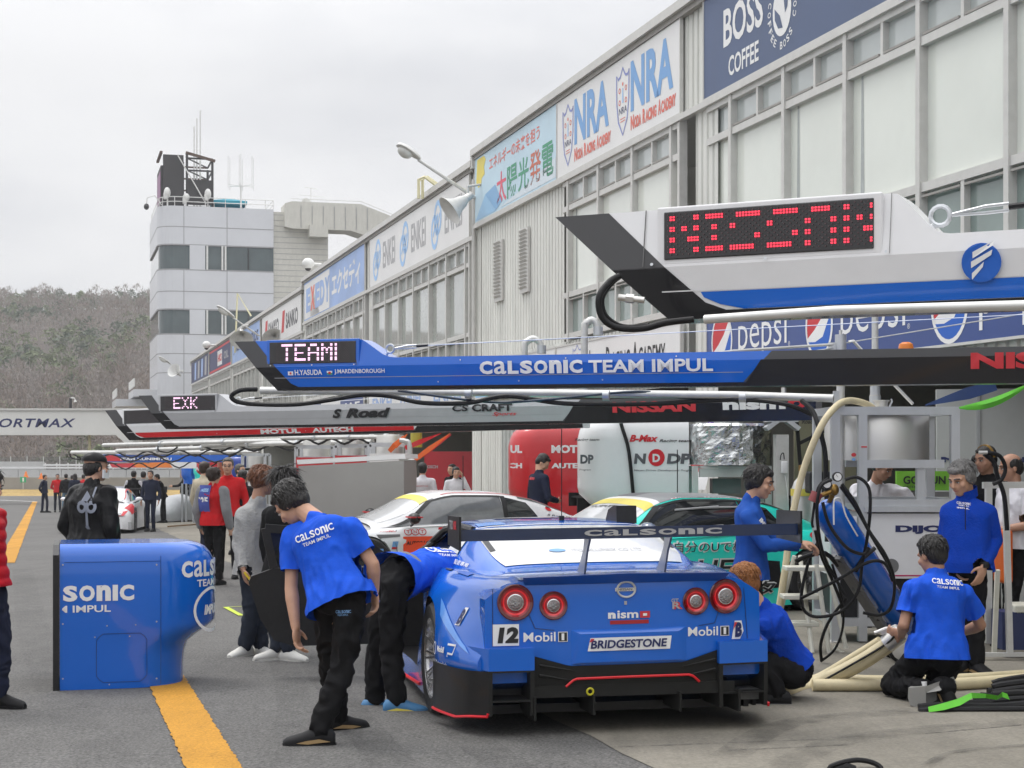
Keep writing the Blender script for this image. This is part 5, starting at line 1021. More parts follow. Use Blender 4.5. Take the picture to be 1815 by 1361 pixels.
# garage interiors: partition boards
def panel(px0, px1, y0, y1, Y0, Y1, m, label, draw=None):
    mb = MB(); a, b, c, d = P(px0, y1, Y0), P(px1, y1 + (y1 - HZ) * (Y0 / Y1 - 1), Y1), P(px1, 0, Y1), P(px0, y0, Y0); c.z = d.z; b.z = a.z
    mb.loft([[a, b, c, d], [p + V((0, .04, 0)) for p in (a, b, c, d)]], m, smooth=False)
    if draw: ex = (b - a).normalized(); draw(mb, plane_fn(a - V((0, .012, 0)), ex, UP), (b - a).length, d.z - a.z)
    return mb.build('partition_board', label=label, cat='partition')
GPAN = mat('grey_white_panel', (.40, .41, .40), .6, var=.05); RPAN = mat('red_panel', (.40, .012, .022), .4, coat=.2, var=.05)
def d_dij(mb, fn, L, H):
    mb.text('DIJON', fn, .66, .075, NAVY, .06, x0=.70, y0=H - .80); mb.text('Racing', fn, .4, .1, ink('crimson', (.5, .02, .12)), .01, .3, x0=.95, y0=H - .95); q_ = MB(); q_.text('DIJON', fn, .66, .075, NAVY, .06, x0=-.44, y0=H - .80); cut_left(q_, fn(0, 0), (fn(1, 0) - fn(0, 0)).normalized(), .005); mb.join(q_)
    mb.box(fn(.43, H / 2), (.03, .03, H), ALU)
panel(1660, 1990, 690, 1100, 17.6, 17.0, GPAN, 'pale grey garage partition with dark blue team lettering', d_dij)
panel(752, 845, 800, 900, 41, 40.5, RPAN, 'red garage partition behind the white shirted man', lambda mb, fn, L, H: mb.text('BOSCH', fn, .35, .08, SILV, .03, x0=.02, y0=H * .7))
panel(1060, 1212, 727, 800, 23, 22.5, RPAN, 'red board under the silver boom end')
mb = MB()
def strap_(a, b, m, w_=.06):
    mb = MB(); d = (b - a).normalized(); s = d.cross(V((0, 1, 0))).normalized() * w_ / 2; mb.add([a + s * .15, b + s, b - s, a - s * .15, a.lerp(b, .6) + s * 1.2 + V((0, -.03, 0)), a.lerp(b, .6) - s * 1.2 + V((0, -.03, 0))], [(0, 4, 5, 3), (4, 1, 2, 5)], m); return mb
m = MB(); A, B_ = P(1700, 723, 14.2), P(1822, 682, 13.4); dd_ = (B_ - A); vs = []
for i in range(9):
    t = i / 8; wv = .008 + .034 * sin(pi * t) ** .8; p = A + dd_ * t - UP * .05 * sin(pi * t); vs += [p + UP * wv, p + V((0, -.05 * sin(pi * t), .2 * wv)), p - UP * wv * .9]
m.add(vs, [(3 * i + k, 3 * i + k + 1, 3 * i + k + 4, 3 * i + k + 3) for i in range(8) for k in range(2)], LIMEC, True); m.build('strap', label='lime green strap tied from the rig corner upward', cat='strap')
strap_(P(1640, 718, 15), P(1765, 683, 14.4), NAVYC, .09).build('strap', label='dark blue strap behind the lime green one', cat='strap')
for k, (a, b, m_) in enumerate(((P(700, 792, 27), P(722, 769, 27), ORS), (P(718, 794, 27), P(782, 768, 27.2), BOOMR), (P(735, 815, 27), P(798, 768, 27.2), ORS), (P(740, 812, 27.1), P(800, 770, 27.3), BOOMR), (P(690, 800, 26), P(715, 772, 26), ORS))):
    strap_(b, a, m_, .07).build('strap', label=('short orange strap left of the yellow can', 'red strap crossing above the grey case', 'orange strap slanting toward the red partition', 'red strap paired with the long orange one', 'bunched orange strap near the rig pipes')[k], cat='strap')
# green GO sign and lower clutter seen through the rig
mb = MB(); q = P(1635, 852, 17); mb.box(q, (.55, .05, .2), LIMEP); mb.text('GO&FUN', plane_fn(P(1601, 858, 16.95), V((1, 0, 0)), UP), .44, .085, BLK, .03); mb.text('GREEN ENERGY', plane_fn(P(1601, 865, 16.95), V((1, 0, 0)), UP), .34, .025, BLK, .01); mb.box(q - UP * .14, (.6, .1, .05), DKG); mb.build('green_sign', label='lime green sign board seen through the rig frame', cat='sign')
# steel framed workbench at the right edge
wb = thing('steel_bench', G(1790, 1160), 'grey steel framed bench at the right picture edge'.replace(' at the right picture edge', ' behind the standing man in fleece'), 'bench')
mb = MB(); Yb2 = 12.9; q = lambda px, py, d=0: P(px, py, Yb2 + d)
mb.bar(q(1742, 860), q(1990, 858), .05, .05, GALV); mb.bar(q(1782, 862), q(1790, 1163), .045, .045, GALV); mb.bar(q(1768, 1010), q(1762, 1158, .1), .035, .035, CREAMP); mb.bar(q(1742, 1160), q(1990, 1160), .05, .03, GALV); mb.bar(q(1752, 860, .5), q(1752, 1140, .5), .05, .05, GALV); mb.build('frame', wb)
mb = MB(); mb.box(q(1835, 1078, .3), (.42, .3, .08), CREAMP, bev=.015); mb.build('step', wb)
mb = MB(); mb.box(q(1800, 1115, .3), (.3, .3, .3), mat('dark_blue_box', (.015, .025, .09), .5)); mb.build('crate', label='dark blue crate under the steel framed bench', cat='crate')
mb = MB(); mb.tube([P(1735, 802, 12.6), P(1750, 802, 12.6)], .014, STEEL, 8); mb.tube([P(1750, 802, 12.6), P(1772, 808, 12.6), P(1782, 830, 12.6), P(1775, 850, 12.6), P(1760, 858, 12.6)], .016, RUB, 8, sub=5); mb.tube([P(1744, 804, 12.62), P(1762, 820, 12.62), P(1768, 845, 12.62), P(1780, 880, 12.62), P(1785, 940, 12.62)], .018, RUB, 8, sub=5); mb.build('coiled_hose', label='black hose loop with silver fitting beside grey haired man', cat='hose')

# ================================================================== lamps and horns on the facade
LENS = mat('lamp_lens', (.55, .55, .52), .15, coat=.5)
def lamp(base, tip, L, label):
    rt = thing('street_lamp', base, label, 'lamp', 'lamps on arms along the pit building'); d = (tip - base).normalized()
    mb = MB(); mb.cyl(base, tip, .045, WHM, .032, 10); mb.build('arm', rt)
    mb = MB(); s = d.cross(UP).normalized(); u = s.cross(d); hx = d; c = tip + d * L * .45 + u * .03; rg = []
    for t, w_, h in ((-.5, .05, .05), (-.4, .09, .08), (-.1, .15, .11), (.25, .16, .10), (.45, .11, .07), (.5, .04, .03)): rg.append([c + hx * t * L + s * (w_ * cos(a)) + u * (h * sin(a) * (1 if sin(a) > 0 else .35)) for a in [2 * pi * k / 14 for k in range(14)]])
    mb.loft(rg, GALV); mb.build('housing', rt)
    mb = MB(); mb.ell(c + hx * .12 * L - u * .05, (L * .3, .12, .13), LENS, (hx, s, u), 12, 8); mb.build('lens', rt)
def horn(apex, mouth, R, label):
    rt = thing('loudspeaker', apex, label, 'loudspeaker', 'horn loudspeakers on the pit building'); d = (mouth - apex); L = d.length; mb = MB()
    mb.lathe([(.07, -.12), (.07, .02), (.09, .1 * L), (.14, .3 * L), (R * .5, .6 * L), (R * .78, .85 * L), (R, L), (R * 1.02, L + .01), (R * .95, L - .005), (R * .7, .8 * L), (.1, .3 * L)], apex, d, WHM, 24); mb.build('horn', rt)
    mb = MB(); mb.cyl(apex - d.normalized() * .12, apex + d.normalized() * .06, .085, GALV, n=14); mb.tube([apex, apex + UP * .25, apex + UP * .3 - LN * .3], .03, GALV, 8); mb.build('driver', rt)
fy = 36.6
lamp(FW(38.2, P(857, 347, 36.4).z, .05), P(741, 283, 36.0), .62, 'nearest grey street lamp on long arm beside solar signboard')
horn(P(829, 350, 36.2), P(797, 373, 36.05), .34, 'large cream horn loudspeaker below the nearest lamp arm')
lamp(P(459, 595, 72.5), P(413, 563, 71.5), 1.0, 'middle street lamp in front of the tower window'); horn(P(428, 588, 71), P(428, 602, 70.6), .5, 'first of two small horns near the blue boom nose'); horn(P(486, 590, 69.5), P(486, 602, 69), .52, 'second small horn beside red barred signboard')
lamp(P(325, 660, 117), P(301, 645, 116), 1.2, 'farthest street lamp on the tower corner'); horn(P(318, 664, 116), P(308, 656, 115.4), .5, 'horn loudspeaker beneath the farthest lamp')
# roof ladder hoop
mb = MB(); q = lambda px, py, d=0: P(px, py, 40.5 + d)
for d in (0, .5): mb.tube([q(742 + d * 14, 352, d), q(742 + d * 14, 318, d), q(752 + d * 10, 313, d), q(772 + d * 12, 328, d)], .04, CREAM, 6)
mb.tube([q(742, 320), q(749, 316, .5)], .035, CREAM, 6); mb.build('roof_ladder', label='cream tubular ladder hoop above the stepped roof', cat='ladder')
mb = MB()
for d in (0, .6): mb.tube([P(417, 625 - d * 6, 84 + d), P(421, 520, 84 + d), P(445, 560, 84 + d)], .05, CREAM, 5)
mb.build('roof_derrick', label='thin cream derrick frame rising behind the roof edge', cat='frame')
for k, (px, py) in enumerate(((366, 611), (546, 467))):
    mb = MB(); Yq = (95, 64)[k]; p = P(px, py, Yq); mb.ell(p, (.25, .25, .22), WHM, n=10, k=6); mb.ell(p - UP * .16, (.13, .13, .14), DRK, n=8, k=6); mb.cyl(p, p + V((.6 if not k else .5, .2, -.02)), .06, WHM, n=6); mb.build('dome_camera', label=('white dome camera on the far roof edge against the tower', 'white dome camera where the roof steps beside the tower wing')[k], cat='camera')
# ================================================================== racing cars
GLASSK = mat('car_glass_dark', (.016, .018, .02), .06, coat=.6, var=.2); GLASSW = mat('car_screen_pale', (.62, .63, .64), .12, coat=.6, var=.04); GLASSG = mat('car_glass_grey', (.14, .145, .15), .08, coat=.7, var=.3, vscale=3); CARB = mat('carbon_black', (.014, .014, .015), .4, coat=.12, spec=.3, var=.3, vscale=30); CARM = mat('carbon_matt', (.018, .018, .017), .55, var=.15, spec=.2); RIM = mat('silver_rim', (.62, .62, .63), .25, metal=.85); TYRE = mat('tyre_rubber', (.022, .022, .023), .75, bump=.2, bscale=60); BRAKE = mat('brake_steel', (.25, .25, .25), .4, metal=.8); TEALC = mat('teal_paint', (.03, .80, .66), .3, coat=.5, var=.04); CWHT = mat('car_white', (.75, .75, .76), .25, coat=.5, var=.03); TLR = mat('tail_lamp_red', (.32, .004, .010), .12, coat=.7, var=.1); TLK = mat('tail_lamp_dark', (.10, .003, .006), .1, coat=.8, var=.1); TLB = mat('tail_ring_red', (.75, .02, .03), .25, coat=.5, emit=(.9, .01, .015), estr=.06); TLC = mat('lamp_clear', (.30, .29, .29), .15, metal=.5, bump=.8, bscale=90); LSKY = mat('light_blue_sheen_decal', (.10, .30, .78), .25, coat=.5)
SHUTL = mat('shut_line_dark', (.004, .02, .09), .6); REDL = mat('red_trim', (.65, .012, .02), .4)
def pl(xs, ys, x):                                                 # smooth monotone-ish interpolation
    n = len(xs)
    if x <= xs[0]: return ys[0]
    if x >= xs[-1]: return ys[-1]
    i = next(k for k in range(n - 1) if xs[k] <= x <= xs[k + 1]); h = xs[i + 1] - xs[i]; t = (x - xs[i]) / h
    def sl(k):
        if k == 0 or k == n - 1: return 0 if n < 3 else ((ys[1] - ys[0]) / (xs[1] - xs[0]) if k == 0 else (ys[-1] - ys[-2]) / (xs[-1] - xs[-2]))
        a, b = (ys[k] - ys[k - 1]) / (xs[k] - xs[k - 1]), (ys[k + 1] - ys[k]) / (xs[k + 1] - xs[k])
        return 0 if a * b <= 0 else 2 * a * b / (a + b)
    m0, m1 = sl(i) * h, sl(i + 1) * h
    return ys[i] * (2 * t ** 3 - 3 * t * t + 1) + m0 * (t ** 3 - 2 * t * t + t) + ys[i + 1] * (3 * t * t - 2 * t ** 3) + m1 * (t ** 3 - t * t)
class Surf:
    """Half sections (t, z) at stations along the car, smooth both ways; q runs over the section's control points."""
    def __init__(s, st): s.xs = [a for a, _ in st]; s.K = len(st[0][1]); s.c = [[[p[k][d] for _, p in st] for d in (0, 1)] for k in range(s.K)]
    def __call__(s, x, q):
        q = max(0, min(s.K - 1, q)); i = min(int(q), s.K - 2); f = q - i
        P_ = lambda k: (pl(s.xs, s.c[k][0], x), pl(s.xs, s.c[k][1], x))
        p1, p2 = P_(i), P_(i + 1); p0 = P_(i - 1) if i else p1
        if i + 2 < s.K: p3 = P_(i + 2)
        else: p3 = (-P_(i)[0], P_(i)[1])
        r = []
        for d in (0, 1): r.append(.5 * (2 * p1[d] + (p2[d] - p0[d]) * f + (2 * p0[d] - 5 * p1[d] + 4 * p2[d] - p3[d]) * f * f + (3 * p1[d] - p0[d] - 3 * p2[d] + p3[d]) * f ** 3))
        return r
GTB = [(0.0, [(.80, .30), (.84, .40), (.80, .50), (.765, .66), (.735, .80), (.60, .865), (0, .885)]),
       (.25, [(.88, .22), (.93, .40), (.89, .54), (.82, .70), (.77, .835), (.62, .885), (0, .90)]),
       (.6, [(.94, .14), (.985, .40), (.965, .58), (.90, .735), (.82, .855), (.66, .885), (0, .90)]),
       (1.0, [(.96, .10), (.99, .4), (.98, .60), (.955, .74), (.85, .87), (.72, .885), (0, .90)]),
       (1.45, [(.95, .09), (.95, .33), (.92, .52), (.905, .72), (.85, .86), (.77, .88), (0, .9)]),
       (2.2, [(.93, .09), (.90, .3), (.865, .5), (.875, .7), (.84, .82), (.78, .85), (0, .88)]),
       (3.0, [(.93, .09), (.90, .3), (.875, .5), (.89, .66), (.84, .79), (.75, .83), (0, .87)]),
       (3.45, [(.95, .09), (.95, .35), (.94, .5), (.935, .64), (.86, .765), (.7, .80), (0, .855)]),
       (3.8, [(.96, .09), (.98, .35), (.98, .5), (.95, .645), (.86, .75), (.66, .775), (0, .83)]),
       (4.2, [(.95, .09), (.96, .3), (.95, .45), (.90, .58), (.78, .67), (.6, .70), (0, .765)]),
       (4.55, [(.9, .09), (.9, .25), (.88, .38), (.82, .5), (.68, .58), (.5, .62), (0, .68)]),
       (4.72, [(.72, .12), (.73, .22), (.70, .32), (.64, .42), (.54, .5), (.4, .54), (0, .58)])]
def gth(k=1.0):
    r = [(.45, [(.58, .87), (.54, .885), (.48, .89), (.3, .895), (0, .895)]), (.62, [(.62, .875), (.58, .895), (.53, .905), (.36, .913), (0, .916)]), (.9, [(.71, .87), (.66, .93), (.58, .972), (.4, .988), (0, .992)]),
         (1.4, [(.77, .865), (.70, .98), (.59, 1.075), (.42, 1.10), (0, 1.108)]), (1.9, [(.785, .855), (.715, 1.0), (.585, 1.115), (.42, 1.143), (0, 1.152)]), (2.4, [(.785, .84), (.715, 1.0), (.58, 1.118), (.42, 1.147), (0, 1.156)]),
         (2.75, [(.78, .835), (.705, .97), (.585, 1.075), (.42, 1.108), (0, 1.12)]), (3.2, [(.76, .825), (.70, .88), (.63, .93), (.46, .96), (0, .978)]), (3.62, [(.68, .785), (.64, .81), (.58, .832), (.4, .85), (0, .866)])]
    return [(s, [(t, .86 + (z - .86) * k if z > .86 else z) for t, z in p]) for s, p in r]
class Car:
    def __init__(c, name, O, fwd, label, paint, roofk=1.0, zoff=0.0, body=GTB, roofpaint=None, group=None, cat='racing car', arches=True, roll=0.0, door=False):
        c.roll = roll
        c.a = V(fwd).normalized(); c.r = V((c.a.y, -c.a.x, 0)); c.O = V(O); c.O.z = gz(c.O.y); c.ez = UP; c.a3 = V((c.a.x, c.a.y, -GK * c.a.y)).normalized()
        c.root = thing(name, c.O, label, cat, group); c.B = Surf(body); c.H = Surf(gth(roofk)); c.paint = paint
        c.L = body[-1][0]
        mb = MB(); N = 64; qs = [k / 4 for k in range(4 * (c.B.K - 1) + 1)]; rg = []
        for i in range(N + 1):
            s = c.L * i / N; h = [c.B(s, q) for q in qs]; rg.append([c.pt(-t, s, z) for t, z in h] + [c.pt(t, s, z) for t, z in h[-2::-1]])
        mb.loft(rg, paint)
        me = bpy.data.meshes.new('body'); me.from_pydata([(p - c.O)[:] for p in mb.v], [], mb.f); me.materials.append(paint); me.materials.append(CARB)
        bm = bmesh.new(); bm.from_mesh(me); bmesh.ops.remove_doubles(bm, verts=bm.verts, dist=1e-5); bmesh.ops.recalc_face_normals(bm, faces=bm.faces); bm.to_mesh(me); bm.free()
        o = bpy.data.objects.new('body', me); C.objects.link(o); tmp = []
        if arches:
            for s, rr in ((.98, .385), (3.76, .37)):
                for sd in (-1, 1):
                    k = MB(); k.cyl(c.pt(sd * .66, s, .34) - c.O, c.pt(sd * 1.2, s, .34) - c.O, rr, CARB, n=40, smooth=False); m2 = bpy.data.meshes.new('cut'); m2.from_pydata([p[:] for p in k.v], [], k.f); m2.materials.append(CARB)
                    b2 = bmesh.new(); b2.from_mesh(m2); bmesh.ops.remove_doubles(b2, verts=b2.verts, dist=1e-5); bmesh.ops.recalc_face_normals(b2, faces=b2.faces); b2.to_mesh(m2); b2.free()
                    q = bpy.data.objects.new('cut', m2); C.objects.link(q); tmp.append(q); md = o.modifiers.new('b', 'BOOLEAN'); md.object = q; md.operation = 'DIFFERENCE'; md.solver = 'EXACT'; md.material_mode = 'TRANSFER'
            if door:
                k = MB(); k.box(c.pt(-.82, 2.36, .62) - c.O, (.98, 1.30, .82), CARB, (c.r, c.a3, UP)); m2 = bpy.data.meshes.new('cut'); m2.from_pydata([p[:] for p in k.v], [], k.f); m2.materials.append(CARB)
                b2 = bmesh.new(); b2.from_mesh(m2); bmesh.ops.recalc_face_normals(b2, faces=b2.faces); b2.to_mesh(m2); b2.free(); q = bpy.data.objects.new('cut', m2); C.objects.link(q); tmp.append(q); md = o.modifiers.new('b', 'BOOLEAN'); md.object = q; md.operation = 'DIFFERENCE'; md.solver = 'EXACT'; md.material_mode = 'TRANSFER'
            dg = bpy.context.evaluated_depsgraph_get(); n = bpy.data.meshes.new_from_object(o.evaluated_get(dg)); o.modifiers.clear(); o.data = n; n.name = 'body'
            if len(n.materials) < 2: n.materials.append(CARB)
            for f in n.polygons:                                    # the cut surfaces are the dark wheel wells
                p = c.O + f.center; d = p - c.O; t = d.dot(c.r); s = d.dot(c.a); z = d.z + GK * c.a.y * s
                well = any(hypot(s - ws, z - .34) < rr + .004 for ws, rr in ((.98, .385), (3.76, .37))) and abs(t) > .64
                well = well or (door and -1.35 < t < -.325 and 1.70 < s < 3.02 and .20 < z < 1.04)
                f.use_smooth = True
            n.set_sharp_from_angle(angle=radians(38))
            for q in tmp: bpy.data.objects.remove(q)
        else: me.polygons.foreach_set('use_smooth', [True] * len(me.polygons))
        o.parent = c.root; ORG[o.name] = c.O; c.body = o
        mb = MB(); rg = []; qh = [k / 4 for k in range(4 * (c.H.K - 1) + 1)]
        for i in range(49):
            s = .46 + (3.62 - .46) * i / 48; h = [c.H(s, q) for q in qh]; rg.append([c.pt(-t, s, z) for t, z in h] + [c.pt(t, s, z) for t, z in h[-2::-1]])
        mb.loft(rg, roofpaint or paint, closed=False, caps=False)
        if door:
            keep = []
            for i, f in enumerate(mb.f):
                p = sum((mb.v[j] for j in f), V((0, 0, 0))) / 4 - c.O; keep.append(not (p.dot(c.r) < -.56 and 1.74 < p.dot(c.a) < 2.98))
            mb.f = [f for f, k_ in zip(mb.f, keep) if k_]; mb.m = [f for f, k_ in zip(mb.m, keep) if k_]; mb.sm = [f for f, k_ in zip(mb.sm, keep) if k_]
        mb.build('roof', c.root)
    def pt(c, t, s, z): return c.O + c.r * t + c.a3 * s + UP * (z + c.roll * t)
    def at(c, S, s, q, sd=-1, off=0.0):
        t, z = S(s, q); t2, z2 = S(s, q + .03); t1, z1 = S(s, q - .03); n = V((z2 - z1, -(t2 - t1))); n = n.normalized() if n.length > 1e-7 else V((1, 0))
        if n.x < 0 and q < S.K - 1.2: n = -n
        if n.y < 0 and q >= S.K - 1.2: n = -n
        return c.pt(sd * (t + n.x * off), s, z + n.y * off)
    def patch(c, mb, S, edge, m, off=.004, sd=-1, nu=10, nv=8):     # edge: (s00,q00),(s10,q10),(s11,q11),(s01,q01)
        (a0, b0), (a1, b1), (a2, b2), (a3, b3) = edge; vs = []
        for j in range(nv + 1):
            for i in range(nu + 1):
                u, v = i / nu, j / nv; s = (a0 * (1 - u) + a1 * u) * (1 - v) + (a3 * (1 - u) + a2 * u) * v; q = (b0 * (1 - u) + b1 * u) * (1 - v) + (b3 * (1 - u) + b2 * u) * v
                vs.append(c.at(S, s, q, sd, off))
        mb.add(vs, [(j * (nu + 1) + i, j * (nu + 1) + i + 1, (j + 1) * (nu + 1) + i + 1, (j + 1) * (nu + 1) + i) for j in range(nv) for i in range(nu)], m, True)
    def patchx(c, mb, S, s0, s1, q0a, q0b, m, off=.004, n=12, inset=0):         # symmetric patch across the centre line, q from q0 to centre
        for sd in (-1, 1): c.patch(mb, S, ((s0, q0a), (s1, q0b), (s1, S.K - 1), (s0, S.K - 1)), m, off, sd, n, n)
    def side(c, s, z, sd=-1, off=.005):                             # point on the body side at height z
        lo, hi = 0.0, 4.0
        for _ in range(18):
            mid = (lo + hi) / 2
            if c.B(s, mid)[1] < z: lo = mid
            else: hi = mid
        return c.at(c.B, s, lo, sd, off)
    def sidefn(c, s_left, z0, sd=-1, off=.006):                     # reading direction along the visible side: left side reads nose -> tail
        return (lambda x, y: c.side(s_left - x, z0 + y, sd, off)) if sd < 0 else (lambda x, y: c.side(s_left + x, z0 + y, sd, off))
    def wheel(c, t, s, rad=.345, w=.30, spokes=10, m=RIM):
        sd = 1 if t > 0 else -1; ax = c.r * sd; ce = c.pt(t, s, rad); w2 = w / 2
        wh = MB(); wh.lathe([(.24, -w2), (rad * .93, -w2), (rad, -w2 + .03), (rad, w2 - .03), (rad * .93, w2), (.245, w2 - .005), (.24, w2 - .02)], ce, ax, TYRE, 44)
        wo = wh.build('wheel', c.root); wo.name = 'wheel'; ORG[wo.name] = c.O
        rm = MB(); rm.lathe([(.245, w2 - .006), (.235, w2 - .012), (.225, w2 - .04), (.2, w2 - .12), (.18, -w2 + .05)], ce, ax, m, 44); rm.lathe([(0, w2 - .055), (.035, w2 - .05), (.05, w2 - .07), (.06, w2 - .11)], ce, ax, BRAKE, 16)
        x = c.a3; z = ax.cross(x)
        for k in range(spokes):
            a = 2 * pi * k / spokes
            for da in (-.10, .10):
                d0 = x * cos(a) + z * sin(a); d1 = x * cos(a + da) + z * sin(a + da); rm.bar(ce + ax * (w2 - .085) + d0 * .04, ce + ax * (w2 - .02) + d1 * .232, .014, .02, m, ax)
        rm.build('rim', wo); br = MB(); br.cyl(ce + ax * (w2 - .17), ce + ax * (w2 - .14), .19, BRAKE, n=28); br.build('brake_disc', wo)
        return wo
def tail_lamp(c, t, z, r, fn, nm='tail_lamp'):
    mb = MB()
    def rg(rr, o, k=30): return [fn(t + rr * cos(2 * pi * i / k), z + rr * sin(2 * pi * i / k), o) for i in range(k)]
    R = [(1.0, .001), (1.0, .012), (.95, .016), (.80, .014), (.70, .011), (.60, .008), (.50, .008), (.46, .012), (.41, .014), (.2, .024), (.02, .026)]
    M = [TLK, TLK, TLK, TLR, TLB, TLR, TLR, RIM, TLC, TLC]
    for i in range(len(R) - 1): a, b = rg(r * R[i][0], R[i][1]), rg(r * R[i + 1][0], R[i + 1][1]); mb.add(a + b, [(j, (j + 1) % 30, 30 + (j + 1) % 30, 30 + j) for j in range(30)], M[i], True)
    mb.build(nm, c.root)
# ------------------------------------------------------------------ the blue car
psi = radians(11.3)
bc = Car('racing_car', (.63, 9.25, 0), (-sin(psi), cos(psi), 0), 'blue racing car number 12 with rear wing, seen from behind', CALB, roll=.0094, door=True)
for t, s in ((-.815, .98), (.815, .98), (-.815, 3.76), (.815, 3.76)): bc.wheel(t, s)
def RF(t, z, o=0.0):                                               # the tail surface, gently bowed and raked
    return bc.pt(t, .032 * (t / .75) ** 2 + .05 * max(0, (z - .45)) ** 1.3 - .066 - o, z)
mb = MB(); ts = [-.80 + 1.60 * i / 60 for i in range(61)]; V0 = []; nz = 14
def zb_(t):
    t = abs(t); return .388 if t < .33 else (.388 + (t - .33) * .30 if t < .545 else .37)
def zt_(t): t = abs(t); return .868 if t < .56 else .868 - .10 * ((t - .56) / .24) ** 2
for t in ts:
    for j in range(nz + 1): z = zb_(t) + (zt_(t) - zb_(t)) * j / nz; V0.append(RF(t, z))
mb.add(V0, [(i * (nz + 1) + j, (i + 1) * (nz + 1) + j, (i + 1) * (nz + 1) + j + 1, i * (nz + 1) + j + 1) for i in range(60) for j in range(nz)], CALB, True)
for sd in (0, 60):                                                 # return edges to the body
    ed = [V0[sd * (nz + 1) + j] for j in range(nz + 1)]; mb.add(ed + [p + bc.a3 * .16 for p in ed], [(j, j + 1, nz + 2 + j, nz + 1 + j) for j in range(nz)], CALB)
top = [V0[i * (nz + 1) + nz] for i in range(61)]; mb.add(top + [p + bc.a3 * .2 + UP * .02 for p in top], [(i, i + 1, 62 + i, 61 + i) for i in range(60)], CALB, True)
g2 = lambda o: (lambda x, y: RF(x * .975 - .004, y, o))
def grid_on(mb, x0, x1, y0, y1, o, m, nx=8, ny=4):
    mb.add([RF(x0 + (x1 - x0) * i / nx, y0 + (y1 - y0) * j / ny, o) for j in range(ny + 1) for i in range(nx + 1)], [(j * (nx + 1) + i, j * (nx + 1) + i + 1, (j + 1) * (nx + 1) + i + 1, (j + 1) * (nx + 1) + i) for j in range(ny) for i in range(nx)], m, True)
# raised number-plate field, lettering and plates on the tail
mb.add([RF(-.318, .592, .001), RF(.352, .592, .001), RF(.30, .568, .022), RF(-.268, .568, .022), RF(.30, .408, .022), RF(-.268, .408, .022), RF(-.318, .40, .001), RF(.352, .40, .001)], [(0, 1, 2, 3), (3, 2, 4, 5), (0, 3, 5, 6), (1, 7, 4, 2)], CALB)
f1 = g2(.026); f0 = g2(.005); f00 = g2(.008)
mb.flat([(-.232, .472), (.258, .472), (.268, .545), (-.215, .545)], f1, WHT); f2 = g2(.029)
mb.text('BRIDGESTONE', f2, .455, .047, NAVY, .03, .12, x0=-.215, y0=.485); mb.flat([(-.222, .523), (-.2, .523), (-.193, .541), (-.212, .541)], f2, PEPR)
grid_on(mb, -.758, -.612, .513, .632, .005, WHT); mb.text('12', f00, .12, .088, BLK, .06, .12, x0=-.747, y0=.528)
def mobil(x, y):
    mb.text('Mobil', f0, .185, .052, WHT, .012, x0=x, y0=y); mb.flat([(x + .2, y - .004), (x + .255, y - .004), (x + .255, y + .052), (x + .2, y + .052)], f0, WHT); mb.flat([(x + .204, y), (x + .251, y), (x + .251, y + .048), (x + .204, y + .048)], g2(.0065), BLK); mb.text('1', f00, .016, .038, WHT, .05, x0=x + .219, y0=y + .005)
mobil(-.598, .531); mobil(.375, .534)
def bmark(x, y, w_, h):
    mb.flat([(x - .008, y - .008), (x + w_ * .8, y - .008), (x + w_ + .012, y + h * .4), (x + w_, y + h + .006), (x + .012, y + h + .006)], f0, WHT); mb.text('B', f00, w_ * .8, h * .94, NAVY, .06, .1, x0=x + .012, y0=y + .003); mb.flat([(x + .002, y + h * .5), (x + .01, y + h * .98), (x + w_ * .5, y + h * .98)], g2(.0095), PEPR)
bmark(.653, .517, .055, .09)
mb.text('n', f0, .045, .034, WHT, .06, x0=-.105, y0=.648); mb.text('ism', f0, .125, .044, WHT, .025, x0=-.05, y0=.648); mb.flat([(.085, .648), (.145, .648), (.145, .685), (.085, .685)], f0, PEPR); mb.flat([(.103, .659), (.127, .659), (.127, .673), (.103, .673)], f00, WHT)
grid_on(mb, -.095, .13, .616, .637, .004, ink('brake_lamp_red', (.35, .015, .02)))
mb.text('GT', f0, .045, .022, SILV, .03, x0=.275, y0=.748 - .02); mb.text('R', f0, .06, .042, PEPR, .05, x0=.285, y0=.69); mb.text('R', f00, .05, .036, SILV, .02, x0=.28, y0=.692)
mb.text('NISSAN', f00, .085, .014, GREY, .03, x0=-.045, y0=.803); mb.flat([(-.008, .724), (.008, .724), (.008, .744), (-.008, .744)], f0, SILV)
for t_ in (-.62, -.59, .56, .60, .74, -.745): disc(mb, f0, t_, .40 + .006 * (t_ > 0), .005, .005, SILV, n=8)
outline(mb, g2(.004), [(-.60, .842), (-.575, .70), (-.53, .605), (-.42, .592)], .004, SHUTL, False); outline(mb, g2(.004), [(.60, .842), (.575, .70), (.54, .605), (.44, .592)], .004, SHUTL, False); outline(mb, g2(.004), [(-.772, .83), (-.775, .51)], .004, SHUTL, False); outline(mb, g2(.004), [(.725, .80), (.745, .51)], .004, SHUTL, False)
mb.build('tail_panel', bc.root)
mb = MB(); 
mb.tube([RF(.052 * cos(2 * pi * i / 28), .81 + .043 * sin(2 * pi * i / 28), .008) for i in range(28)], .0065, STEEL, 6, True); mb.flat([(-.062, .800), (.062, .800), (.062, .819), (-.062, .819)], g2(.007), STEEL); mb.build('emblem', bc.root)
for t, z, r_ in ((-.632, .752, .102), (-.418, .73, .080), (.409, .732, .078), (.590, .754, .099)): tail_lamp(bc, t, z, r_, RF)
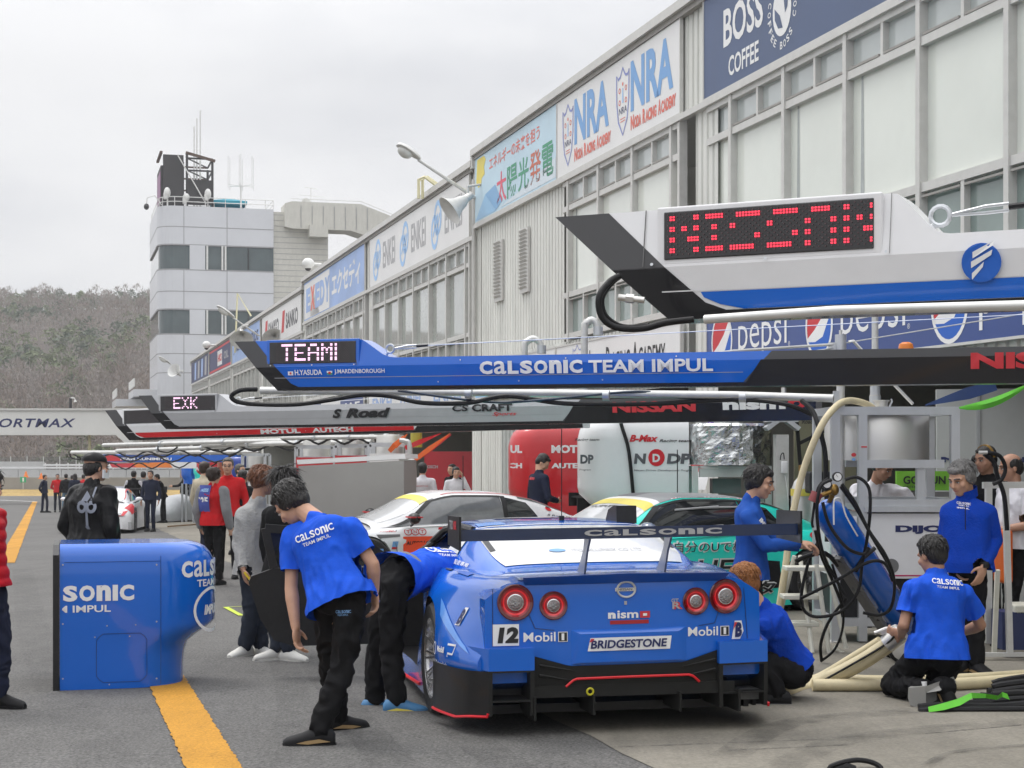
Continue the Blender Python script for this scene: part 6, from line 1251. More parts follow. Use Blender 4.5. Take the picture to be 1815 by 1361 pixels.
# boot lip spoiler: dark underside, bright top
mb = MB(); n = 24
A = [RF(-.575 + 1.15 * i / n, .845, .004) for i in range(n + 1)]; B_ = [RF(-.60 + 1.2 * i / n, .902 - .012 * abs(i / n - .5) * 2, .06) for i in range(n + 1)]; D_ = [p + bc.a3 * .16 - UP * .004 for p in B_]
mb.add(A + B_ + D_, [(i, i + 1, n + 2 + i, n + 1 + i) for i in range(n)] + [(n + 1 + i, n + 2 + i, 2 * n + 3 + i, 2 * n + 2 + i) for i in range(n)], CALD); mb.build('boot_spoiler', bc.root)
# bumper corners with black brake ducts
for sd in (-1, 1):
    x0, x1 = sorted((sd * .535, sd * (.79 if sd < 0 else .83))); mb = MB()
    pts = lambda z, o: [RF(x0, z, o), RF(x1, z, o), bc.pt(sd * .93, .33, z), bc.pt(x0 if sd > 0 else x1, .33, z)] if sd > 0 else [RF(x0, z, o), RF(x1, z, o), bc.pt(x1, .33, z), bc.pt(sd * .93, .33, z)]
    mb.loft([pts(.378, .05), pts(.50, .05)], CALB, smooth=False); mb.build('bumper_corner', bc.root)
    mb = MB()
    for a, b, c_, d_ in ((x0, x1, .368, .378), (x0, x1, .205, .213), (x0, x0 + .022, .13, .378), (x1 - .022, x1, .13, .378)): mb.loft([[RF(a, z, o) for z, o in ((c_, .05), (d_, .05), (d_, -.3), (c_, -.3))], [RF(b, z, o) for z, o in ((c_, .05), (d_, .05), (d_, -.3), (c_, -.3))]], CARM, smooth=False)
    mb.loft([[RF(x0, .2, -.2), RF(x1, .2, -.2)], [RF(x0, .38, -.2), RF(x1, .38, -.2)]], CARB, closed=False, caps=False)
    xo = x0 if sd < 0 else x1; T_ = [RF(xo, .376, .05)] + [bc.side(.06 + .53 * i / 8, .376, sd, .016) for i in range(9)]; B_2 = [p - UP * (.246 + .03 * min(i, 3) / 3) for i, p in enumerate(T_)]
    mb.add(T_ + B_2, [(i, i + 1, 11 + i, 10 + i) for i in range(9)], CARB, True); mb.build('brake_duct', bc.root)
    mb = MB(); mb.tube([RF(xo + sd * .004, .145, .05), RF(xo + sd * .006, .128, .045)] + [p + bc.r * (sd * .004) for p in B_2[1:]], .008, REDL, 6); mb.build('red_edge', bc.root)
# diffuser, red line, plate, fences
mb = MB(); 
mb.add([RF(t, zb_(t) + .004, .012) for t in ts[10:51]] + [RF(t, .255, .0) for t in ts[10:51]], [(i, i + 1, 42 + i, 41 + i) for i in range(40)], CARM)
mb.add([RF(-.55, .29, .01), RF(.6, .29, .01), RF(.6, .1, -.8), RF(-.55, .1, -.8)], [(0, 1, 2, 3)], CARB)
mb.box(bc.pt(.05, -.06, .247), (1.17, .018, .066), CARM, (bc.r, bc.a3, UP)); 
for t, zz in ((-.535, .10), (.648, .105), (-.2, .12), (.3, .12)): mb.box(bc.pt(t, .13, (zz + .23) / 2), (.012, .5, .23 - zz), CARM, (bc.r, bc.a3, UP))
for t0, z0_ in ((-.5, .40), (-.5, .345), (.52, .40), (.52, .345)): mb.tube([RF(t0, z0_, .014), RF(t0 * .62, z0_ - .035, .012)], [.010, .003], CARM, 6)
mb.tube([RF(-.352, .278, .02), RF(-.312, .312, .022), RF(-.29, .320, .022), RF(0, .322, .022), RF(.36, .320, .022), RF(.385, .312, .022), RF(.424, .278, .02)], .0075, REDL, 6)
mb.box(bc.pt(.03, .95, .12), (1.5, 1.5, .05), CARB, (bc.r, bc.a3, UP)); mb.build('diffuser', bc.root)
mb = MB(); c_ = bc.pt(-.215, -.085, .247); mb.tube([c_ + bc.r * .018 * cos(2 * pi * i / 14) + UP * .018 * sin(2 * pi * i / 14) for i in range(14)], .006, ink('towing_yellow', (.55, .5, .02)), 6, True); mb.build('tow_hook', bc.root)
mb = MB(); mb.box(bc.pt(.74, .1, .185), (.13, .2, .06), DKG, (bc.r, bc.a3, UP)); mb.box(bc.pt(.74, .06, .14), (.03, .05, .06), BLKP, (bc.r, bc.a3, UP)); mb.box(bc.pt(.79, .06, .14), (.02, .05, .05), BLKP, (bc.r, bc.a3, UP)); mb.build('jack_post', bc.root)
# rear wing with end plates and swan pylons
mb = MB(); rg = []
for i in range(33):
    t = -.96 + 1.965 * i / 32; sec = []
    for x, z in [(0, .052), (.03, .056), (.10, .045), (.2, .022), (.29, .0), (.30, -.004), (.29, -.012), (.2, -.012), (.1, -.002), (.03, .012), (.0, .0), (-.004, .03)]: sec.append(bc.pt(t, -.10 + x, 1.105 + z))
    rg.append(sec)
mb.loft(rg, CARB); 
fw_ = lambda x, y: bc.pt(x, -.108, 1.105 + y); mb.quad(fw_(-.96, -.006), fw_(1.0, -.006), fw_(1.0, .058), fw_(-.96, .058), mat('wing_blue_black', (.006, .02, .07), .18, coat=.8))
calsonic(mb, lambda x, y: bc.pt(x, -.112, 1.105 + y), .80, .034, SILV, -.255, .010, .05)
mb.build('rear_wing', bc.root)
for sd, t in ((-1, -.965), (1, 1.003)):
    mb = MB(); mb.prism([(-.14, .01), (.25, .03), (.25, .195), (-.14, .195)], bc.pt(t, 0, 1.04), bc.a3, UP, bc.r * .012, CARB)
    if sd < 0: fq = lambda x, y: bc.pt(t - .002, .0 - .0 + .2 - x, 1.04 + y); mb.text('NGK', fq, .1, .05, RED, .04, x0=.16, y0=.12); mb.text('TRD', fq, .12, .05, SILV, .02, x0=.02, y0=.12)
    mb.build('end_plate', bc.root)
for t in (-.20, .275):
    mb = MB(); mb.prism([(.13, .88), (.30, .885), (.22, .95), (.14, 1.03), (.10, 1.12), (.0, 1.13), (.0, 1.09), (.06, 1.02)], bc.pt(t, 0, 0), bc.a3, UP, bc.r * .012, mat('wing_pylon', (.32, .33, .35), .35, metal=.5)); mb.build('wing_pylon', bc.root)
# glass
mb = MB(); bc.patchx(mb, bc.H, .66, 1.52, 1.9, 1.95, GLASSW, .005)  # pale screen colour has the white sky reflection painted in
for sd in (-1, 1): bc.patch(mb, bc.H, ((.95, 1.96), (1.25, 1.98), (1.25, 2.22), (.95, 2.22)), CARB, .008, sd, 5, 3)
f_ = lambda x, y: bc.at(bc.H, .72 + y, 4 - abs(x) / .28, -1 if x < 0 else 1, .009)
disc(mb, f_, -.12, .16, .035, .03, SKB, n=16); mb.text('ITO MILLENEX CO LTD', f_, .3, .06, mat('faint_grey', (.5, .5, .52), .4), .01, x0=-.06, y0=.13); mb.build('rear_screen', bc.root)
mb = MB(); bc.patchx(mb, bc.H, 2.78, 3.5, 2.1, 2.0, GLASSK, .005); mb.build('windscreen', bc.root)
for sd in (1,):
    mb = MB(); bc.patch(mb, bc.H, ((1.55, .2), (3.05, .25), (2.72, 1.8), (1.5, 1.75)), GLASSK, .005, sd, 16, 8); mb.build('side_window', bc.root)
mb = MB(); bc.patchx(mb, bc.H, 1.6, 1.62, 2.2, 2.2, WHT, .004, 3)
bc.patch(mb, bc.H, ((1.65, 2.4), (1.85, 2.4), (1.85, 3.2), (1.65, 3.2)), LSKY, .004, -1); mb.text('IMPUL', lambda x, y: bc.at(bc.H, 2.0 + y, 4 - abs(x) * 2.2, -1, .008), .22, .12, WHT, .04, x0=-.62 + .05, y0=.05) if False else None
fr_ = lambda x, y: bc.at(bc.H, 2.2 + y, 4 - abs(x) / .21, -1 if x < 0 else 1, .006)
for x0, x1, m_ in ((-.1, .02, WHT), (.02, .12, PEPR), (-.14, -.1, GREY)): mb.flat([(x0, .1), (x1, .1), (x1, .3), (x0, .3)], fr_, m_)
mb.build('roof_sticker', bc.root)
mb = MB(); mb.prism([(-.03, 0), (.26, 0), (.26, .03), (.2, .09), (.06, .12), (-.02, .12)], bc.pt(.42, 1.75, 1.125), bc.a3, UP, bc.r * .14, CARB); mb.build('roof_scoop', bc.root)
mb = MB(); p = bc.pt(-.03 + .1, 1.85, 1.15); mb.cyl(p, p + UP * .03, .018, BLKP, n=8); mb.cyl(p + UP * .03, p + UP * .62, .0035, BLKP, n=5); mb.build('aerial', bc.root)
mb = MB()                                                          # shoulder vents, decals and painted sky sheen along the flank
for s0, s1, q0, q1, m_ in ((.55, .80, 4.2, 4.65, CALD), (.95, 1.12, 4.15, 4.55, CARB)): bc.patch(mb, bc.B, ((s0, q0), (s1, q0), (s1, q1), (s0, q1)), m_, .005)
bc.patch(mb, bc.B, ((.10, 1.5), (.62, 2.35), (.72, 2.95), (.16, 1.75)), LSKY, .005); bc.patch(mb, bc.B, ((.10, 1.5), (.62, 2.35), (.72, 2.95), (.16, 1.75)), LSKY, .005, 1)  # lighter blue patches put the sky sheen on the flare tops into the colour
fs = bc.sidefn(.58, .40); mb.text('Mobil', fs, .12, .035, WHT, .05, x0=.06, y0=.035); outline(mb, fs, [(.0 + .028 * cos(2 * pi * i / 16), .05 + .035 * sin(2 * pi * i / 16)) for i in range(16)], .008, WHT); outline(mb, fs, [(.22, .09), (.32, .09), (.31, .04), (.24, .04), (.24, .02)], .012, WHT, False); mb.text('DriversLink', fs, .2, .03, WHT, .03, x0=.03, y0=-.045)
fb = bc.sidefn(.36, .60); mb.flat([(0, 0), (.05, 0), (.07, .1), (.03, .1)], fb, WHT); mb.text('B', lambda x, y: fb(x, y) - bc.r * .003, .045, .085, NAVY, .05, .2, x0=.01, y0=.006)
mb.text('競走専用', lambda x, y: bc.at(bc.H, 1.55 - x, .35 + y * 5, -1, .006), .34, .05, WHT, .02, x0=.18, y0=0)
mb.build('flank_print_sheen', bc.root)
mb = MB()                                                          # cockpit opening seen past the open door
bc.patch(mb, bc.H, ((1.36, .3), (1.70, .2), (1.70, 1.9), (1.45, 1.7)), GLASSW, .006, -1, 6, 8)
mb.build('quarter_window', bc.root); mb = MB()
for s_ in (1.72, 3.0): mb.tube([bc.pt(-.80, s_, .86), bc.pt(-.66, s_ - .02, 1.0 if s_ < 2 else .95), bc.pt(-.57, s_ - .08, 1.10 if s_ < 2 else 1.03)], .026, CARB, 8)
mb.tube([bc.pt(-.57, 1.66, 1.10), bc.pt(-.575, 2.3, 1.115), bc.pt(-.58, 2.75, 1.075), bc.pt(-.66, 3.05, .95)], .026, CARB, 8); mb.build('door_frame', bc.root)
mb = MB()
for a_, b_ in (((-.5, 1.75, .3), (-.45, 1.8, 1.08)), ((-.45, 1.8, 1.08), (-.5, 2.8, 1.02)), ((-.4, 1.75, .6), (.4, 1.75, .6)), ((.45, 1.8, .3), (.45, 1.8, 1.08)), ((-.5, 2.8, 1.02), (-.55, 3.1, .4))): mb.cyl(bc.pt(*a_), bc.pt(*b_), .022, SILV, n=8)
mb.build('roll_cage', bc.root)
mb = MB(); mb.tube([bc.pt(-.955, 1.45, .13), bc.pt(-.955, 2.3, .10)], .012, REDL, 6); mb.build('sill_edge', bc.root)
# open door, hinged at the front pillar
hx = bc.pt(-.90, 3.05, 0); dd = V((-.985, -.18, 0)).normalized(); nn = V((-dd.y, dd.x, 0)); dp = lambda x, z: hx + dd * x + UP * z
dr_ = MB(); po = [(0, .24), (.75, .235), (.90, .28), (1.0, .44), (1.08, .70), (1.06, .745), (.9, .80), (0, .80)]
dr_.prism(po, hx, dd, UP, nn * .07, CARB)
dr_.prism([(.06, .28), (.62, .27), (.70, .34), (.70, .66), (.06, .68)], hx - nn * .02, dd, UP, nn * .02, BLKP); dr_.box(dp(.52, .40) - nn * .03, (.16, .03, .09), DKG, (dd, nn, UP), bev=.01); dr_.bar(dp(.02, .77) - nn * .03, dp(1.0, .72) - nn * .03, .04, .06, CARM)
for a, b in (((0, .80), (.33, 1.04)), ((.33, 1.04), (.96, 1.09)), ((.96, 1.09), (.90, .80))): dr_.bar(dp(*a) + nn * .035, dp(*b) + nn * .035, .05, .06, CARB)
do = dr_.build('door', bc.root)
mb = MB(); mb.prism([(.06, .81), (.35, 1.02), (.93, 1.06), (.87, .81)], hx + nn * .03, dd, UP, nn * .008, GLASSK); f3 = lambda x, z: dp(x, z) + nn * .024
for x in (.1, .16): 
    for z in (.84, .89): mb.flat([(x, z), (x + .045, z), (x + .045, z + .04), (x, z + .04)], f3, SKB)
mb.build('window', do)
# ------------------------------------------------------------------ white and teal cars
def gt3(name, O, beta, label, paint, strip, screen_strip, decor):
    b = radians(beta); c = Car(name, O, (-cos(b), -sin(b), 0), label, paint, 1.42, group=None)
    for t, s in ((-.83, .98), (.83, .98), (-.83, 3.76), (.83, 3.76)): c.wheel(t, s, m=DKG if strip == 'teal' else RIM)
    mb = MB(); c.patchx(mb, c.H, 2.80, 3.52, 2.05, 1.8, GLASSW, .005); c.patchx(mb, c.H, 2.80, 2.93, 2.05, 2.03, screen_strip, .008, 8); c.patchx(mb, c.H, 2.72, 2.80, 2.1, 2.05, PW, .008, 6); mb.build('windscreen', c.root)
    for sd in (-1, 1):
        mb = MB(); c.patch(mb, c.H, ((1.75, .12), (3.25, .12), (2.74, 1.86), (1.78, 1.86)), GLASSG if strip == 'white' else GLASSK, .005, sd, 18, 8); c.patch(mb, c.H, ((1.25, .45), (1.72, .25), (1.72, 1.86), (1.4, 1.6)), GLASSK, .006, sd, 8, 8)
        c.patch(mb, c.H, ((3.25, .12), (3.42, .15), (2.82, 2.02), (2.72, 1.9)), CARB, .009, sd, 4, 10); c.patch(mb, c.H, ((1.7, .25), (1.76, .2), (1.77, 1.87), (1.7, 1.87)), CARB, .008, sd, 2, 8); c.patch(mb, c.H, ((1.7, 1.80), (2.78, 1.80), (2.76, 1.97), (1.7, 1.97)), CARB, .009, sd, 10, 2)
        mb.build('side_window', c.root)
    mb = MB(); c.patchx(mb, c.H, .7, 1.5, 1.9, 1.95, GLASSK, .005); mb.build('rear_screen', c.root)
    for sd in (-1, 1):
        mb = MB(); q = c.pt(sd * .98, 3.12, .93); mb.ell(q, (.13, .085, .075), CARB if strip == 'white' else mat('mirror_blue_grey', (.10, .13, .20), .15, coat=.7), (c.r, c.a3, UP), 12, 8); mb.cyl(q - UP * .06, c.pt(sd * .90, 3.14, .83), .015, CARB, n=6)
        if strip == 'white': mb.box(q + UP * .02 - c.r * .0, (.24, .165, .018), PEPR, (c.r, c.a3, UP))
        mb.build('mirror', c.root)
    mb = MB()
    for t in (-.9, .9): mb.box(c.pt(t, -.12, 1.12), (.02, .36, .2), CARB, (c.r, c.a3, UP))
    mb.box(c.pt(0, -.12, 1.16), (1.8, .3, .03), CARB, (c.r, c.a3, UP))
    for t in (-.4, .4): mb.box(c.pt(t, .0, 1.02), (.02, .3, .26), CARB, (c.r, c.a3, UP))
    mb.build('rear_wing', c.root)
    mb = MB(); p = c.pt(.2, 2.0, 1.26); mb.cyl(p, p + UP * .5, .006, BLKP, n=5); mb.build('aerial', c.root)
    mb = MB(); mb.box(c.pt(0, 4.45, .10), (1.7, .7, .03), CARB, (c.r, c.a3, UP)); mb.box(c.pt(0, 2.3, .10), (1.78, 3.2, .04), CARB, (c.r, c.a3, UP)); mb.build('floor', c.root)
    mb = MB(); decor(c, mb); mb.build('livery_print', c.root)
    return c
def d_white(c, mb):
    fs = c.sidefn(3.27, .31)
    mb.flat([(.02, .0), (.44, .0), (.44, .38), (.02, .38)], fs, ink('plate_orange', (.85, .07, .015))); f2 = c.sidefn(3.27, .31, off=.009); mb.flat([(.02, .0), (.44, .0), (.44, .2), (.02, .2)], f2, YLW); mb.text('AUTOBACS', c.sidefn(3.27, .31, off=.012), .36, .05, BLK, .03, .1, x0=.06, y0=.27); mb.text('3', c.sidefn(3.27, .31, off=.012), .14, .17, BLK, .05, x0=.16, y0=.02)
    ft = c.sidefn(3.24, .70); 
    for i, ch in enumerate('TNT'): outline(mb, ft, [(.07 + .1 * i + .052 * cos(2 * pi * k / 14), .05 + .042 * sin(2 * pi * k / 14)) for k in range(14)], .012, PEPR); mb.text(ch, ft, .045, .04, PEPR, .02, x0=.048 + .1 * i, y0=.03)
    mb.text('B-MAX', c.sidefn(2.80, .56, off=.012), .95, .26, RED, .05, .3)
    fh = lambda x, y: c.at(c.H, 1.12 - x, 1.0 + y * 2.8, -1, .008); mb.text('S Road', fh, .27, .06, BLK, .03, .2, x0=.02, y0=-.14); mb.text('NDDP', fh, .24, .06, GREY, .03, x0=.33, y0=-.14); disc(mb, fh, .06, .16, .05, .09, RED, n=10); disc(mb, fh, .06, .24, .035, .04, BLK, n=8)
    f5 = c.sidefn(3.62, .5); mb.flat([(.04, .17), (.33, .19), (.33, .22), (.0, .22)], f5, DKG); outline(mb, f5, [(.02, .2), (.12, .1), (.2, -.03)], .018, DKG, False); mb.text('ATOMIC', f5, .22, .028, PEPR, .02, x0=.06, y0=.25); mb.flat([(.2, .03), (.28, .03), (.3, .13), (.22, .13)], f5, SKB); mb.flat([(.2, .03), (.28, .03), (.285, .06), (.205, .06)], c.sidefn(3.62, .5, off=.009), PEPR)
    f6 = c.sidefn(3.98, .5); mb.text('DAS', f6, .18, .07, NAVY, .03, x0=.0, y0=.12); mb.flat([(.2, .12), (.28, .12), (.28, .18)], f6, PEPR); mb.flat([(.1, .0), (.28, .03), (.3, .06), (.12, .03)], f6, PEPR)
    for s0, q0 in ((3.7, 5.2), (4.0, 5.4)): c.patch(mb, c.B, ((s0, q0), (s0 + .22, q0), (s0 + .22, q0 + .35), (s0, q0 + .35)), SILV, .006, -1, 4, 4)
    for sd in (-1, 1): c.patch(mb, c.H, ((.9, 2.35), (2.6, 2.35), (2.6, 2.5), (.9, 2.5)), PEPR, .006, sd, 16, 2)
    outline(mb, lambda x, y: c.side(x, y, -1, .007), [(3.33, .82), (3.36, .6), (3.32, .38), (3.25, .3)], .01, GREY, False)
def d_teal(c, mb):
    ol = ink('decal_halo', (.72, .74, .72))
    for t, x, y, w_, h in (('自分のUで植ピタ', .0, .68, 1.2, .095), ('BLUE植', -.12, .40, 1.25, .235), ('植ピタ', .35, .20, .9, .16)):
        f1 = c.sidefn(2.75, 0, off=.018); f2 = c.sidefn(2.75, 0, off=.026)
        mb.text(t, f1, w_ + .03, h + .035, ol, .05 if h > .1 else .03, .15, x0=x - .015, y0=y - .017); mb.text(t, f2, w_, h, BLK, .015 if h > .1 else .0, .15, x0=x, y0=y)
    mb.text('GT-R', c.sidefn(.98, .78), .5, .085, PEPR, .05, x0=-.02, y0=.0)
    fh = lambda x, y: c.at(c.H, 2.62 - x, 2.13 + y * 3, -1, .008)
    for i, nm in enumerate(('H.Takamori', 'W.Tanaka', 'T.Iida')): x = .05 + .42 * i; mb.flat([(x, .0), (x + .07, .0), (x + .07, .035), (x, .035)], fh, WHT); disc(mb, lambda a, b: c.at(c.H, 2.62 - a, 2.13 + b * 3, -1, .011), x + .035, .0175, .012, .011, RED, n=8); mb.text(nm, fh, .24, .028, WHT, .03, x0=x + .09, y0=.0)
    f = lambda x, y: c.at(c.H, 2.93 + y, 4 - abs(x) / .21, -1 if x < 0 else 1, .012); mb.text('YUPITERU', lambda x, y: f(-x, -y), .36, .04, BLK, .02, x0=-.2, y0=-.08)
    c.patch(mb, c.B, ((1.42, .8), (1.75, .8), (1.75, 2.4), (1.42, 2.2)), CARB, .007, -1, 6, 6)
    fr = c.sidefn(1.62, .42); disc(mb, fr, 0, .2, .05, .07, RED, n=10); disc(mb, fr, 0, .06, .045, .05, ink('pale_pink', (.6, .4, .4)), n=10)
    for sd in (-1, 1): c.patch(mb, c.H, ((1.0, 2.2), (2.85, 2.12), (2.85, 4), (1.0, 4)), GREY if sd > 0 else ink('roof_grey', (.25, .26, .27)), .004, sd, 20, 10)
    for s in (2.25, 1.95): mb.cyl(c.at(c.H, s + .35, 1.35, -1, .02), c.at(c.H, s - .2, 1.42, -1, .02), .012, SILV, n=6); mb.cyl(c.at(c.H, s + .35, .45, -1, .02), c.at(c.H, s - .2, .5, -1, .02), .012, SILV, n=6)
gt3('racing_car', (1.24, 23.6, 0), 22, 'white racing car with red markings and yellow screen strip', CWHT, 'white', YLW, d_white)
gt3('racing_car', (3.73, 19.1, 0), 27, 'teal racing car with large black Japanese lettering on its door', TEALC, 'teal', YLW, d_teal)
# ------------------------------------------------------------------ far cars
def far_car(O, ang, label, paint, decor=None, hood=None):
    a = radians(ang); c = Car('racing_car', O, (cos(a), sin(a), 0), label, paint, 1.15, group=None)
    for t, s in ((-.83, .98), (.83, .98), (-.83, 3.76), (.83, 3.76)): c.wheel(t, s, m=DKG, spokes=6)
    mb = MB(); c.patchx(mb, c.H, 2.80, 3.52, 2.05, 1.8, GLASSW, .006, 8); mb.build('windscreen', c.root)
    for sd in (-1, 1):
        mb = MB(); c.patch(mb, c.H, ((1.4, .2), (3.2, .12), (2.74, 1.86), (1.5, 1.86)), GLASSK, .006, sd, 12, 6); mb.build('side_window', c.root)
        mb = MB(); mb.ell(c.pt(sd * 1.0, 3.2, .9), (.10, .05, .055), paint, (c.r, c.a3, UP), 10, 6); mb.cyl(c.pt(sd * 1.0, 3.2, .85), c.pt(sd * .88, 3.2, .8), .02, CARB, n=5); mb.build('mirror', c.root)
    mb = MB(); mb.box(c.pt(0, -.1, 1.16), (1.9, .3, .04), CARB, (c.r, c.a3, UP)); [mb.box(c.pt(t, -.1, 1.08), (.02, .34, .22), CARB, (c.r, c.a3, UP)) for t in (-.95, .95)]; [mb.box(c.pt(t, .0, 1.0), (.02, .2, .3), CARB, (c.r, c.a3, UP)) for t in (-.3, .3)]; mb.build('rear_wing', c.root)
    if decor: mb = MB(); decor(c, mb); mb.build('livery_print', c.root)
    return c
def d_lc(c, mb):
    nf = lambda t, z, o=.0: c.pt(t, 4.755 - .42 * max(0, abs(t) - .42) + o - max(0, z - .48) * 1.6, z)
    mb.add([nf(-.22, .5), nf(.22, .5), nf(.40, .12), nf(-.40, .12)], [(0, 1, 2, 3)], CARB); mb.add([nf(-.28, .3, .01), nf(.28, .3, .01), nf(.26, .27, .01), nf(-.26, .27, .01)], [(0, 1, 2, 3)], DKG)
    for sd in (-1, 1):
        mb.add([nf(sd * .30, .46, .03), nf(sd * .72, .58, .06), nf(sd * .84, .60, .0), nf(sd * .76, .47, .06), nf(sd * .5, .44, .05)], [(0, 1, 2, 3, 4)], PEPR); mb.add([nf(sd * .42, .475, .045), nf(sd * .68, .55, .075), nf(sd * .7, .485, .075)], [(0, 1, 2)], SILV)
        mb.add([nf(sd * .44, .32, .03), nf(sd * .62, .33, .04), nf(sd * .64, .14, .04), nf(sd * .52, .13, .04)], [(0, 1, 2, 3)], CARB); mb.box(c.pt(sd * .8, 4.5, .22), (.12, .1, .06), PEPR, (c.r, c.a3, UP)); mb.box(c.pt(sd * .9, 4.35, .2), (.1, .5, .2), SILV, (c.r, c.a3, UP))
        c.patch(mb, c.H, ((1.6, 1.86), (3.4, 1.8), (3.4, 2.05), (1.6, 2.1)), PEPR, .006, sd, 14, 2); c.patch(mb, c.B, ((3.6, 2.4), (4.3, 2.4), (4.3, 4.3), (3.6, 4.3)), PEPR, .006, sd, 8, 6)
    f = lambda x, y: c.at(c.B, 4.25 - y * 2.2, 6 - abs(x) / .3, -1 if x > 0 else 1, .008); mb.text('60', lambda x, y: f(-x, -y), .3, .09, PEPR, .03, x0=-.12, y0=-.13) ; mb.text('60', lambda x, y: f(x, y), .3, .09, PEPR, .03, x0=-.15, y0=.06)
p0 = G(198, 946); far_car((p0.x - 1.05, p0.y + 4.75, 0), -90 + 7, 'white and red racing car facing the camera beside the man in coveralls', CWHT, d_lc)
far_car((P(215, 0, 55).x, 57.5, 0), -92, 'dark racing car with its bonnet off behind the white and red one', mat('dark_blue_car', (.03, .05, .12), .3, coat=.4), lambda c, mb: [mb.box(c.pt(0, 4.0, .66), (1.3, .9, .2), DKG, (c.r, c.a3, UP)), mb.ell(c.pt(-.3, 3.9, .8), (.2, .2, .12), TEAL), mb.box(c.pt(.45, 3.8, .82), (.3, .3, .1), ink('hot_pink', (.75, .05, .2)), (c.r, c.a3, UP)), mb.box(c.pt(0, 4.1, .78), (1.2, .05, .06), SILV, (c.r, c.a3, UP))])
cov = MB(); cq = P(306, 0, 56); COV = mat('grey_car_cover', (.42, .43, .44), .6, var=.1, bump=.4, bscale=6); zc0 = gz(56); rg = []
for x, h, w_ in ((-2.4, .35, .7), (-2.1, .62, .95), (-1.2, .75, 1.0), (-.5, 1.12, .92), (.5, 1.18, .9), (1.2, .95, .95), (1.9, .86, .98), (2.2, .7, .9)): 
    rg.append([V((cq.x + .5 * x * .8, 56 + .86 * x * .8, zc0)) + V((.86, -.5, 0)) * (.85 * w_ * cos(a) ** 1.0 if True else 0) * (1 if True else 1) + UP * (.72 * h * max(0, sin(a)) ** .6 + .06 + .03 * mnoise.noise(V((x * 3, a * 3, 1)))) for a in [pi * k / 14 for k in range(15)]])
cov.loft(rg, COV, caps=True, closed=False); cov.add([V((cq.x + .5 * -1.98, 56 + .86 * -1.98, zc0 + .05)) + V((.86, -.5, 0)) * t + UP * z for t, z in ((-.6, 0), (.6, 0), (.6, .08), (-.6, .08))], [(0, 1, 2, 3)], PEPR); cov.build('covered_car', label='low car under a grey cover beyond the man in coveralls', cat='covered car')
# ================================================================== people
import numpy as np
from mathutils.bvhtree import BVHTree
SKIN = mat('skin', (.50, .285, .19), .5, var=.10, vscale=14, bump=.05, bscale=120); SKINT = mat('skin_tan', (.40, .215, .14), .5, var=.1, vscale=14)
def cloth(name, c, rough=.85, b=.25, sc=26): return mat('cloth_' + name, c, rough, var=.12, vscale=7, bump=b, bscale=sc, spec=.12)
TBLUE = cloth('royal_blue', (.012, .088, .60), .7); FLB = cloth('fleece_blue', (.006, .050, .40), .95, .4, 70); KBLK = cloth('black', (.010, .010, .011), .8); NVY = cloth('navy', (.016, .020, .040)); GRYJ = cloth('pale_grey_knit', (.34, .34, .335), .95, .5, 60); WHTC = cloth('white', (.62, .61, .64)); REDC = cloth('red_puffer', (.42, .010, .018), .5, .6, 12); REDJ = cloth('red_jacket', (.50, .018, .022)); BEIGE = cloth('beige', (.42, .37, .28)); JEAN = cloth('dark_jeans', (.030, .036, .050)); JEANL = cloth('light_jeans', (.14, .22, .30)); BIB = cloth('bib_blue', (.075, .10, .34)); GRYC = cloth('mid_grey', (.22, .22, .23)); NYL = cloth('black_nylon', (.012, .012, .013), .38, .35, 18)
HBLK = mat('hair_black', (.012, .010, .009), .42, var=.4, vscale=40, bump=.8, bscale=90, stretch=(1, 1, .3)); HBRN = mat('hair_chestnut', (.14, .050, .020), .45, var=.4, vscale=40, bump=.8, bscale=90, stretch=(1, 1, .3)); HGIN = mat('hair_ginger', (.30, .11, .025), .5, var=.35, vscale=50, bump=.8, bscale=110); HGRY = mat('hair_grey', (.17, .165, .16), .55, var=.55, vscale=35, bump=.9, bscale=70); HDGR = mat('hair_dark_grey', (.07, .065, .06), .5, var=.5, vscale=35, bump=.8, bscale=90)
EYEW = mat('eye_white', (.6, .58, .55), .3); LIP = mat('lip', (.36, .13, .10), .5); SHOEW = mat('shoe_white', (.60, .59, .55), .6); SHOEK = mat('shoe_black', (.012, .012, .013), .6, spec=.2); GOLD = mat('shoe_gold', (.33, .22, .10), .5); SHOEB = mat('shoe_blue', (.05, .18, .36), .6)
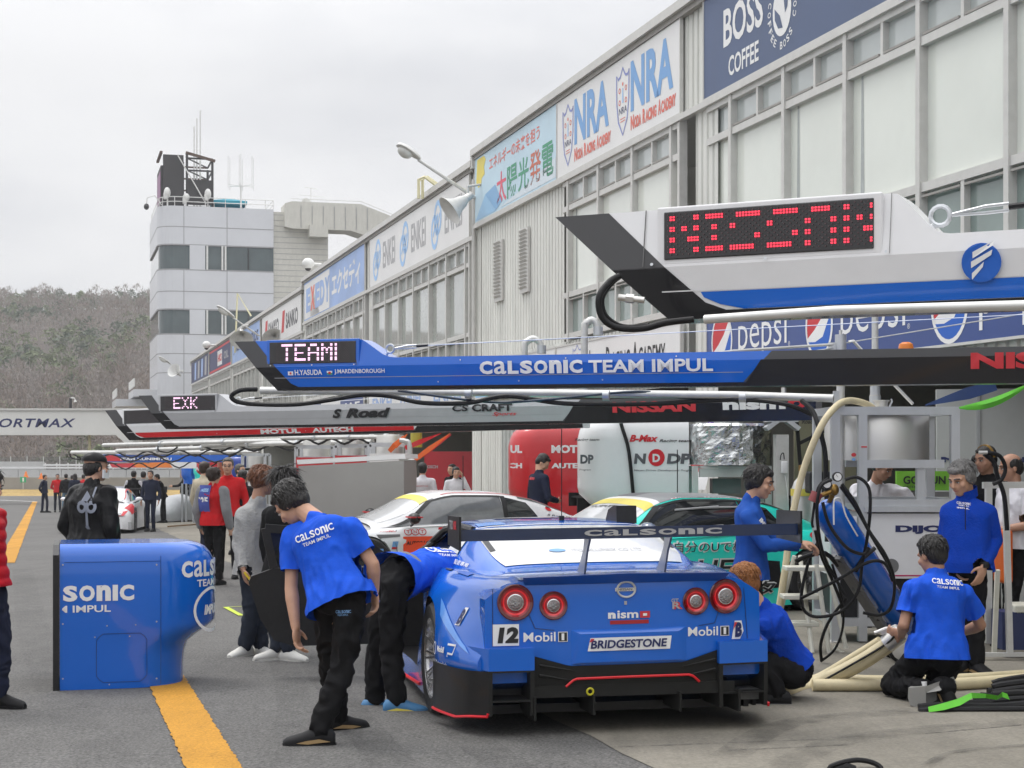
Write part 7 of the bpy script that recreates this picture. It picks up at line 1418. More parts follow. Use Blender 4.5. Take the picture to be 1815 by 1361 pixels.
def blob(mb, name, parent, base, m, vox, smooth=4, wr=0.0, wf=9.0, wst=(1, 1, 1), hair=0.0, seed=0):
    me = bpy.data.meshes.new('tmp'); me.from_pydata([(p - base)[:] for p in mb.v], [], mb.f); me.update(); o = bpy.data.objects.new('tmp', me); C.objects.link(o)
    a = o.modifiers.new('r', 'REMESH'); a.mode = 'VOXEL'; a.voxel_size = vox; a.adaptivity = 0
    if smooth: b = o.modifiers.new('s', 'SMOOTH'); b.iterations = smooth; b.factor = .5
    r = bpy.data.meshes.new_from_object(o.evaluated_get(bpy.context.evaluated_depsgraph_get())); bpy.data.objects.remove(o); bpy.data.meshes.remove(me)
    n = len(r.vertices)
    if (wr or hair) and n:
        co = np.empty(n * 3, 'f'); r.vertices.foreach_get('co', co); co = co.reshape(-1, 3); no = np.empty(n * 3, 'f'); r.vertices.foreach_get('normal', no); no = no.reshape(-1, 3); d = np.empty(n, 'f'); N = mnoise.noise
        for i in range(n):
            x, y, z = co[i]; q = V((x * wst[0] * wf + seed, y * wst[1] * wf, z * wst[2] * wf))
            if hair: d[i] = hair * (N(q * 1.0) * .7 + N(q * 2.6) * .5)
            else:
                k = N(q * .5) * 1.6; v1 = N(V((q.x + k, q.y + k * .6, q.z - k))); d[i] = wr * ((1 - 2.2 * abs(v1)) * .75 + N(q * 2.3) * .3 - .25)
        co += no * d[:, None]; r.vertices.foreach_set('co', co.ravel())
    r.name = name; r.materials.clear(); r.materials.append(m); r.polygons.foreach_set('use_smooth', [True] * len(r.polygons)); r.polygons.foreach_set('material_index', [0] * len(r.polygons)); r.update()
    ob = bpy.data.objects.new(name, r); C.objects.link(ob)
    if parent is not None: ob.parent = parent
    else: ob.location = base
    ORG[ob.name] = base.copy(); return ob
def trim(ob, base, cuts):
    bm = bmesh.new(); bm.from_mesh(ob.data)
    for co, no, rad, ax in cuts:
        co = co - base; no = V(no).normalized(); fs = []
        for f in bm.faces:
            d = f.calc_center_median() - co
            if d.length < rad and (d - no * d.dot(no)).length < ax: fs.append(f)
        if not fs: continue
        g = set(fs) | {e for f in fs for e in f.edges} | {v for f in fs for v in f.verts}
        bmesh.ops.bisect_plane(bm, geom=list(g), plane_co=co, plane_no=no, clear_outer=True)
    bmesh.ops.delete(bm, geom=[v for v in bm.verts if not v.link_faces], context='VERTS'); bm.to_mesh(ob.data); bm.free()
def locks(ob, base, hp, k, n, L, seed, droop=1.0, w0=.007):
    r = random.Random(seed); vs = []; fs = []
    for i in range(n):
        th_ = r.uniform(0, 2 * pi); ph = r.random() ** .8 * 1.75; x, y, z = sin(ph) * cos(th_), sin(ph) * sin(th_), cos(ph)
        if y > .35 and z < .62: continue
        p = V((x * .084, -.022 + y * .102, .045 + z * .084)); nrm = V((x, y, z)); down = V((x * .6, y * .75 - .12, -1.0)) * droop; t = (down - nrm * down.dot(nrm)); t = t.normalized() if t.length > .05 else V((r.gauss(0, 1), r.gauss(0, 1), 0)).normalized()
        t = (t + V((r.gauss(0, .22), r.gauss(0, .22), r.gauss(0, .12))) + nrm * .06).normalized(); s_ = t.cross(nrm).normalized(); l = L * r.uniform(.6, 1.15); w_ = w0 * r.uniform(.6, 1.3); b = len(vs)
        for q, ww, up in ((0, .8, .0), (.4, 1, .005), (.75, .7, .002), (1, .05, -.006 + .006 * r.random())):
            c = p + t * l * q + nrm * up - V((0, 0, 1)) * (.012 * q * q); vs += [hp(*(c + s_ * w_ * ww)) - base, hp(*(c - s_ * w_ * ww)) - base, hp(*(c + nrm * .004 * ww)) - base]
        for j in range(3): a = b + j * 3; fs += [(a, a + 3, a + 5, a + 2), (a + 2, a + 5, a + 4, a + 1)]
    bm = bmesh.new(); bm.from_mesh(ob.data); vv = [bm.verts.new(q) for q in vs]
    for f in fs: q = bm.faces.new([vv[i] for i in f]); q.smooth = True
    bm.to_mesh(ob.data); bm.free()
def cap(mb, a, b, r0, r1, m=None, n=12):
    a, b = V(a), V(b); d = b - a; L = d.length
    if L < 1e-5: return mb.ell(a, (r0, r0, r0), SKIN, n=n, k=8)
    d.normalize(); x = d.orthogonal().normalized(); y = d.cross(x); prof = [(sin(t) * r0, -cos(t) * r0) for t in (.02, .5, 1.05, pi / 2)] + [(sin(t) * r1, L - cos(t) * r1) for t in (pi / 2, 2.1, 2.65, 3.12)]
    vs = [a + (x * cos(2 * pi * j / n) + y * sin(2 * pi * j / n)) * rr + d * h for rr, h in prof for j in range(n)]; K = len(prof)
    fs = [(i * n + j, i * n + (j + 1) % n, (i + 1) * n + (j + 1) % n, (i + 1) * n + j) for i in range(K - 1) for j in range(n)] + [list(range(n))[::-1], [(K - 1) * n + j for j in range(n)]]
    return mb.add(vs, fs, SKIN, True)
def frame(f, u):
    f = V(f).normalized(); u = V(u); u = (u - f * u.dot(f)).normalized(); return f, u, f.cross(u)      # forward, up, right
def hand(mb, w, d, nrm, side, s=1.0, curl=.5):
    """w wrist, d towards the fingers, nrm out of the palm, side +1/-1 where the thumb leaves."""
    d = V(d).normalized(); nrm = V(nrm); nrm = (nrm - d * nrm.dot(d)).normalized(); t = d.cross(nrm) * side
    mb.ell(w + d * .045 * s, (.040 * s, .017 * s, .052 * s), SKIN, (t, nrm, d), 12, 8)
    for k, (o, L) in enumerate(((.028, .068), (.010, .078), (-.009, .072), (-.027, .056))):
        p = w + d * .082 * s + t * o * s; c1 = curl * (.75 + .12 * k); L *= s; dirs = d + t * o * 1.2
        for j, (fr, r0, r1) in enumerate(((.45, .0098, .0092), (.32, .0092, .0085), (.26, .0085, .0075))):
            ang = c1 * (.6 + .75 * j); q = p + (dirs.normalized() * cos(ang) + nrm * sin(ang)) * L * fr; cap(mb, p, q, r0 * s, r1 * s, n=8); p = q
    p = w + d * .025 * s + t * .034 * s; q = p + (t * .72 + d * .6 + nrm * .35).normalized() * .036 * s; cap(mb, p, q, .0135 * s, .0105 * s, n=8); cap(mb, q, q + (d * .85 + nrm * .45 + t * .12).normalized() * .030 * s, .0102 * s, .0085 * s, n=8)
def shoe(name, parent, base, ank, toe, m, s=1.0, stripe=None, sole=None, up=UP):
    d = V(toe).normalized(); x = d.cross(up).normalized(); u = x.cross(d); mb = MB(); fl = ank - u * .085 * s; rg = []
    for t, w_, h in ((-.085, .030, .07), (-.07, .038, .095), (-.02, .041, .112), (.04, .043, .102), (.09, .048, .080), (.14, .048, .066), (.172, .040, .056), (.19, .024, .04)):
        rg.append([fl + d * t * s + x * (w_ * s * cos(a)) + u * (max(.004, h * s * (.5 + .5 * sin(a)))) for a in [2 * pi * k / 12 for k in range(12)]])
    mb.loft(rg, m); so = []
    for z in (-.004, .022): so.append([fl + d * t * s + x * w_ * s + u * z * s for t, w_ in ((-.09, -.02), (-.07, -.038), (.0, -.042), (.09, -.05), (.15, -.047), (.19, -.02), (.195, .02), (.15, .047), (.09, .05), (.0, .042), (-.07, .038), (-.09, .02))])
    mb.loft(so, sole or m)
    if stripe:
        for sd in (-1, 1): mb.add([fl + d * t * s + x * sd * w_ * s + u * z * s for t, w_, z in ((-.06, .042, .035), (.0, .0435, .05), (.07, .047, .042), (.12, .0475, .03), (.06, .048, .024), (.0, .0435, .03))], [(0, 1, 2, 3, 4, 5)], stripe)
    o = mb.build(name, parent); return o
def person(J, label, skin=SKIN, hairm=HBLK, hair='short', top=TBLUE, sleeve='short', legs=KBLK, shoes=SHOEK, sole=None, stripe=None, s=1.0, near=True, hf=None, hu=UP, face=True, wr=.015, extra=None, handcurl=.55, group=None, loose=1.0, hems=.10, legw=1.0, topname='shirt', look=None, thick=1.0, toes=None, gloves=None, footup=(UP, UP), cuffm=None, belly=1.0, puff=0.0, eyes=True, vox=None, handdirs=None, palms=None):
    base = V((J['P'].x, J['P'].y, min(J['AL'].z, J['AR'].z) - .09)); vx = vox or (.0065 if near else .014); cv = .011 if near else .02
    N, Pv = J['N'], J['P']; sp = (N - Pv).normalized(); rt = (J['SR'] - J['SL']).normalized(); fw = rt.cross(sp) * -1; fw = fw.normalized(); fw = UP.cross(rt).normalized() if fw.length < .1 else fw
    fw = sp.cross(rt).normalized(); rt = fw.cross(sp).normalized(); L = (N - Pv).length; AX = (rt, fw, sp); at = lambda k, f=0, x=0: Pv + sp * (L * k) + fw * f * s + rt * x * s
    f, u, r = frame(hf or fw, hu); H = J['H']; k = s
    hp = lambda a, b, c: H + r * (a * k) + f * (b * k) + u * (c * k)
    b = MB()                                                       # ---- body, one continuous surface
    A = (r, f, u)
    b.ell(hp(0, -.012, .030), (.076 * k, .094 * k, .088 * k), SKIN, A, 18, 12); b.ell(hp(0, .022, -.035), (.064 * k, .068 * k, .082 * k), SKIN, A, 16, 10); b.ell(hp(0, .052, -.088), (.034 * k, .032 * k, .026 * k), SKIN, A); b.ell(hp(0, .055, -.045), (.047 * k, .038 * k, .045 * k), SKIN, A)
    for sd in (-1, 1): b.ell(hp(sd * .076, -.012, -.012), (.010 * k, .019 * k, .031 * k), SKIN, A, 10, 8); b.ell(hp(sd * .042, .058, -.03), (.026 * k, .022 * k, .024 * k), SKIN, A, 10, 6); cap(b, hp(sd * .012, .083, .020), hp(sd * .048, .068, .020), .011 * k, .010 * k)
    cap(b, hp(0, .086, .008), hp(0, .104, -.030), .010 * k, .0135 * k); b.ell(hp(0, .094, -.036), (.018 * k, .012 * k, .009 * k), SKIN, A, 8, 6)
    cap(b, hp(0, -.025, -.06), N + (H - N) * .1, .052 * k, .060 * k); cap(b, N, Pv + sp * L * .2, .06 * k, .10 * k)
    for q in ('L', 'R'): cap(b, N - sp * .05 * s, J['S' + q], .05 * s, .045 * s)
    b.ell(at(.68), (.135 * s, .085 * s, .17 * s), SKIN, AX); b.ell(at(.1), (.13 * s, .09 * s, .13 * s), SKIN, AX)
    for q, sd in (('L', -1), ('R', 1)):
        S_, E_, W_ = J['S' + q], J['E' + q], J['W' + q]; cap(b, S_, E_, .042 * s, .036 * s); cap(b, E_, E_.lerp(W_, .3), .037 * s, .040 * s); cap(b, E_.lerp(W_, .3), W_, .039 * s, .026 * s)
        hd = (handdirs or {}).get(q) or (W_ - E_); pn = (palms or {}).get(q) or (-rt * sd * .8 + fw * .3 + sp * .05); hand(b, W_, hd, pn, 1 if (V(hd).cross(V(pn))).dot(fw) > 0 else -1, 1.04 * s, handcurl)
        cap(b, J['H' + q], J['K' + q], .065 * s, .045 * s); cap(b, J['K' + q], J['A' + q], .045 * s, .032 * s)
    body = blob(b, 'person', None, base, skin, vx, 3); tag(body, label, 'person', group)
    if gloves:
        g = MB()
        for q, sd in (('L', -1), ('R', 1)): hd = (handdirs or {}).get(q) or (J['W' + q] - J['E' + q]); pn = (palms or {}).get(q) or (-rt * sd * .8 + fw * .3); hand(g, J['W' + q], hd, pn, 1 if (V(hd).cross(V(pn))).dot(fw) > 0 else -1, 1.22 * s, handcurl); cap(g, J['W' + q] - V(hd).normalized() * .05, J['W' + q], .034, .034)
        blob(g, 'gloves', body, base, gloves, .008, 2)
    # ---- top
    t = MB(); th = thick * s; lo = loose
    rg = []
    for kk, wx, wy, oy in ((1.0, .075, .062, -.01), (.95, .125, .078, -.012), (.88, .170, .098, -.012), (.76, .180, .114, -.002), (.58, .166, .114, .006), (.40, .158, .110 * belly, .008 * belly), (.22, .162, .114 * belly, .006 * belly), (.04, .180, .134 * belly, 0), (-.12, .192, .146, 0), (-.34, .198, .152, 0)):
        lx = th * (lo if kk < .85 else 1); rg.append([at(kk, oy) + rt * (wx * lx * (abs(cos(a)) ** .8) * (1 if cos(a) > 0 else -1)) + fw * (wy * lx * (abs(sin(a)) ** .85) * (1 if sin(a) > 0 else -1)) for a in [2 * pi * i / 28 for i in range(28)]])
    t.loft(rg, SKIN)
    for q in ('L', 'R'):
        S_, E_, W_ = J['S' + q], J['E' + q], J['W' + q]; cap(t, N - sp * .045 * s, S_, .068 * s, .062 * s * lo); si = S_ - rt * (.03 * s * (-1 if q == 'L' else 1)) - sp * .05 * s; cap(t, at(.78, 0, -.1 if q == 'L' else .1), si, .085 * s, .06 * s)
        if sleeve == 'short': e = S_.lerp(E_, .88); cap(t, S_, e, .060 * s * lo, .066 * s * lo)
        elif sleeve == 'long': cap(t, S_, E_, .060 * s * lo, .053 * s * lo); cap(t, E_, E_.lerp(W_, 1.1), .053 * s * lo, .042 * s * lo)
    if sleeve == 'long' or topname in ('jacket', 'hoodie'): cap(t, N - sp * .01, N + (H - N) * .14, .074 * s, .068 * s)
    else: cap(t, N - sp * .05, N + (H - N) * .04, .085 * s, .066 * s)
    tp = blob(t, topname, body, base, top, cv, 5, wr if near else .004, 8.5, (1.25, 1.25, .5)) if not puff else blob(t, topname, body, base, top, cv, 4, 0)
    cuts = [(at(-hems * 1.1), -sp, .34 * s, .235 * thick * s * max(1, lo))]
    for q in ('L', 'R'):
        S_, E_, W_ = J['S' + q], J['E' + q], J['W' + q]; cuts.append((S_.lerp(E_, .66), E_ - S_, .14 * s, .088 * s) if sleeve == 'short' else (E_.lerp(W_, .95), W_ - E_, .09 * s, .062 * s))
    trim(tp, base, cuts)
    if puff:
        me = tp.data
        for v in me.vertices: z = (v.co - (Pv - base)).dot(sp); v.co += v.normal * puff * (abs(sin(z * 42)) - .5)
    # ---- trousers
    g = MB(); lw = legw * s
    g.ell(at(.04, -.01), (.148 * s, .106 * s, .11 * s), SKIN, AX, 16, 10)
    for q in ('L', 'R'): cap(g, J['H' + q], J['H' + q].lerp(J['K' + q], .5), .080 * lw, .075 * lw); cap(g, J['H' + q].lerp(J['K' + q], .5), J['K' + q], .075 * lw, .060 * lw); cap(g, J['K' + q], J['K' + q].lerp(J['A' + q], .4), .060 * lw, .061 * lw); cap(g, J['K' + q].lerp(J['A' + q], .4), J['A' + q] + (J['K' + q] - J['A' + q]).normalized() * .02, .060 * lw, .053 * lw); cap(g, Pv, J['H' + q], .092 * s, .082 * lw)
    blob(g, 'trousers', body, base, legs, cv, 4, wr * 1.25 if near else .004, 11, (1, 1, .8), seed=3)
    for i, q in enumerate(('L', 'R')): shoe('shoe', body, base, J['A' + q], (toes[i] if toes else fw - UP * fw.z), shoes, 1.02 * s, stripe, sole, footup[i])
    # ---- hair and face
    if hair:
        h = MB(); hv = .0075 if near else .013
        if hair in ('short', 'bowl', 'long', 'tousled', 'balding'):
            if hair != 'balding': h.ell(hp(0, -.026, .046), (.084 * k, .096 * k, .084 * k), SKIN, A, 16, 10)
            h.ell(hp(0, -.055, .0), (.080 * k, .062 * k, .085 * k), SKIN, A, 14, 10)
            for sd in (-1, 1): h.ell(hp(sd * .068, -.022, .030), (.018 * k, .050 * k, .045 * k), SKIN, A, 10, 8); h.ell(hp(sd * .070, .012, .026), (.012 * k, .02 * k, .032 * k), SKIN, A, 8, 6)
        if hair in ('bowl', 'long', 'tousled'):
            h.ell(hp(0, -.024, .050), (.084 * k, .098 * k, .084 * k), SKIN, A, 16, 10); h.ell(hp(0, .056, .078), (.060 * k, .032 * k, .028 * k), SKIN, A, 10, 8)
            for sd in (-1, 1): h.ell(hp(sd * .072, -.02, .01), (.020 * k, .056 * k, .056 * k), SKIN, A, 10, 8)
            h.ell(hp(0, -.062, -.02), (.076 * k, .046 * k, .06 * k), SKIN, A, 12, 8)
        if hair == 'short': h.ell(hp(0, .050, .082), (.055 * k, .030 * k, .022 * k), SKIN, A, 10, 6)
        if hair == 'long': h.ell(hp(0, -.075, -.10), (.085 * k, .045 * k, .12 * k), SKIN, A, 12, 10); [h.ell(hp(sd * .078, -.03, -.07), (.025 * k, .05 * k, .09 * k), SKIN, A, 10, 8) for sd in (-1, 1)]
        if hair == 'cap': h.ell(hp(0, -.055, -.012), (.078 * k, .056 * k, .075 * k), SKIN, A, 14, 10); [h.ell(hp(sd * .070, -.02, .0), (.014 * k, .045 * k, .045 * k), SKIN, A, 8, 8) for sd in (-1, 1)]
        if h.v: blob(h, 'hair', body, base, hairm, hv, 1, hair=.005 if near else .003, wf=22, wst=(1, 1, .4)); hob = [c for c in body.children if c.name.startswith('hair')][0]
        if near and hair != 'cap' and hair != 'balding': locks(hob, base, hp, k, {'short': 420, 'tousled': 420, 'bowl': 520, 'long': 520}[hair], {'short': .035, 'tousled': .042, 'bowl': .07, 'long': .15}[hair], len(label), w0=.0065 if hair != 'short' else .005)
        if hair == 'cap':
            c = MB(); rg = []
            for a in range(7): z = .045 + .075 * sin(a / 6 * pi / 2); q = cos(a / 6 * pi / 2); rg.append([hp(.090 * q * cos(w_), -.02 + .108 * q * sin(w_), z) for w_ in [2 * pi * j / 20 for j in range(20)]])
            c.loft(rg, top, caps=True); c.loft([[hp(x, y + dy, z) for x, y in ((-.07, .05), (-.05, .1), (0, .115), (.05, .1), (.07, .05), (0, .04))] for dy, z in ((0, .045), (.055, .036), (.06, .032))], top); c.build('cap', body)
    if face:
        for sd in (-1, 1):
            e = MB(); e.ell(hp(sd * .032, .081, .0), (.0135 * k, .008 * k, .0062 * k), EYEW, A, 10, 6); e.ell(hp(sd * .032, .0865, .0), (.0058 * k, .004 * k, .0058 * k), BLK, A, 8, 6); e.tube([hp(sd * .017, .086, .005), hp(sd * .032, .0895, .0085), hp(sd * .048, .081, .004)], .0022 * k, HBLK, 5); e.build('eye', body)
            e = MB(); e.tube([hp(sd * .014, .094, .024), hp(sd * .034, .091, .030), hp(sd * .054, .076, .024)], .0042 * k, hairm if hairm is not HGRY else HDGR, 6); e.build('eyebrow', body)
        e = MB(); e.tube([hp(-.024, .080, -.064), hp(0, .0935, -.062), hp(.024, .080, -.064)], [.003 * k, .0055 * k, .003 * k], LIP, 6); e.build('mouth', body)
    if extra: extra(body, base, tp, dict(at=at, fw=fw, rt=rt, sp=sp, hp=hp, f=f, u=u, r=r))
    return body
def decal(parent, tp, base, draw, o, x, y, depth=.5, name='shirt_print', off=.003):
    """lay lettering drawn in a plane onto the cloth behind it; o, x, y in the world, projected along x cross y"""
    mb = MB(); draw(mb, plane_fn(o, x, y)); n = V(x).cross(V(y)).normalized()
    bv = BVHTree.FromPolygons([v.co + base for v in tp.data.vertices], [p.vertices[:] for p in tp.data.polygons])
    xy = []; hd = []; o_ = V(o); X, Y_ = V(x).normalized(), V(y).normalized()
    for p in mb.v:
        hit = bv.ray_cast(p + n * depth, -n); q = p - o_
        if hit[0] is not None: xy.append((q.dot(X), q.dot(Y_))); hd.append((hit[0] - p).dot(n))
    if len(hd) < 8: return None
    a = np.array(xy); hd = np.array(hd); med = np.median(hd); ok = abs(hd - med) < .12; a, hd = a[ok], hd[ok]      # a smooth sheet just clear of the folds
    bas = lambda u, v: np.stack([u * 0 + 1, u, v, u * u, u * v, v * v], -1)
    co = np.linalg.lstsq(bas(a[:, 0], a[:, 1]), hd, rcond=None)[0]; lift = min(.014, float(np.percentile(hd - bas(a[:, 0], a[:, 1]) @ co, 92)))
    for i, p in enumerate(mb.v): q = p - o_; mb.v[i] = p + n * (float(bas(np.array(q.dot(X)), np.array(q.dot(Y_))) @ co) + lift + off)
    return mb.build(name, parent)
def team_print(o, x, y, w=.26): return lambda mb, fn: (calsonic(mb, fn, w, w * .17, WHT, 0, w * .14, .022), mb.text('TEAM IMPUL', fn, w * .72, w * .085, WHT, .012, x0=w * .14, y0=0))
def JP(Y, **k): return {n: P(v[0], v[1], Y + (v[2] if len(v) > 2 else 0)) for n, v in k.items()}
def stand(X, Y, yaw, h=1.70, arms='down', stride=.05, tilt=0.0):
    a = radians(yaw); f = V((sin(a), -cos(a), 0)); r = V((-cos(a), -sin(a), 0)); g = gz(Y); s = h / 1.72
    q = lambda x, y, z: V((X, Y, g)) + r * x * s + f * y * s + UP * z * s
    J = dict(P=q(0, 0, .93), N=q(0, -.02 + tilt, 1.42), H=q(0, .03 + tilt * 1.3, 1.585), SL=q(-.185, -.02 + tilt, 1.365), SR=q(.185, -.02 + tilt, 1.365), HL=q(-.09, 0, .88), HR=q(.09, 0, .88), KL=q(-.10, .02 + stride, .49), KR=q(.10, .02 - stride, .49), AL=q(-.11, stride, .085), AR=q(.11, -stride, .085))
    D = {'down': ((-.25, -.04, 1.09), (-.25, .05, .85)), 'front': ((-.26, -.02, 1.09), (-.10, .22, 1.04)), 'hip': ((-.33, -.08, 1.12), (-.17, .02, .98)), 'reach': ((-.24, .18, 1.16), (-.16, .42, 1.14)), 'ear': ((-.27, .14, 1.16), (-.12, .12, 1.50)), 'behind': ((-.27, -.10, 1.10), (-.08, -.17, .98)), 'pocket': ((-.27, -.06, 1.09), (-.21, .04, .90))}
    for sd, nm in ((1, 'L'), (-1, 'R')):
        A = D[arms if isinstance(arms, str) else arms[0 if nm == 'L' else 1]]; J['E' + nm] = q(A[0][0] * sd, A[0][1] + tilt, A[0][2]); J['W' + nm] = q(A[1][0] * sd, A[1][1] + tilt, A[1][2])
    J['s'] = s; J['f'] = f; return J
def standp(px, Y, *a, **k): return stand((px - CX) * Y / F, Y, *a, **k)
# facing directions follow the joints: SR is the person's own right shoulder
# 1  mechanic stooping in front of the open door (back to the camera, turned a little left)
J = JP(8.95, P=(601, 1055), N=(563, 925, .16), H=(516, 893, .26), SL=(519, 952, .22), SR=(622, 938, .06), EL=(516, 1042, .16), ER=(661, 1000, .02), WL=(524, 1112, .10), WR=(664, 1047, .06), HL=(584, 1066, .07), HR=(622, 1066, -.03), KL=(587, 1180, .22), KR=(610, 1176, -.05), AL=(600, 1272, .40), AR=(566, 1296, -.14))
def ex1(body, base, tp, g):
    decal(body, tp, base, team_print(0, 0, 0, .23), P(523, 976, 8.85), V((.93, 0, .36)).normalized(), V((-.36, 0, .93)).normalized())
    tr = [c for c in body.children if c.name.startswith('trousers')][0]; decal(body, tr, base, lambda mb, fn: (calsonic(mb, fn, .085, .016, SKB, 0, .014, .02), mb.text('TEAM IMPUL', fn, .06, .009, SKB, 0, x0=.01)), P(586, 1100, 8.6), V((1, 0, .05)), V((-.05, 0, 1)), name='trouser_print')
    decal(body, tr, base, lambda mb, fn: outline(mb, fn, [(0, 0), (.16, .015), (.165, .06), (.0, .05)], .006, mat('pocket_seam', (.035, .035, .036), .9)), P(614, 1145, 8.6), V((1, 0, -.2)), V((.1, 0, 1)), name='pocket')
person(J, 'person in blue shirt stooping with both arms hanging, before the open car door', hair='tousled', hf=(-.52, .30, -.62), hu=(-.62, .25, .62), shoes=SHOEK, stripe=GOLD, extra=ex1, face=True, toes=(V((.75, .55, 0)), V((-.95, -.1, 0))), wr=.02, legw=1.05, handcurl=.75, handdirs={'L': V((.10, 0, -1)), 'R': V((.05, -.05, -1))}, palms={'L': V((.9, -.3, 0)), 'R': V((-.8, -.5, 0))}, hems=.13, loose=1.05)
# 2  mechanic bent into the cockpit
J = JP(10.25, P=(700, 1022), N=(792, 1000, .42), H=(824, 1006, .62), SL=(772, 1014, .62), SR=(784, 1022, .30), EL=(815, 1040, .75), ER=(800, 1062, .42), WL=(835, 1080, .8), WR=(832, 1092, .6), HL=(688, 1032, .12), HR=(700, 1038, -.08), KL=(668, 1158, .16), KR=(693, 1160, -.06), AL=(664, 1243, .14), AR=(704, 1243, -.12))
def ex2(body, base, tp, g):
    tr = [c for c in body.children if c.name.startswith('trousers')][0]; decal(body, tr, base, lambda mb, fn: outline(mb, fn, [(0, 0), (.15, .0), (.155, .05), (.0, .05)], .006, mat('pocket_seam', (.035, .035, .036), .9)), P(674, 1090, 9.6), V((1, 0, 0)), V((0, 0, 1)), name='pocket')
    decal(body, tp, base, team_print(0, 0, 0, .2), P(768, 985, 10.4), V((.75, .6, -.1)).normalized(), V((.1, .2, 1)).normalized() , name='shirt_print')
    belt = MB(); belt.tube([g['at'](.16, .135 * cos(a), .168 * sin(a)) for a in [2 * pi * i / 20 for i in range(20)]], .016, GRYC, 6, True); belt.build('belt', body)
person(J, 'person in blue shirt bent double into the cockpit of the blue car', hf=(.7, .5, -.5), hu=(.6, .3, .6), shoes=SHOEB, stripe=YLW, sole=PW, extra=ex2, face=False, toes=(V((1, .15, 0)), V((1, .0, 0))), legw=1.12, hems=.10, loose=1.1)
# 3  ginger haired mechanic crouching by the right rear wheel
J = JP(10.6, P=(1412, 1188, .05), N=(1352, 1082), H=(1317, 1033, .02), SL=(1352, 1112, -.18), SR=(1352, 1100, .18), EL=(1330, 1175, -.16), ER=(1310, 1160, .2), WL=(1300, 1185, -.05), WR=(1280, 1150, .15), HL=(1405, 1196, -.08), HR=(1405, 1192, .12), KL=(1342, 1172, -.16), KR=(1335, 1165, .2), AL=(1378, 1228, -.20), AR=(1350, 1225, .16))
person(J, 'person with ginger hair crouching beside the right rear wheel of the blue car', hairm=HGIN, hair='short', sleeve='long', top=FLB, hf=(-.75, .55, -.25), hu=(-.2, .1, 1), toes=(V((-1, .1, 0)), V((-1, .1, 0))), sole=GRYC, face=True, legw=1.18, thick=1.04, loose=1.03, hems=-.06)
# 4  kneeling mechanic with the hose nozzle
J = JP(10.45, P=(1660, 1150), N=(1660, 1020, .04), H=(1651, 984, .08), SL=(1617, 1046, .12), SR=(1710, 1052, -.02), EL=(1602, 1108, .06), ER=(1738, 1108, .06), WL=(1598, 1126, .32), WR=(1700, 1122, .34), HL=(1640, 1162, .05), HR=(1682, 1164, -.02), KL=(1580, 1214, .30), KR=(1655, 1224, .26), AL=(1640, 1222, -.10), AR=(1678, 1218, -.16))
person(J, 'person with cropped hair kneeling on the concrete, seen from behind in blue shirt', hair='short', hf=(-.45, .85, -.3), hu=(-.05, .1, 1), stripe=GOLD, toes=(V((.5, -.5, -.5)), V((.35, -.45, -.75))), footup=(V((.4, -.8, .3)), V((.3, -.8, .3))), wr=.02, thick=1.05, legw=1.12, face=False, hems=.12, extra=lambda body, base, tp, g: decal(body, tp, base, team_print(0, 0, 0, .19), P(1656, 1042, 10.32), V((1, 0, -.08)), V((.08, 0, 1))), skin=SKINT, handdirs={'L': V((-.4, .5, .1)), 'R': V((-.8, .3, .1))})
# 5  grey haired man in fleece
J = JP(12.0, P=(1714, 1000), N=(1712, 885), H=(1704, 848, -.04), SL=(1752, 908, -.04), SR=(1684, 905, .06), EL=(1765, 958, -.0), ER=(1672, 965, .1), WL=(1744, 1003, -.14), WR=(1690, 1000, .02), HL=(1730, 1012), HR=(1702, 1012, .02), KL=(1730, 1095, -.02), KR=(1706, 1095, .04), AL=(1732, 1177, -.02), AR=(1712, 1172, .08))
def ex5(body, base, tp, g):
    decal(body, tp, base, lambda mb, fn: (calsonic(mb, fn, .09, .017, WHT, 0, .02, .03), mb.text('TEAM IMPUL', fn, .07, .01, WHT, .02, x0=.01, y0=.006), mb.text('IMPUL', fn, .08, .01, WHT, .02, x0=0, y0=-.012)), P(1700, 898, 11.88), V((1, 0, -.12)), V((.12, 0, 1)))
    w = MB(); a = J5['WL']; d = (J5['WL'] - J5['EL']).normalized(); w.cyl(a - d * .035, a + d * .005, .036, BLKP, n=16); w.box(a - d * .015 - V((.0, .034, 0)), (.04, .012, .045), BLKP, bev=.004); w.build('watch', body)
    c = MB(); q = g['hp']; c.loft([[q(.055 * cos(t) * k_, -.02 + .062 * sin(t) * k_, z) for t in [pi * 1.9 * i / 20 + .65 * pi for i in range(21)]] for k_, z in ((1.25, -.15), (1.30, -.115), (1.36, -.085))], FLB, caps=False, closed=False); c.build('collar', body); z = MB(); zp = [g['at'](k_, .155 - .05 * abs(k_ - .45) ** 1.2 + .01, -.01) for k_ in (.55, .62, .7, .78, .86, .93)]; z.tube(zp, .004, NVY, 5); z.build('zip', body)
J5 = J
person(J, 'person with grey wavy hair in blue fleece, standing and looking down', hairm=HGRY, hair='tousled', top=FLB, sleeve='long', hf=(-.78, -.55, -.34), hu=(-.15, -.1, 1), stripe=GOLD, toes=(V((.3, -1, 0)), V((-.7, -.7, 0))), extra=ex5, s=1.03, thick=1.02, belly=1.15, handcurl=.5, wr=.008, topname='jacket', handdirs={'L': V((-.35, -.1, -1))}, palms={'L': V((-.5, .85, 0))})
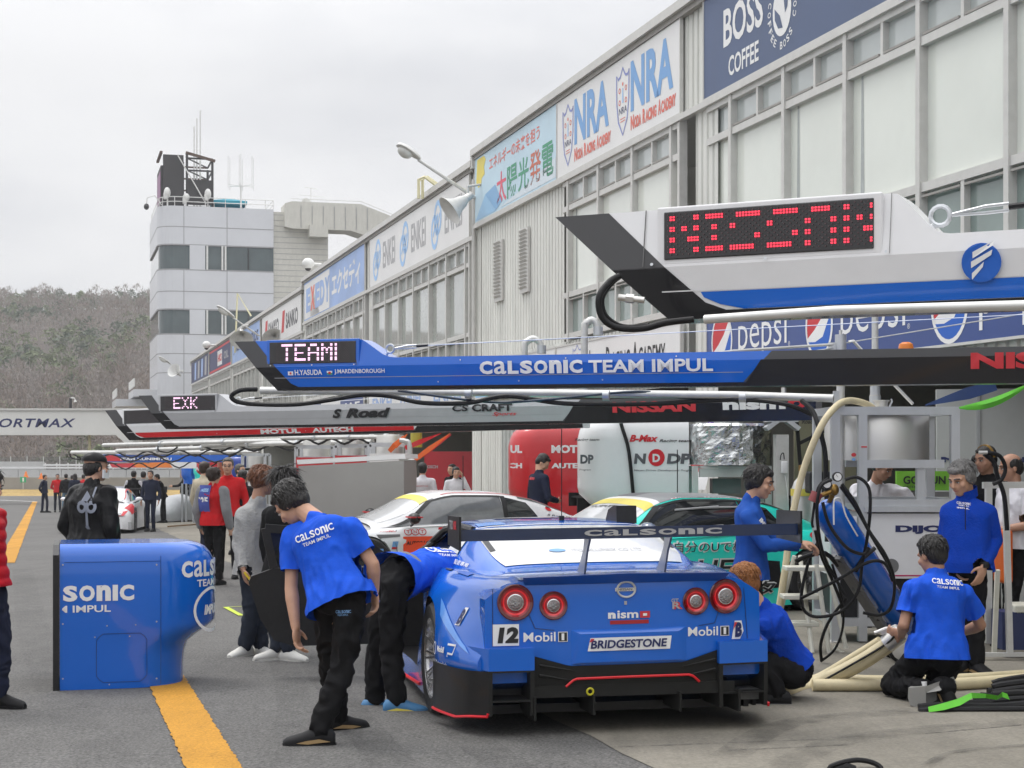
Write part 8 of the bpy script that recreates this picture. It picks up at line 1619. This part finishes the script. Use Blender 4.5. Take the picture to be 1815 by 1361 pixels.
# 6  man holding the trolley, behind the rear wing
J = JP(12.1, P=(1330, 1012), N=(1330, 890), H=(1347, 855, -.02), SL=(1322, 912, .16), SR=(1326, 918, -.17), EL=(1372, 962, .18), ER=(1358, 968, -.24), WL=(1420, 968, .14), WR=(1418, 962, -.14), HL=(1330, 1022, .1), HR=(1330, 1024, -.1), KL=(1340, 1108, .12), KR=(1342, 1110, -.08), AL=(1330, 1184, .1), AR=(1345, 1186, -.1))
person(J, 'person in long sleeved blue shirt holding the gas trolley behind the wing', hair='tousled', top=cloth('washed_blue', (.016, .075, .34), .75), sleeve='long', hf=(.93, -.28, -.22), hu=(.1, 0, 1), toes=(V((1, 0, 0)), V((1, 0, 0))), handcurl=1.0, wr=.008, extra=lambda body, base, tp, g: decal(body, tp, base, lambda mb, fn: mb.text('IMPUL', fn, .14, .035, WHT, .05), P(1343, 922, 11.95), V((.6, 0, -.75)).normalized(), V((.75, 0, .6)).normalized()), handdirs={'R': V((1, 0, -.1)), 'L': V((1, 0, -.1))}, palms={'R': V((0, .3, -1)), 'L': V((0, -.3, -1))})
# 7  visitor in the grey jacket
J = JP(13.3, P=(452, 1005), N=(455, 893), H=(468, 852, .02), SL=(484, 912, .14), SR=(430, 912, -.06), EL=(494, 955, .2), ER=(422, 962, -.06), WL=(482, 1000, .15), WR=(431, 1008, -.18), HL=(462, 1012, .06), HR=(444, 1012, -.04), KL=(464, 1080, .04), KR=(446, 1085, -.06), AL=(462, 1147, .06), AR=(434, 1147, -.02))
def ex7(body, base, tp, g):
    w = MB(); a = J7['WR']; d = (J7['WR'] - J7['ER']).normalized(); w.cyl(a - d * .04, a - d * .005, .034, mat('watch_steel', (.6, .6, .58), .3, metal=.6), n=16); w.build('watch', body); w = MB(); w.box(a + d * .075 + V((.03, -.01, 0)), (.018, .03, .1), ink('pen_yellow', (.7, .5, .02)), (V((.8, 0, .6)), V((0, 1, 0)), V((-.6, 0, .8)))); w.build('yellow_tape', body)
J7 = J
person(J, 'person with chestnut hair in pale grey jacket holding something yellow', hairm=HBRN, hair='bowl', top=GRYJ, sleeve='long', topname='jacket', hf=(.72, .35, -.12), legs=JEAN, shoes=SHOEW, toes=(V((.7, -.7, 0)), V((-.5, -.8, 0))), extra=ex7, s=.97, skin=SKINT, legw=1.12, handdirs={'R': V((.2, -.1, -1))})
# 8  visitor in black behind the stooping mechanic
J = JP(12.95, P=(505, 1005), N=(507, 895), H=(503, 856, .02), SL=(478, 912, .06), SR=(536, 912, -.06), EL=(470, 965, .1), ER=(542, 965), WL=(480, 1005, .05), WR=(540, 1010, -.05), HL=(494, 1012, .02), HR=(516, 1012, -.02), KL=(488, 1085, .02), KR=(508, 1085), AL=(490, 1152), AR=(512, 1155, -.05))
person(J, 'person with long black hair in black jacket and white sneakers', hair='long', top=KBLK, sleeve='long', topname='jacket', hf=(-.2, .95, -.1), legs=JEAN, shoes=SHOEW, toes=(V((-.8, -.4, 0)), V((.8, -.5, 0))), face=False, s=.96)
# 9  man in cap and bomber jacket
J = standp(166, 13.3, 148, 1.66, 'pocket')
def ex9(body, base, tp, g):
    SP_ = ink('badge_grey', (.20, .22, .27))
    def em(mb, fn):
        for sx in (-1, 1): ring(mb, fn, .105 + sx * .042, .03, .034, .038, .026, SP_, n=16)
        mb.flat([(.03, .04), (.105, .16), (.18, .04), (.15, .05), (.105, .03), (.06, .05)], fn, SP_); mb.flat([(.095, .03), (.115, .03), (.12, -.12), (.135, -.15), (.08, -.15), (.095, -.12)], fn, SP_); mb.flat([(.15, .12), (.165, .19), (.18, .19), (.16, .1)], fn, SP_)
    decal(body, tp, base, em, P(130, 905, 13.12), V((1, .0, 0)), UP, name='jacket_emblem')
    c = MB(); c.loft([[g['hp'](x, y, z) for x, y in ((-.05, .075), (-.02, .105), (.02, .105), (.05, .075), (.078, .03), (.075, .02), (.04, .06), (0, .08), (-.04, .06))] for z in (-.09, -.05, -.02)], PW); c.build('mask', body)
person(J, 'person in black cap and black bomber jacket with grey emblem, seen from behind', hair='cap', top=NYL, sleeve='long', topname='jacket', hf=(.75, .6, -.05), extra=ex9, loose=1.22, thick=1.08, legs=KBLK, face=True, s=1.0, wr=.014)
# 10 person in the red padded jacket at the edge
J = stand((-27 - CX) * 10.15 / F, 10.15, 72, 1.50, 'behind')
person(J, 'person in red padded jacket stepping in at the picture edge'.replace(' at the picture edge', ' by the near lane'), hair='bowl', top=REDC, sleeve='long', topname='jacket', loose=1.0, puff=.010, legs=NVY, s=.93, hf=(.85, -.4, -.2))
# pit lane visitors and crews further back
def ex11(body, base, tp, g):
    x, y = g['rt'], UP; o = g['at'](.30, 0, -.19) - g['fw'] * .2
    def em(mb, fn): mb.flat([(0, 0), (.20, 0), (.22, .36), (.02, .36)], fn, BIB); mb.text('125', lambda a, b: fn(a, b) + V((0, -.001, 0)), .17, .1, WHT, .05, x0=.015, y0=.09); mb.text('PRESS', fn, .15, .045, LBL, .03, x0=.035, y0=.26)
    mbp = decal(body, tp, base, lambda mb, fn: [mb.flat([(.04 * i, .045 * j), (.04 * i + .04, .045 * j), (.04 * i + .04, .045 * j + .045), (.04 * i, .045 * j + .045)], fn, BIB) for i in range(5) for j in range(8)], o, x, y, name='bib'); decal(body, tp, base, lambda mb, fn: (mb.text('125', fn, .17, .1, WHT, .05, x0=.015, y0=.1), mb.text('PRESS', fn, .15, .045, LBL, .03, x0=.03, y0=.27)), o, x, y, off=.012)
    sl = MB(); J = J11
    for q in ('L', 'R'): cap(sl, J['S' + q], J['E' + q], .078, .071); cap(sl, J['E' + q], J['E' + q].lerp(J['W' + q], .95), .071, .058)
    blob(sl, 'sleeves', body, base, GRYC, .016, 3, .006, 9)
    e = MB(); e.tube([g['hp'](.06 * cos(t), .06 + .03 * sin(t), .115) for t in [pi * i / 10 for i in range(11)]], .006, BLKP, 5); e.build('sunglasses', body)
J11 = J = standp(378, 22.2, 158, 1.60, 'down')
person(J, 'person in red and grey jacket with blue numbered press bib on the back', hair='bowl', hairm=mat('hair_dark_brown', (.03, .015, .009), .5, var=.4, vscale=40), top=REDJ, sleeve='long', topname='jacket', extra=ex11, near=True, s=.93, face=False, loose=1.1)
J = standp(404, 23.6, 5, 1.76, 'down'); person(J, 'person with grey hair and glasses facing camera in red and white jacket', hairm=HDGR, top=REDJ, sleeve='long', topname='jacket', near=False, s=1.02, extra=lambda body, base, tp, g: (lambda e: (e.tube([g['hp'](-.05, .085, .0), g['hp'](-.03, .1, -.008), g['hp'](0, .1, 0), g['hp'](.03, .1, -.008), g['hp'](.05, .085, 0)], .004, BLKP, 5), e.build('glasses', body)))(MB()))
def far(px, Y, yaw, h, label, top, legs, arms='down', hair='short', hairm=HBLK, sleeve='long', tilt=0, face=None, **k):
    J = standp(px, Y, yaw, h, arms, .06, tilt); face = abs(((yaw + 180) % 360) - 180) < 100 if face is None else face
    return person(J, label, hair=hair, hairm=hairm, top=top, sleeve=sleeve, legs=legs, near=False, s=J['s'], face=face, **k)
far(362, 27, 140, 1.74, 'person in beige hooded sweatshirt with head turned away', BEIGE, NVY, hairm=mat('hair_dark_brown', (.03, .015, .009), .5), topname='hoodie')
far(424, 31, 60, 1.74, 'person with greying hair and glasses behind the black jacketed one', NVY, NVY, hairm=HDGR)
far(430, 26.5, 160, 1.60, 'person in black jacket with pale collar, back turned near the rig', KBLK, KBLK)
far(267, 45, -8, 1.70, 'person in dark navy coveralls standing beside the white and red car', NVY, NVY)
far(237, 50, 178, 1.72, 'person in black waistcoat over white shirt, back to camera', KBLK, KBLK, hair='short', extra=lambda body, base, tp, g: (lambda sl: ([(cap(sl, g['at'](.86, 0, sd * .18), g['at'](.5, 0, sd * .25), .075, .065)) for sd in (-1, 1)], blob(sl, 'sleeves', body, base, WHTC, .02, 3)))(MB()))
far(254, 51, 170, 1.70, 'person partly hidden behind the man in coveralls', GRYC, NVY)
far(290, 54, -70, 1.62, 'person leaning over the covered car with bowed head', KBLK, KBLK, 'reach', tilt=.16)
far(325, 66, -80, 1.76, 'person in black reaching out toward the covered car', KBLK, KBLK, 'reach', hairm=HDGR, shoes=SHOEB)
far(343, 58, 178, 1.78, 'broad person in black team jacket seen from behind', KBLK, KBLK, 'front', extra=lambda body, base, tp, g: decal(body, tp, base, lambda mb, fn: mb.text('TEAM', fn, .22, .04, WHT, .03), g['at'](.8, 0, -.11) - g['fw'] * .3, g['rt'], UP))
far(79, 71, 78, 1.66, 'person in navy suit standing at the verge, hands behind', NVY, NVY, 'behind')
far(102, 72, 15, 1.70, 'person in bright red jacket with hands behind the back', REDJ, JEAN, 'behind')
far(117, 71, -160, 1.70, 'person in black top and light blue jeans', KBLK, JEANL)
far(128, 76, 170, 1.66, 'person in dark clothes half hidden beside light blue jeans', NVY, NVY)
far(133, 70, 175, 1.70, 'person with long dark hair in navy jacket, far down the lane', NVY, NVY, hair='long')
far(148, 73, 165, 1.68, 'person in red top beside the cream bridge post', REDJ, NVY)
far(749, 30.5, 176, 1.76, 'person in white shirt with faint red back print behind the white car', WHTC, KBLK, extra=lambda body, base, tp, g: decal(body, tp, base, lambda mb, fn: mb.text('BRIDGESTONE', fn, .24, .02, PEPR, .0), g['at'](.72, 0, -.12) - g['fw'] * .3, g['rt'], UP))
far(808, 35.5, 15, 1.72, 'person in white vest with a hand held to the ear', WHTC, KBLK, ('ear', 'down'), hair='bowl')
far(802, 37.5, -40, 1.80, 'person in dark clothes behind the one with hand at ear', KBLK, KBLK)
def ex30(body, base, tp, g): decal(body, tp, base, lambda mb, fn: mb.text('nismo', fn, .16, .05, PEPR, .04), g['at'](.80, 0, -.08) - g['fw'] * .3, g['rt'], UP)
far(952, 24.9, 118, 1.83, 'person in dark navy jacket with bowed head before the red fairing', NVY, NVY, 'front', hf=(.75, -.1, -.6), extra=ex30, tilt=.05)
# man with headset sitting behind the teal car
Yq = 20.2; g_ = gz(Yq); X0 = (1088 - CX) * Yq / F; hz0 = CAMZ - (866 - HZ) * Yq / F
J = dict(P=V((X0 + .12, Yq, g_ + .45)), N=V((X0 + .04, Yq, hz0 - .17)), H=V((X0, Yq, hz0)), SL=V((X0 + .02, Yq - .18, hz0 - .23)), SR=V((X0 + .06, Yq + .18, hz0 - .23)), EL=V((X0 - .12, Yq - .22, hz0 - .45)), ER=V((X0 - .1, Yq + .22, hz0 - .45)), WL=V((X0 - .32, Yq - .12, hz0 - .42)), WR=V((X0 - .3, Yq + .12, hz0 - .42)), HL=V((X0 + .08, Yq - .1, g_ + .45)), HR=V((X0 + .08, Yq + .1, g_ + .45)), KL=V((X0 - .33, Yq - .12, g_ + .47)), KR=V((X0 - .33, Yq + .12, g_ + .47)), AL=V((X0 - .3, Yq - .12, g_ + .09)), AR=V((X0 - .3, Yq + .12, g_ + .09)))
def exh(body, base, tp, g):
    e = MB(); e.cyl(g['hp'](-.085, -.0, -.01), g['hp'](-.11, -.0, -.01), .04, BLKP, n=12); e.tube([g['hp'](-.1, .0, -.03), g['hp'](-.09, .09, -.09), g['hp'](-.04, .13, -.08)], .007, BLKP, 6); e.tube([g['hp'](.09 * cos(t), -.01, .03 + .1 * sin(t)) for t in [pi * i / 10 for i in range(11)]], .009, BLKP, 6); e.build('headset', body)
person(J, 'person with grey hair and headset seated behind the teal car', hairm=HDGR, hair='tousled', top=KBLK, sleeve='long', near=False, hf=(-.9, -.35, -.1), extra=exh)
st = MB(); st.box(V((X0 + .14, Yq, g_ + .33)), (.4, .4, .05), BLKP); [st.cyl(V((X0 + .14 + a, Yq + b, g_)), V((X0 + .14 + a, Yq + b, g_ + .31)), .02, ALU, n=6) for a in (-.16, .16) for b in (-.16, .16)]; st.build('stool', label='low black stool behind the teal car', cat='stool')
# man in striped polo leaning on the rig's cabinet
J = JP(15.75, P=(1548, 1010, .12), N=(1552, 858, -.02), H=(1566, 828, -.14), SL=(1602, 873, -.06), SR=(1518, 868), EL=(1622, 905, -.12), ER=(1516, 905, -.14), WL=(1598, 893, -.42), WR=(1537, 893, -.42), HL=(1565, 1020, .1), HR=(1535, 1020, .1), KL=(1565, 1090, .1), KR=(1535, 1090, .1), AL=(1565, 1097, .15), AR=(1535, 1097, .15))
for q in ('L', 'R'): J['A' + q].z = gz(15.9) + .085; J['K' + q].z = gz(15.9) + .45; J['H' + q].z = gz(15.9) + .84
J['P'].z = gz(15.9) + .9
def ex32(body, base, tp, g):
    mb = MB(); 
    decal(body, tp, base, lambda m, fn: [m.flat([(.0 + .04 * i, .045 * j), (.04 + .04 * i, .045 * j), (.04 + .04 * i, .045 * j + .008), (.04 * i, .045 * j + .008)], fn, FAINTN) for j in range(7) for i in range(10)], g['at'](.35, .3, -.2), g['rt'], g['sp'], name='stripe_print', off=.003) if False else None
person(J, 'person in white polo shirt and grey gloves leaning on the rig cabinet', skin=SKINT, top=WHTC, sleeve='short', legs=KBLK, hf=(.55, -.6, -.45), gloves=mat('glove_grey', (.45, .44, .42), .8, var=.2, vscale=20), extra=ex32, handdirs={'L': V((.8, -.5, -.1)), 'R': V((.6, -.7, -.1))}, palms={'L': V((0, 0, -1)), 'R': V((0, 0, -1))}, handcurl=.35, thick=1.08)
# two men at the right behind the fleece
J = standp(1796, 13.9, -75, 1.66, 'front')
def ex33(body, base, tp, g):
    decal(body, tp, base, lambda mb, fn: [mb.flat([(x, 0), (x + .02, 0), (x + .06, .25), (x + .04, .25)], fn, c) for x, c in ((0, ink('magenta', (.5, .02, .2))), (.03, NAVY))], P(1787, 880, 13.8), V((1, 0, 0)), UP)
    e = MB(); e.box(g['at'](-.25, .17, -.12), (.18, .1, .45), ink('work_orange', (.65, .12, .01)), (g['rt'], g['fw'], UP), bev=.03); e.build('orange_cloth', body)
person(J, 'person with balding head in white shirt with magenta stripes, facing the rig', skin=SKINT, hair='balding', hairm=HBLK, top=WHTC, sleeve='short', legs=KBLK, extra=ex33, hf=(-.95, -.05, -.15), thick=1.1, belly=1.15, s=.98)
J = standp(1748, 14.6, -40, 1.74, 'down'); person(J, 'person in black with headset, mostly hidden behind the grey haired man', skin=SKINT, hair='short', top=KBLK, sleeve='long', near=False, hf=(-.8, -.5, -.1), s=1.02, extra=lambda body, base, tp, g: (lambda e: (e.cyl(g['hp'](.085, 0, 0), g['hp'](.115, 0, 0), .045, BLKP, n=12), e.tube([g['hp'](.1 * cos(t), -.01, .02 + .105 * sin(t)) for t in [pi * i / 10 for i in range(11)]], .012, BRASS, 6), e.build('headset', body)))(MB()))
# ================================================================== crowded far garages: booms, fairings, awnings, rigs
def thin_boom(a, b, r, label, sag=None):
    rt = thing('pipe_boom', a, label, 'pipe boom', 'slim pipe booms over the garages'); mb = MB(); mb.tube([a, b], r, GALV, 8)
    for t in (.3, .6, .9): q = a.lerp(b, t); d = (b - a).normalized(); mb.cyl(q - d * .04, q + d * .04, r * 1.5, ALU, n=8)
    mb.build('pipe', rt)
    if sag:
        mb = MB(); n = 9; mb.tube([a + V((0, 0, -.02))] + [a.lerp(b, i / n) - UP * (sag * (1.2 if i % 2 else .2)) for i in range(1, n)] + [b], .022, RUB, 6, sub=3); mb.build('hose', rt)
thin_boom(P(183, 789, 38), P(560, 779, 33), .045, 'whitish pipe boom with plastic nose pointing over the lane'); thin_boom(P(207, 799, 42), P(470, 790, 38), .05, 'silver pipe boom over the man in the cap', .16)
thin_boom(P(127, 802, 46), P(460, 801, 42), .055, 'longest pipe boom with dangling black hose loops', .22); thin_boom(P(200, 819, 52), P(420, 812, 48), .05, 'low pipe boom beside the blue and orange box boom', .2); thin_boom(P(500, 776, 31), P(708, 774, 28), .04, 'short pipe boom in front of the red boards', .1); thin_boom(P(360, 789, 36), P(660, 783, 31), .055, 'thick silver pipe boom above the grey case', .12)
mb = MB(); mb.tube([P(128, 802, 46), P(124, 806, 46), P(128, 812, 46), P(142, 814, 46), P(160, 812, 46)], .02, RUB, 6, sub=4); mb.tube([P(280, 790, 40), P(282, 799, 40), P(300, 801, 40), P(315, 792, 40)], .02, RUB, 6, sub=4); mb.build('hanging_hose', label='black hose loops hanging from the longest pipe boom', cat='hose')
def box_boom(x0, x1, y, h, Y0, Y1, cols, label, txt=None):
    rt = thing('overhead_boom', P(x0, y, Y0), label, 'boom', 'overhead pit booms'); mb = MB(); a, b = P(x0, y, Y0), P(x1, y, Y1); d = (b - a).normalized(); L = (b - a).length; n = V((-d.y, d.x, 0)); k = h * Y0 / F
    mb.prism([(.3, 0), (L, 0), (L, k * .8), (1.6, k * .8), (1.3, k), (.15, k), (0, k * .5)], a - UP * k * .5, d, UP, n * .4, cols[0])
    for i, c in enumerate(cols[1:]): t0, t1 = .02 + L * .22 * i, L * .22 * (i + 1.5); mb.flat([(t0 + .35, .02), (t1 + .25, .02), (t1, k * .78), (t0 + .1, k * .78)], plane_fn(a - UP * k * .5 - n * (.004 + .004 * i), d, UP), c)
    if txt: mb.text(txt, plane_fn(a - UP * k * .3 - n * .03, d, UP), L * .35, k * .3, WHT, .03, x0=L * .25)
    mb.build('beam', rt)
box_boom(148, 420, 811, 15, 50, 46, (PEPB, PEPR, PEP), 'red and blue far overhead boom behind the capped man', 'TEAM KUNIMITSU'); box_boom(190, 400, 823, 13, 56, 50, (PW, PEPR, ORNG), 'white far overhead boom with red and orange panels'); box_boom(285, 395, 781, 10, 39, 37, (PW, PW), 'white overhead boom with small red lettering and yellow number', 'XANAVI')
def small_pod(px0, px1, y0, y1, Y, m, label, txt=None):
    k = Y / F; b = P(px1, y1, Y); H = (y1 - y0) * k; Ln = (px1 - px0) * k; rt = pod(V((b.x, Y + .5, b.z)), V((-1, 0, 0)), V((0, 1, 0)), .8, 1, .9, H, [(z, L * Ln, w_) for z, L, w_ in ZW], m, label, trim=False)
    if txt:
        q = MB(); q.text(txt, plane_fn(P(px0 + 3, y1 - (y1 - y0) * .45, Y - .01 + .06) - V((0, .02, 0)), V((1, 0, 0)), UP), Ln * .6, H * .16, WHT, .04); PODMB.join(q)
    PODMB.build('shell', rt); s = MB()
    for a in (.1, Ln * .7):
        for d in (.15, .85): s.bar(V((b.x - a, Y + d, gz(Y))), V((b.x - a, Y + d, b.z + .02)), .06, .06, ALU)
    s.build('stand', rt)
small_pod(316, 334, 820, 858, 55, CALB, 'blue far fuel fairing between black dressed men'); small_pod(338, 349, 820, 850, 54, TEALC, 'narrow teal far fuel fairing'); small_pod(343, 384, 812, 852, 50, REDP, 'bright red far fuel fairing with slanted white marks', 'ARTA'); small_pod(380, 412, 810, 850, 47, mat('orange_gelcoat', (.62, .12, .03), .3, coat=.4), 'orange far fuel fairing behind the press visitor'); small_pod(398, 432, 810, 860, 44, mat('deep_blue_gelcoat', (.01, .045, .30), .3, coat=.4), 'deep blue far fuel fairing behind grey haired man')
def far_rig(px0, px1, y0, y1, Y, label, tank=True, board=None):
    rt = thing('refuelling_rig', V((P((px0 + px1) / 2, 0, Y).x, Y + .4, gz(Y))), label, 'refuelling rig', 'refuelling rigs down the lane'); mb = MB()
    for px in (px0, px1):
        for d in (0, .8): p = P(px, y0, Y + d); p.x = P(px, 0, Y).x; p.z = P(px, y0, Y).z; mb.bar(V((p.x, Y + d, gz(Y + d))), p, .07, .07, ALU)
    for y in (y0, y1, (y0 + y1) / 2 + 12): mb.bar(P(px0, y, Y), P(px1, y, Y), .07, .07, ALU); q = P(px0, y, Y); q.y += .8; r_ = P(px1, y, Y); r_.y += .8; mb.bar(q, r_, .07, .07, ALU)
    mb.build('frame', rt)
    if tank: c = P((px0 + px1) / 2, y1, Y); c.y += .4; mb = MB(); R_ = min(.45, (px1 - px0) * Y / F / 2 - .08); mb.lathe([(0, 0), (R_, 0), (R_, .62), (R_ * .95, .66), (0, .67)], c - UP * .3, UP, STEEL, 24); mb.build('tank', rt)
    if board: mb = MB(); c = P((px0 + px1) / 2, y1 + 22, Y - .06); mb.box(c, ((px1 - px0) * Y / F, .03, .5), board); mb.build('board', rt)
far_rig(430, 470, 806, 832, 40, 'far aluminium rig above the reddish haired visitor', board=PW); far_rig(525, 590, 792, 812, 31, 'aluminium rig with steel tank behind the grey case', board=PEPR); far_rig(594, 650, 790, 810, 29.5, 'aluminium rig beside red boards above the case', board=PEPR); far_rig(655, 722, 788, 808, 27.6, 'steel topped rig at the case corner by orange straps', board=PW)
mb = MB(); mb.tube([P(734, 860, 25.5), P(733, 822, 25.5), P(726, 815, 25.5), P(708, 812, 25.5)], .04, GALV, 8, sub=3); mb.build('bent_pipe', label='taller loop of bent grey pipe beside the yellow can'.replace('taller', 'lower'), cat='pipe'); mb = MB(); mb.tube([P(728, 850, 26), P(726, 790, 26), P(719, 782, 26), P(708, 780, 26)], .04, GALV, 8, sub=3); mb.build('bent_pipe', label='taller bent grey pipe at the case end by orange straps', cat='pipe')
mb = MB(); c = P(738, 776, 27.5); mb.cyl(c - UP * .16, c + UP * .14, .1, mat('oil_can_yellow', (.42, .36, .05), .4), n=14); mb.build('oil_can', label='yellowish translucent can above the red straps', cat='can')
mb = MB(); c = P(296, 893, 60); mb.box(V((c.x + .9, 60, gz(60) + .2)), (.9, .5, .4), BLKP, bev=.03); mb.box(V((c.x + .9, 60, gz(60) + .42)), (.86, .46, .03), SILV); mb.build('tool_case', label='black tool case on the ground near the covered car', cat='case')
mb = MB(); a, b = G(298, 936), G(352, 932); mb.bar(a + UP * .05, b + UP * .05, .05, .04, mat('timber', (.25, .16, .08), .7)); mb.build('wooden_bar', label='thin wooden bar lying on the concrete left of the press visitor', cat='bar')
# ladder back and white car parts stacked behind the teal car
mb = MB()
for k, (x0, y0, x1, y1, m_) in enumerate(((1186, 866, 1216, 806, CWHT), (1200, 868, 1226, 822, PEPR), (1214, 868, 1236, 836, CWHT))): a, b = P(x0, y0, 21.3 - .15 * k), P(x1, y1, 21.6 - .15 * k); mb.loft([[a, a + V((.26, 0, 0)), a + V((.26, .04, 0)), a + V((0, .04, 0))], [b, b + V((.16, 0, 0)), b + V((.16, .04, 0)), b + V((0, .04, 0))]], m_, smooth=False)
mb.build('body_panel', label='white and red car body panels leaning behind the teal car', cat='body panel')
# ------------------------------------------------------------------ damp spring air
hm = bpy.data.materials.new('haze'); hm.use_nodes = True; hn = hm.node_tree; hn.nodes.clear(); ho = hn.nodes.new('ShaderNodeOutputMaterial'); pv = hn.nodes.new('ShaderNodeVolumePrincipled'); pv.inputs['Density'].default_value = .00055; pv.inputs['Color'].default_value = (.93, .94, .97, 1); pv.inputs['Anisotropy'].default_value = .2; hn.links.new(pv.outputs[0], ho.inputs['Volume'])
mb = MB(); mb.box((-40, 255, 24), (760, 640, 66), hm); o = mb.build('haze', loc=(-40, 255, -9), kind='stuff', label='pale damp air over the whole circuit')
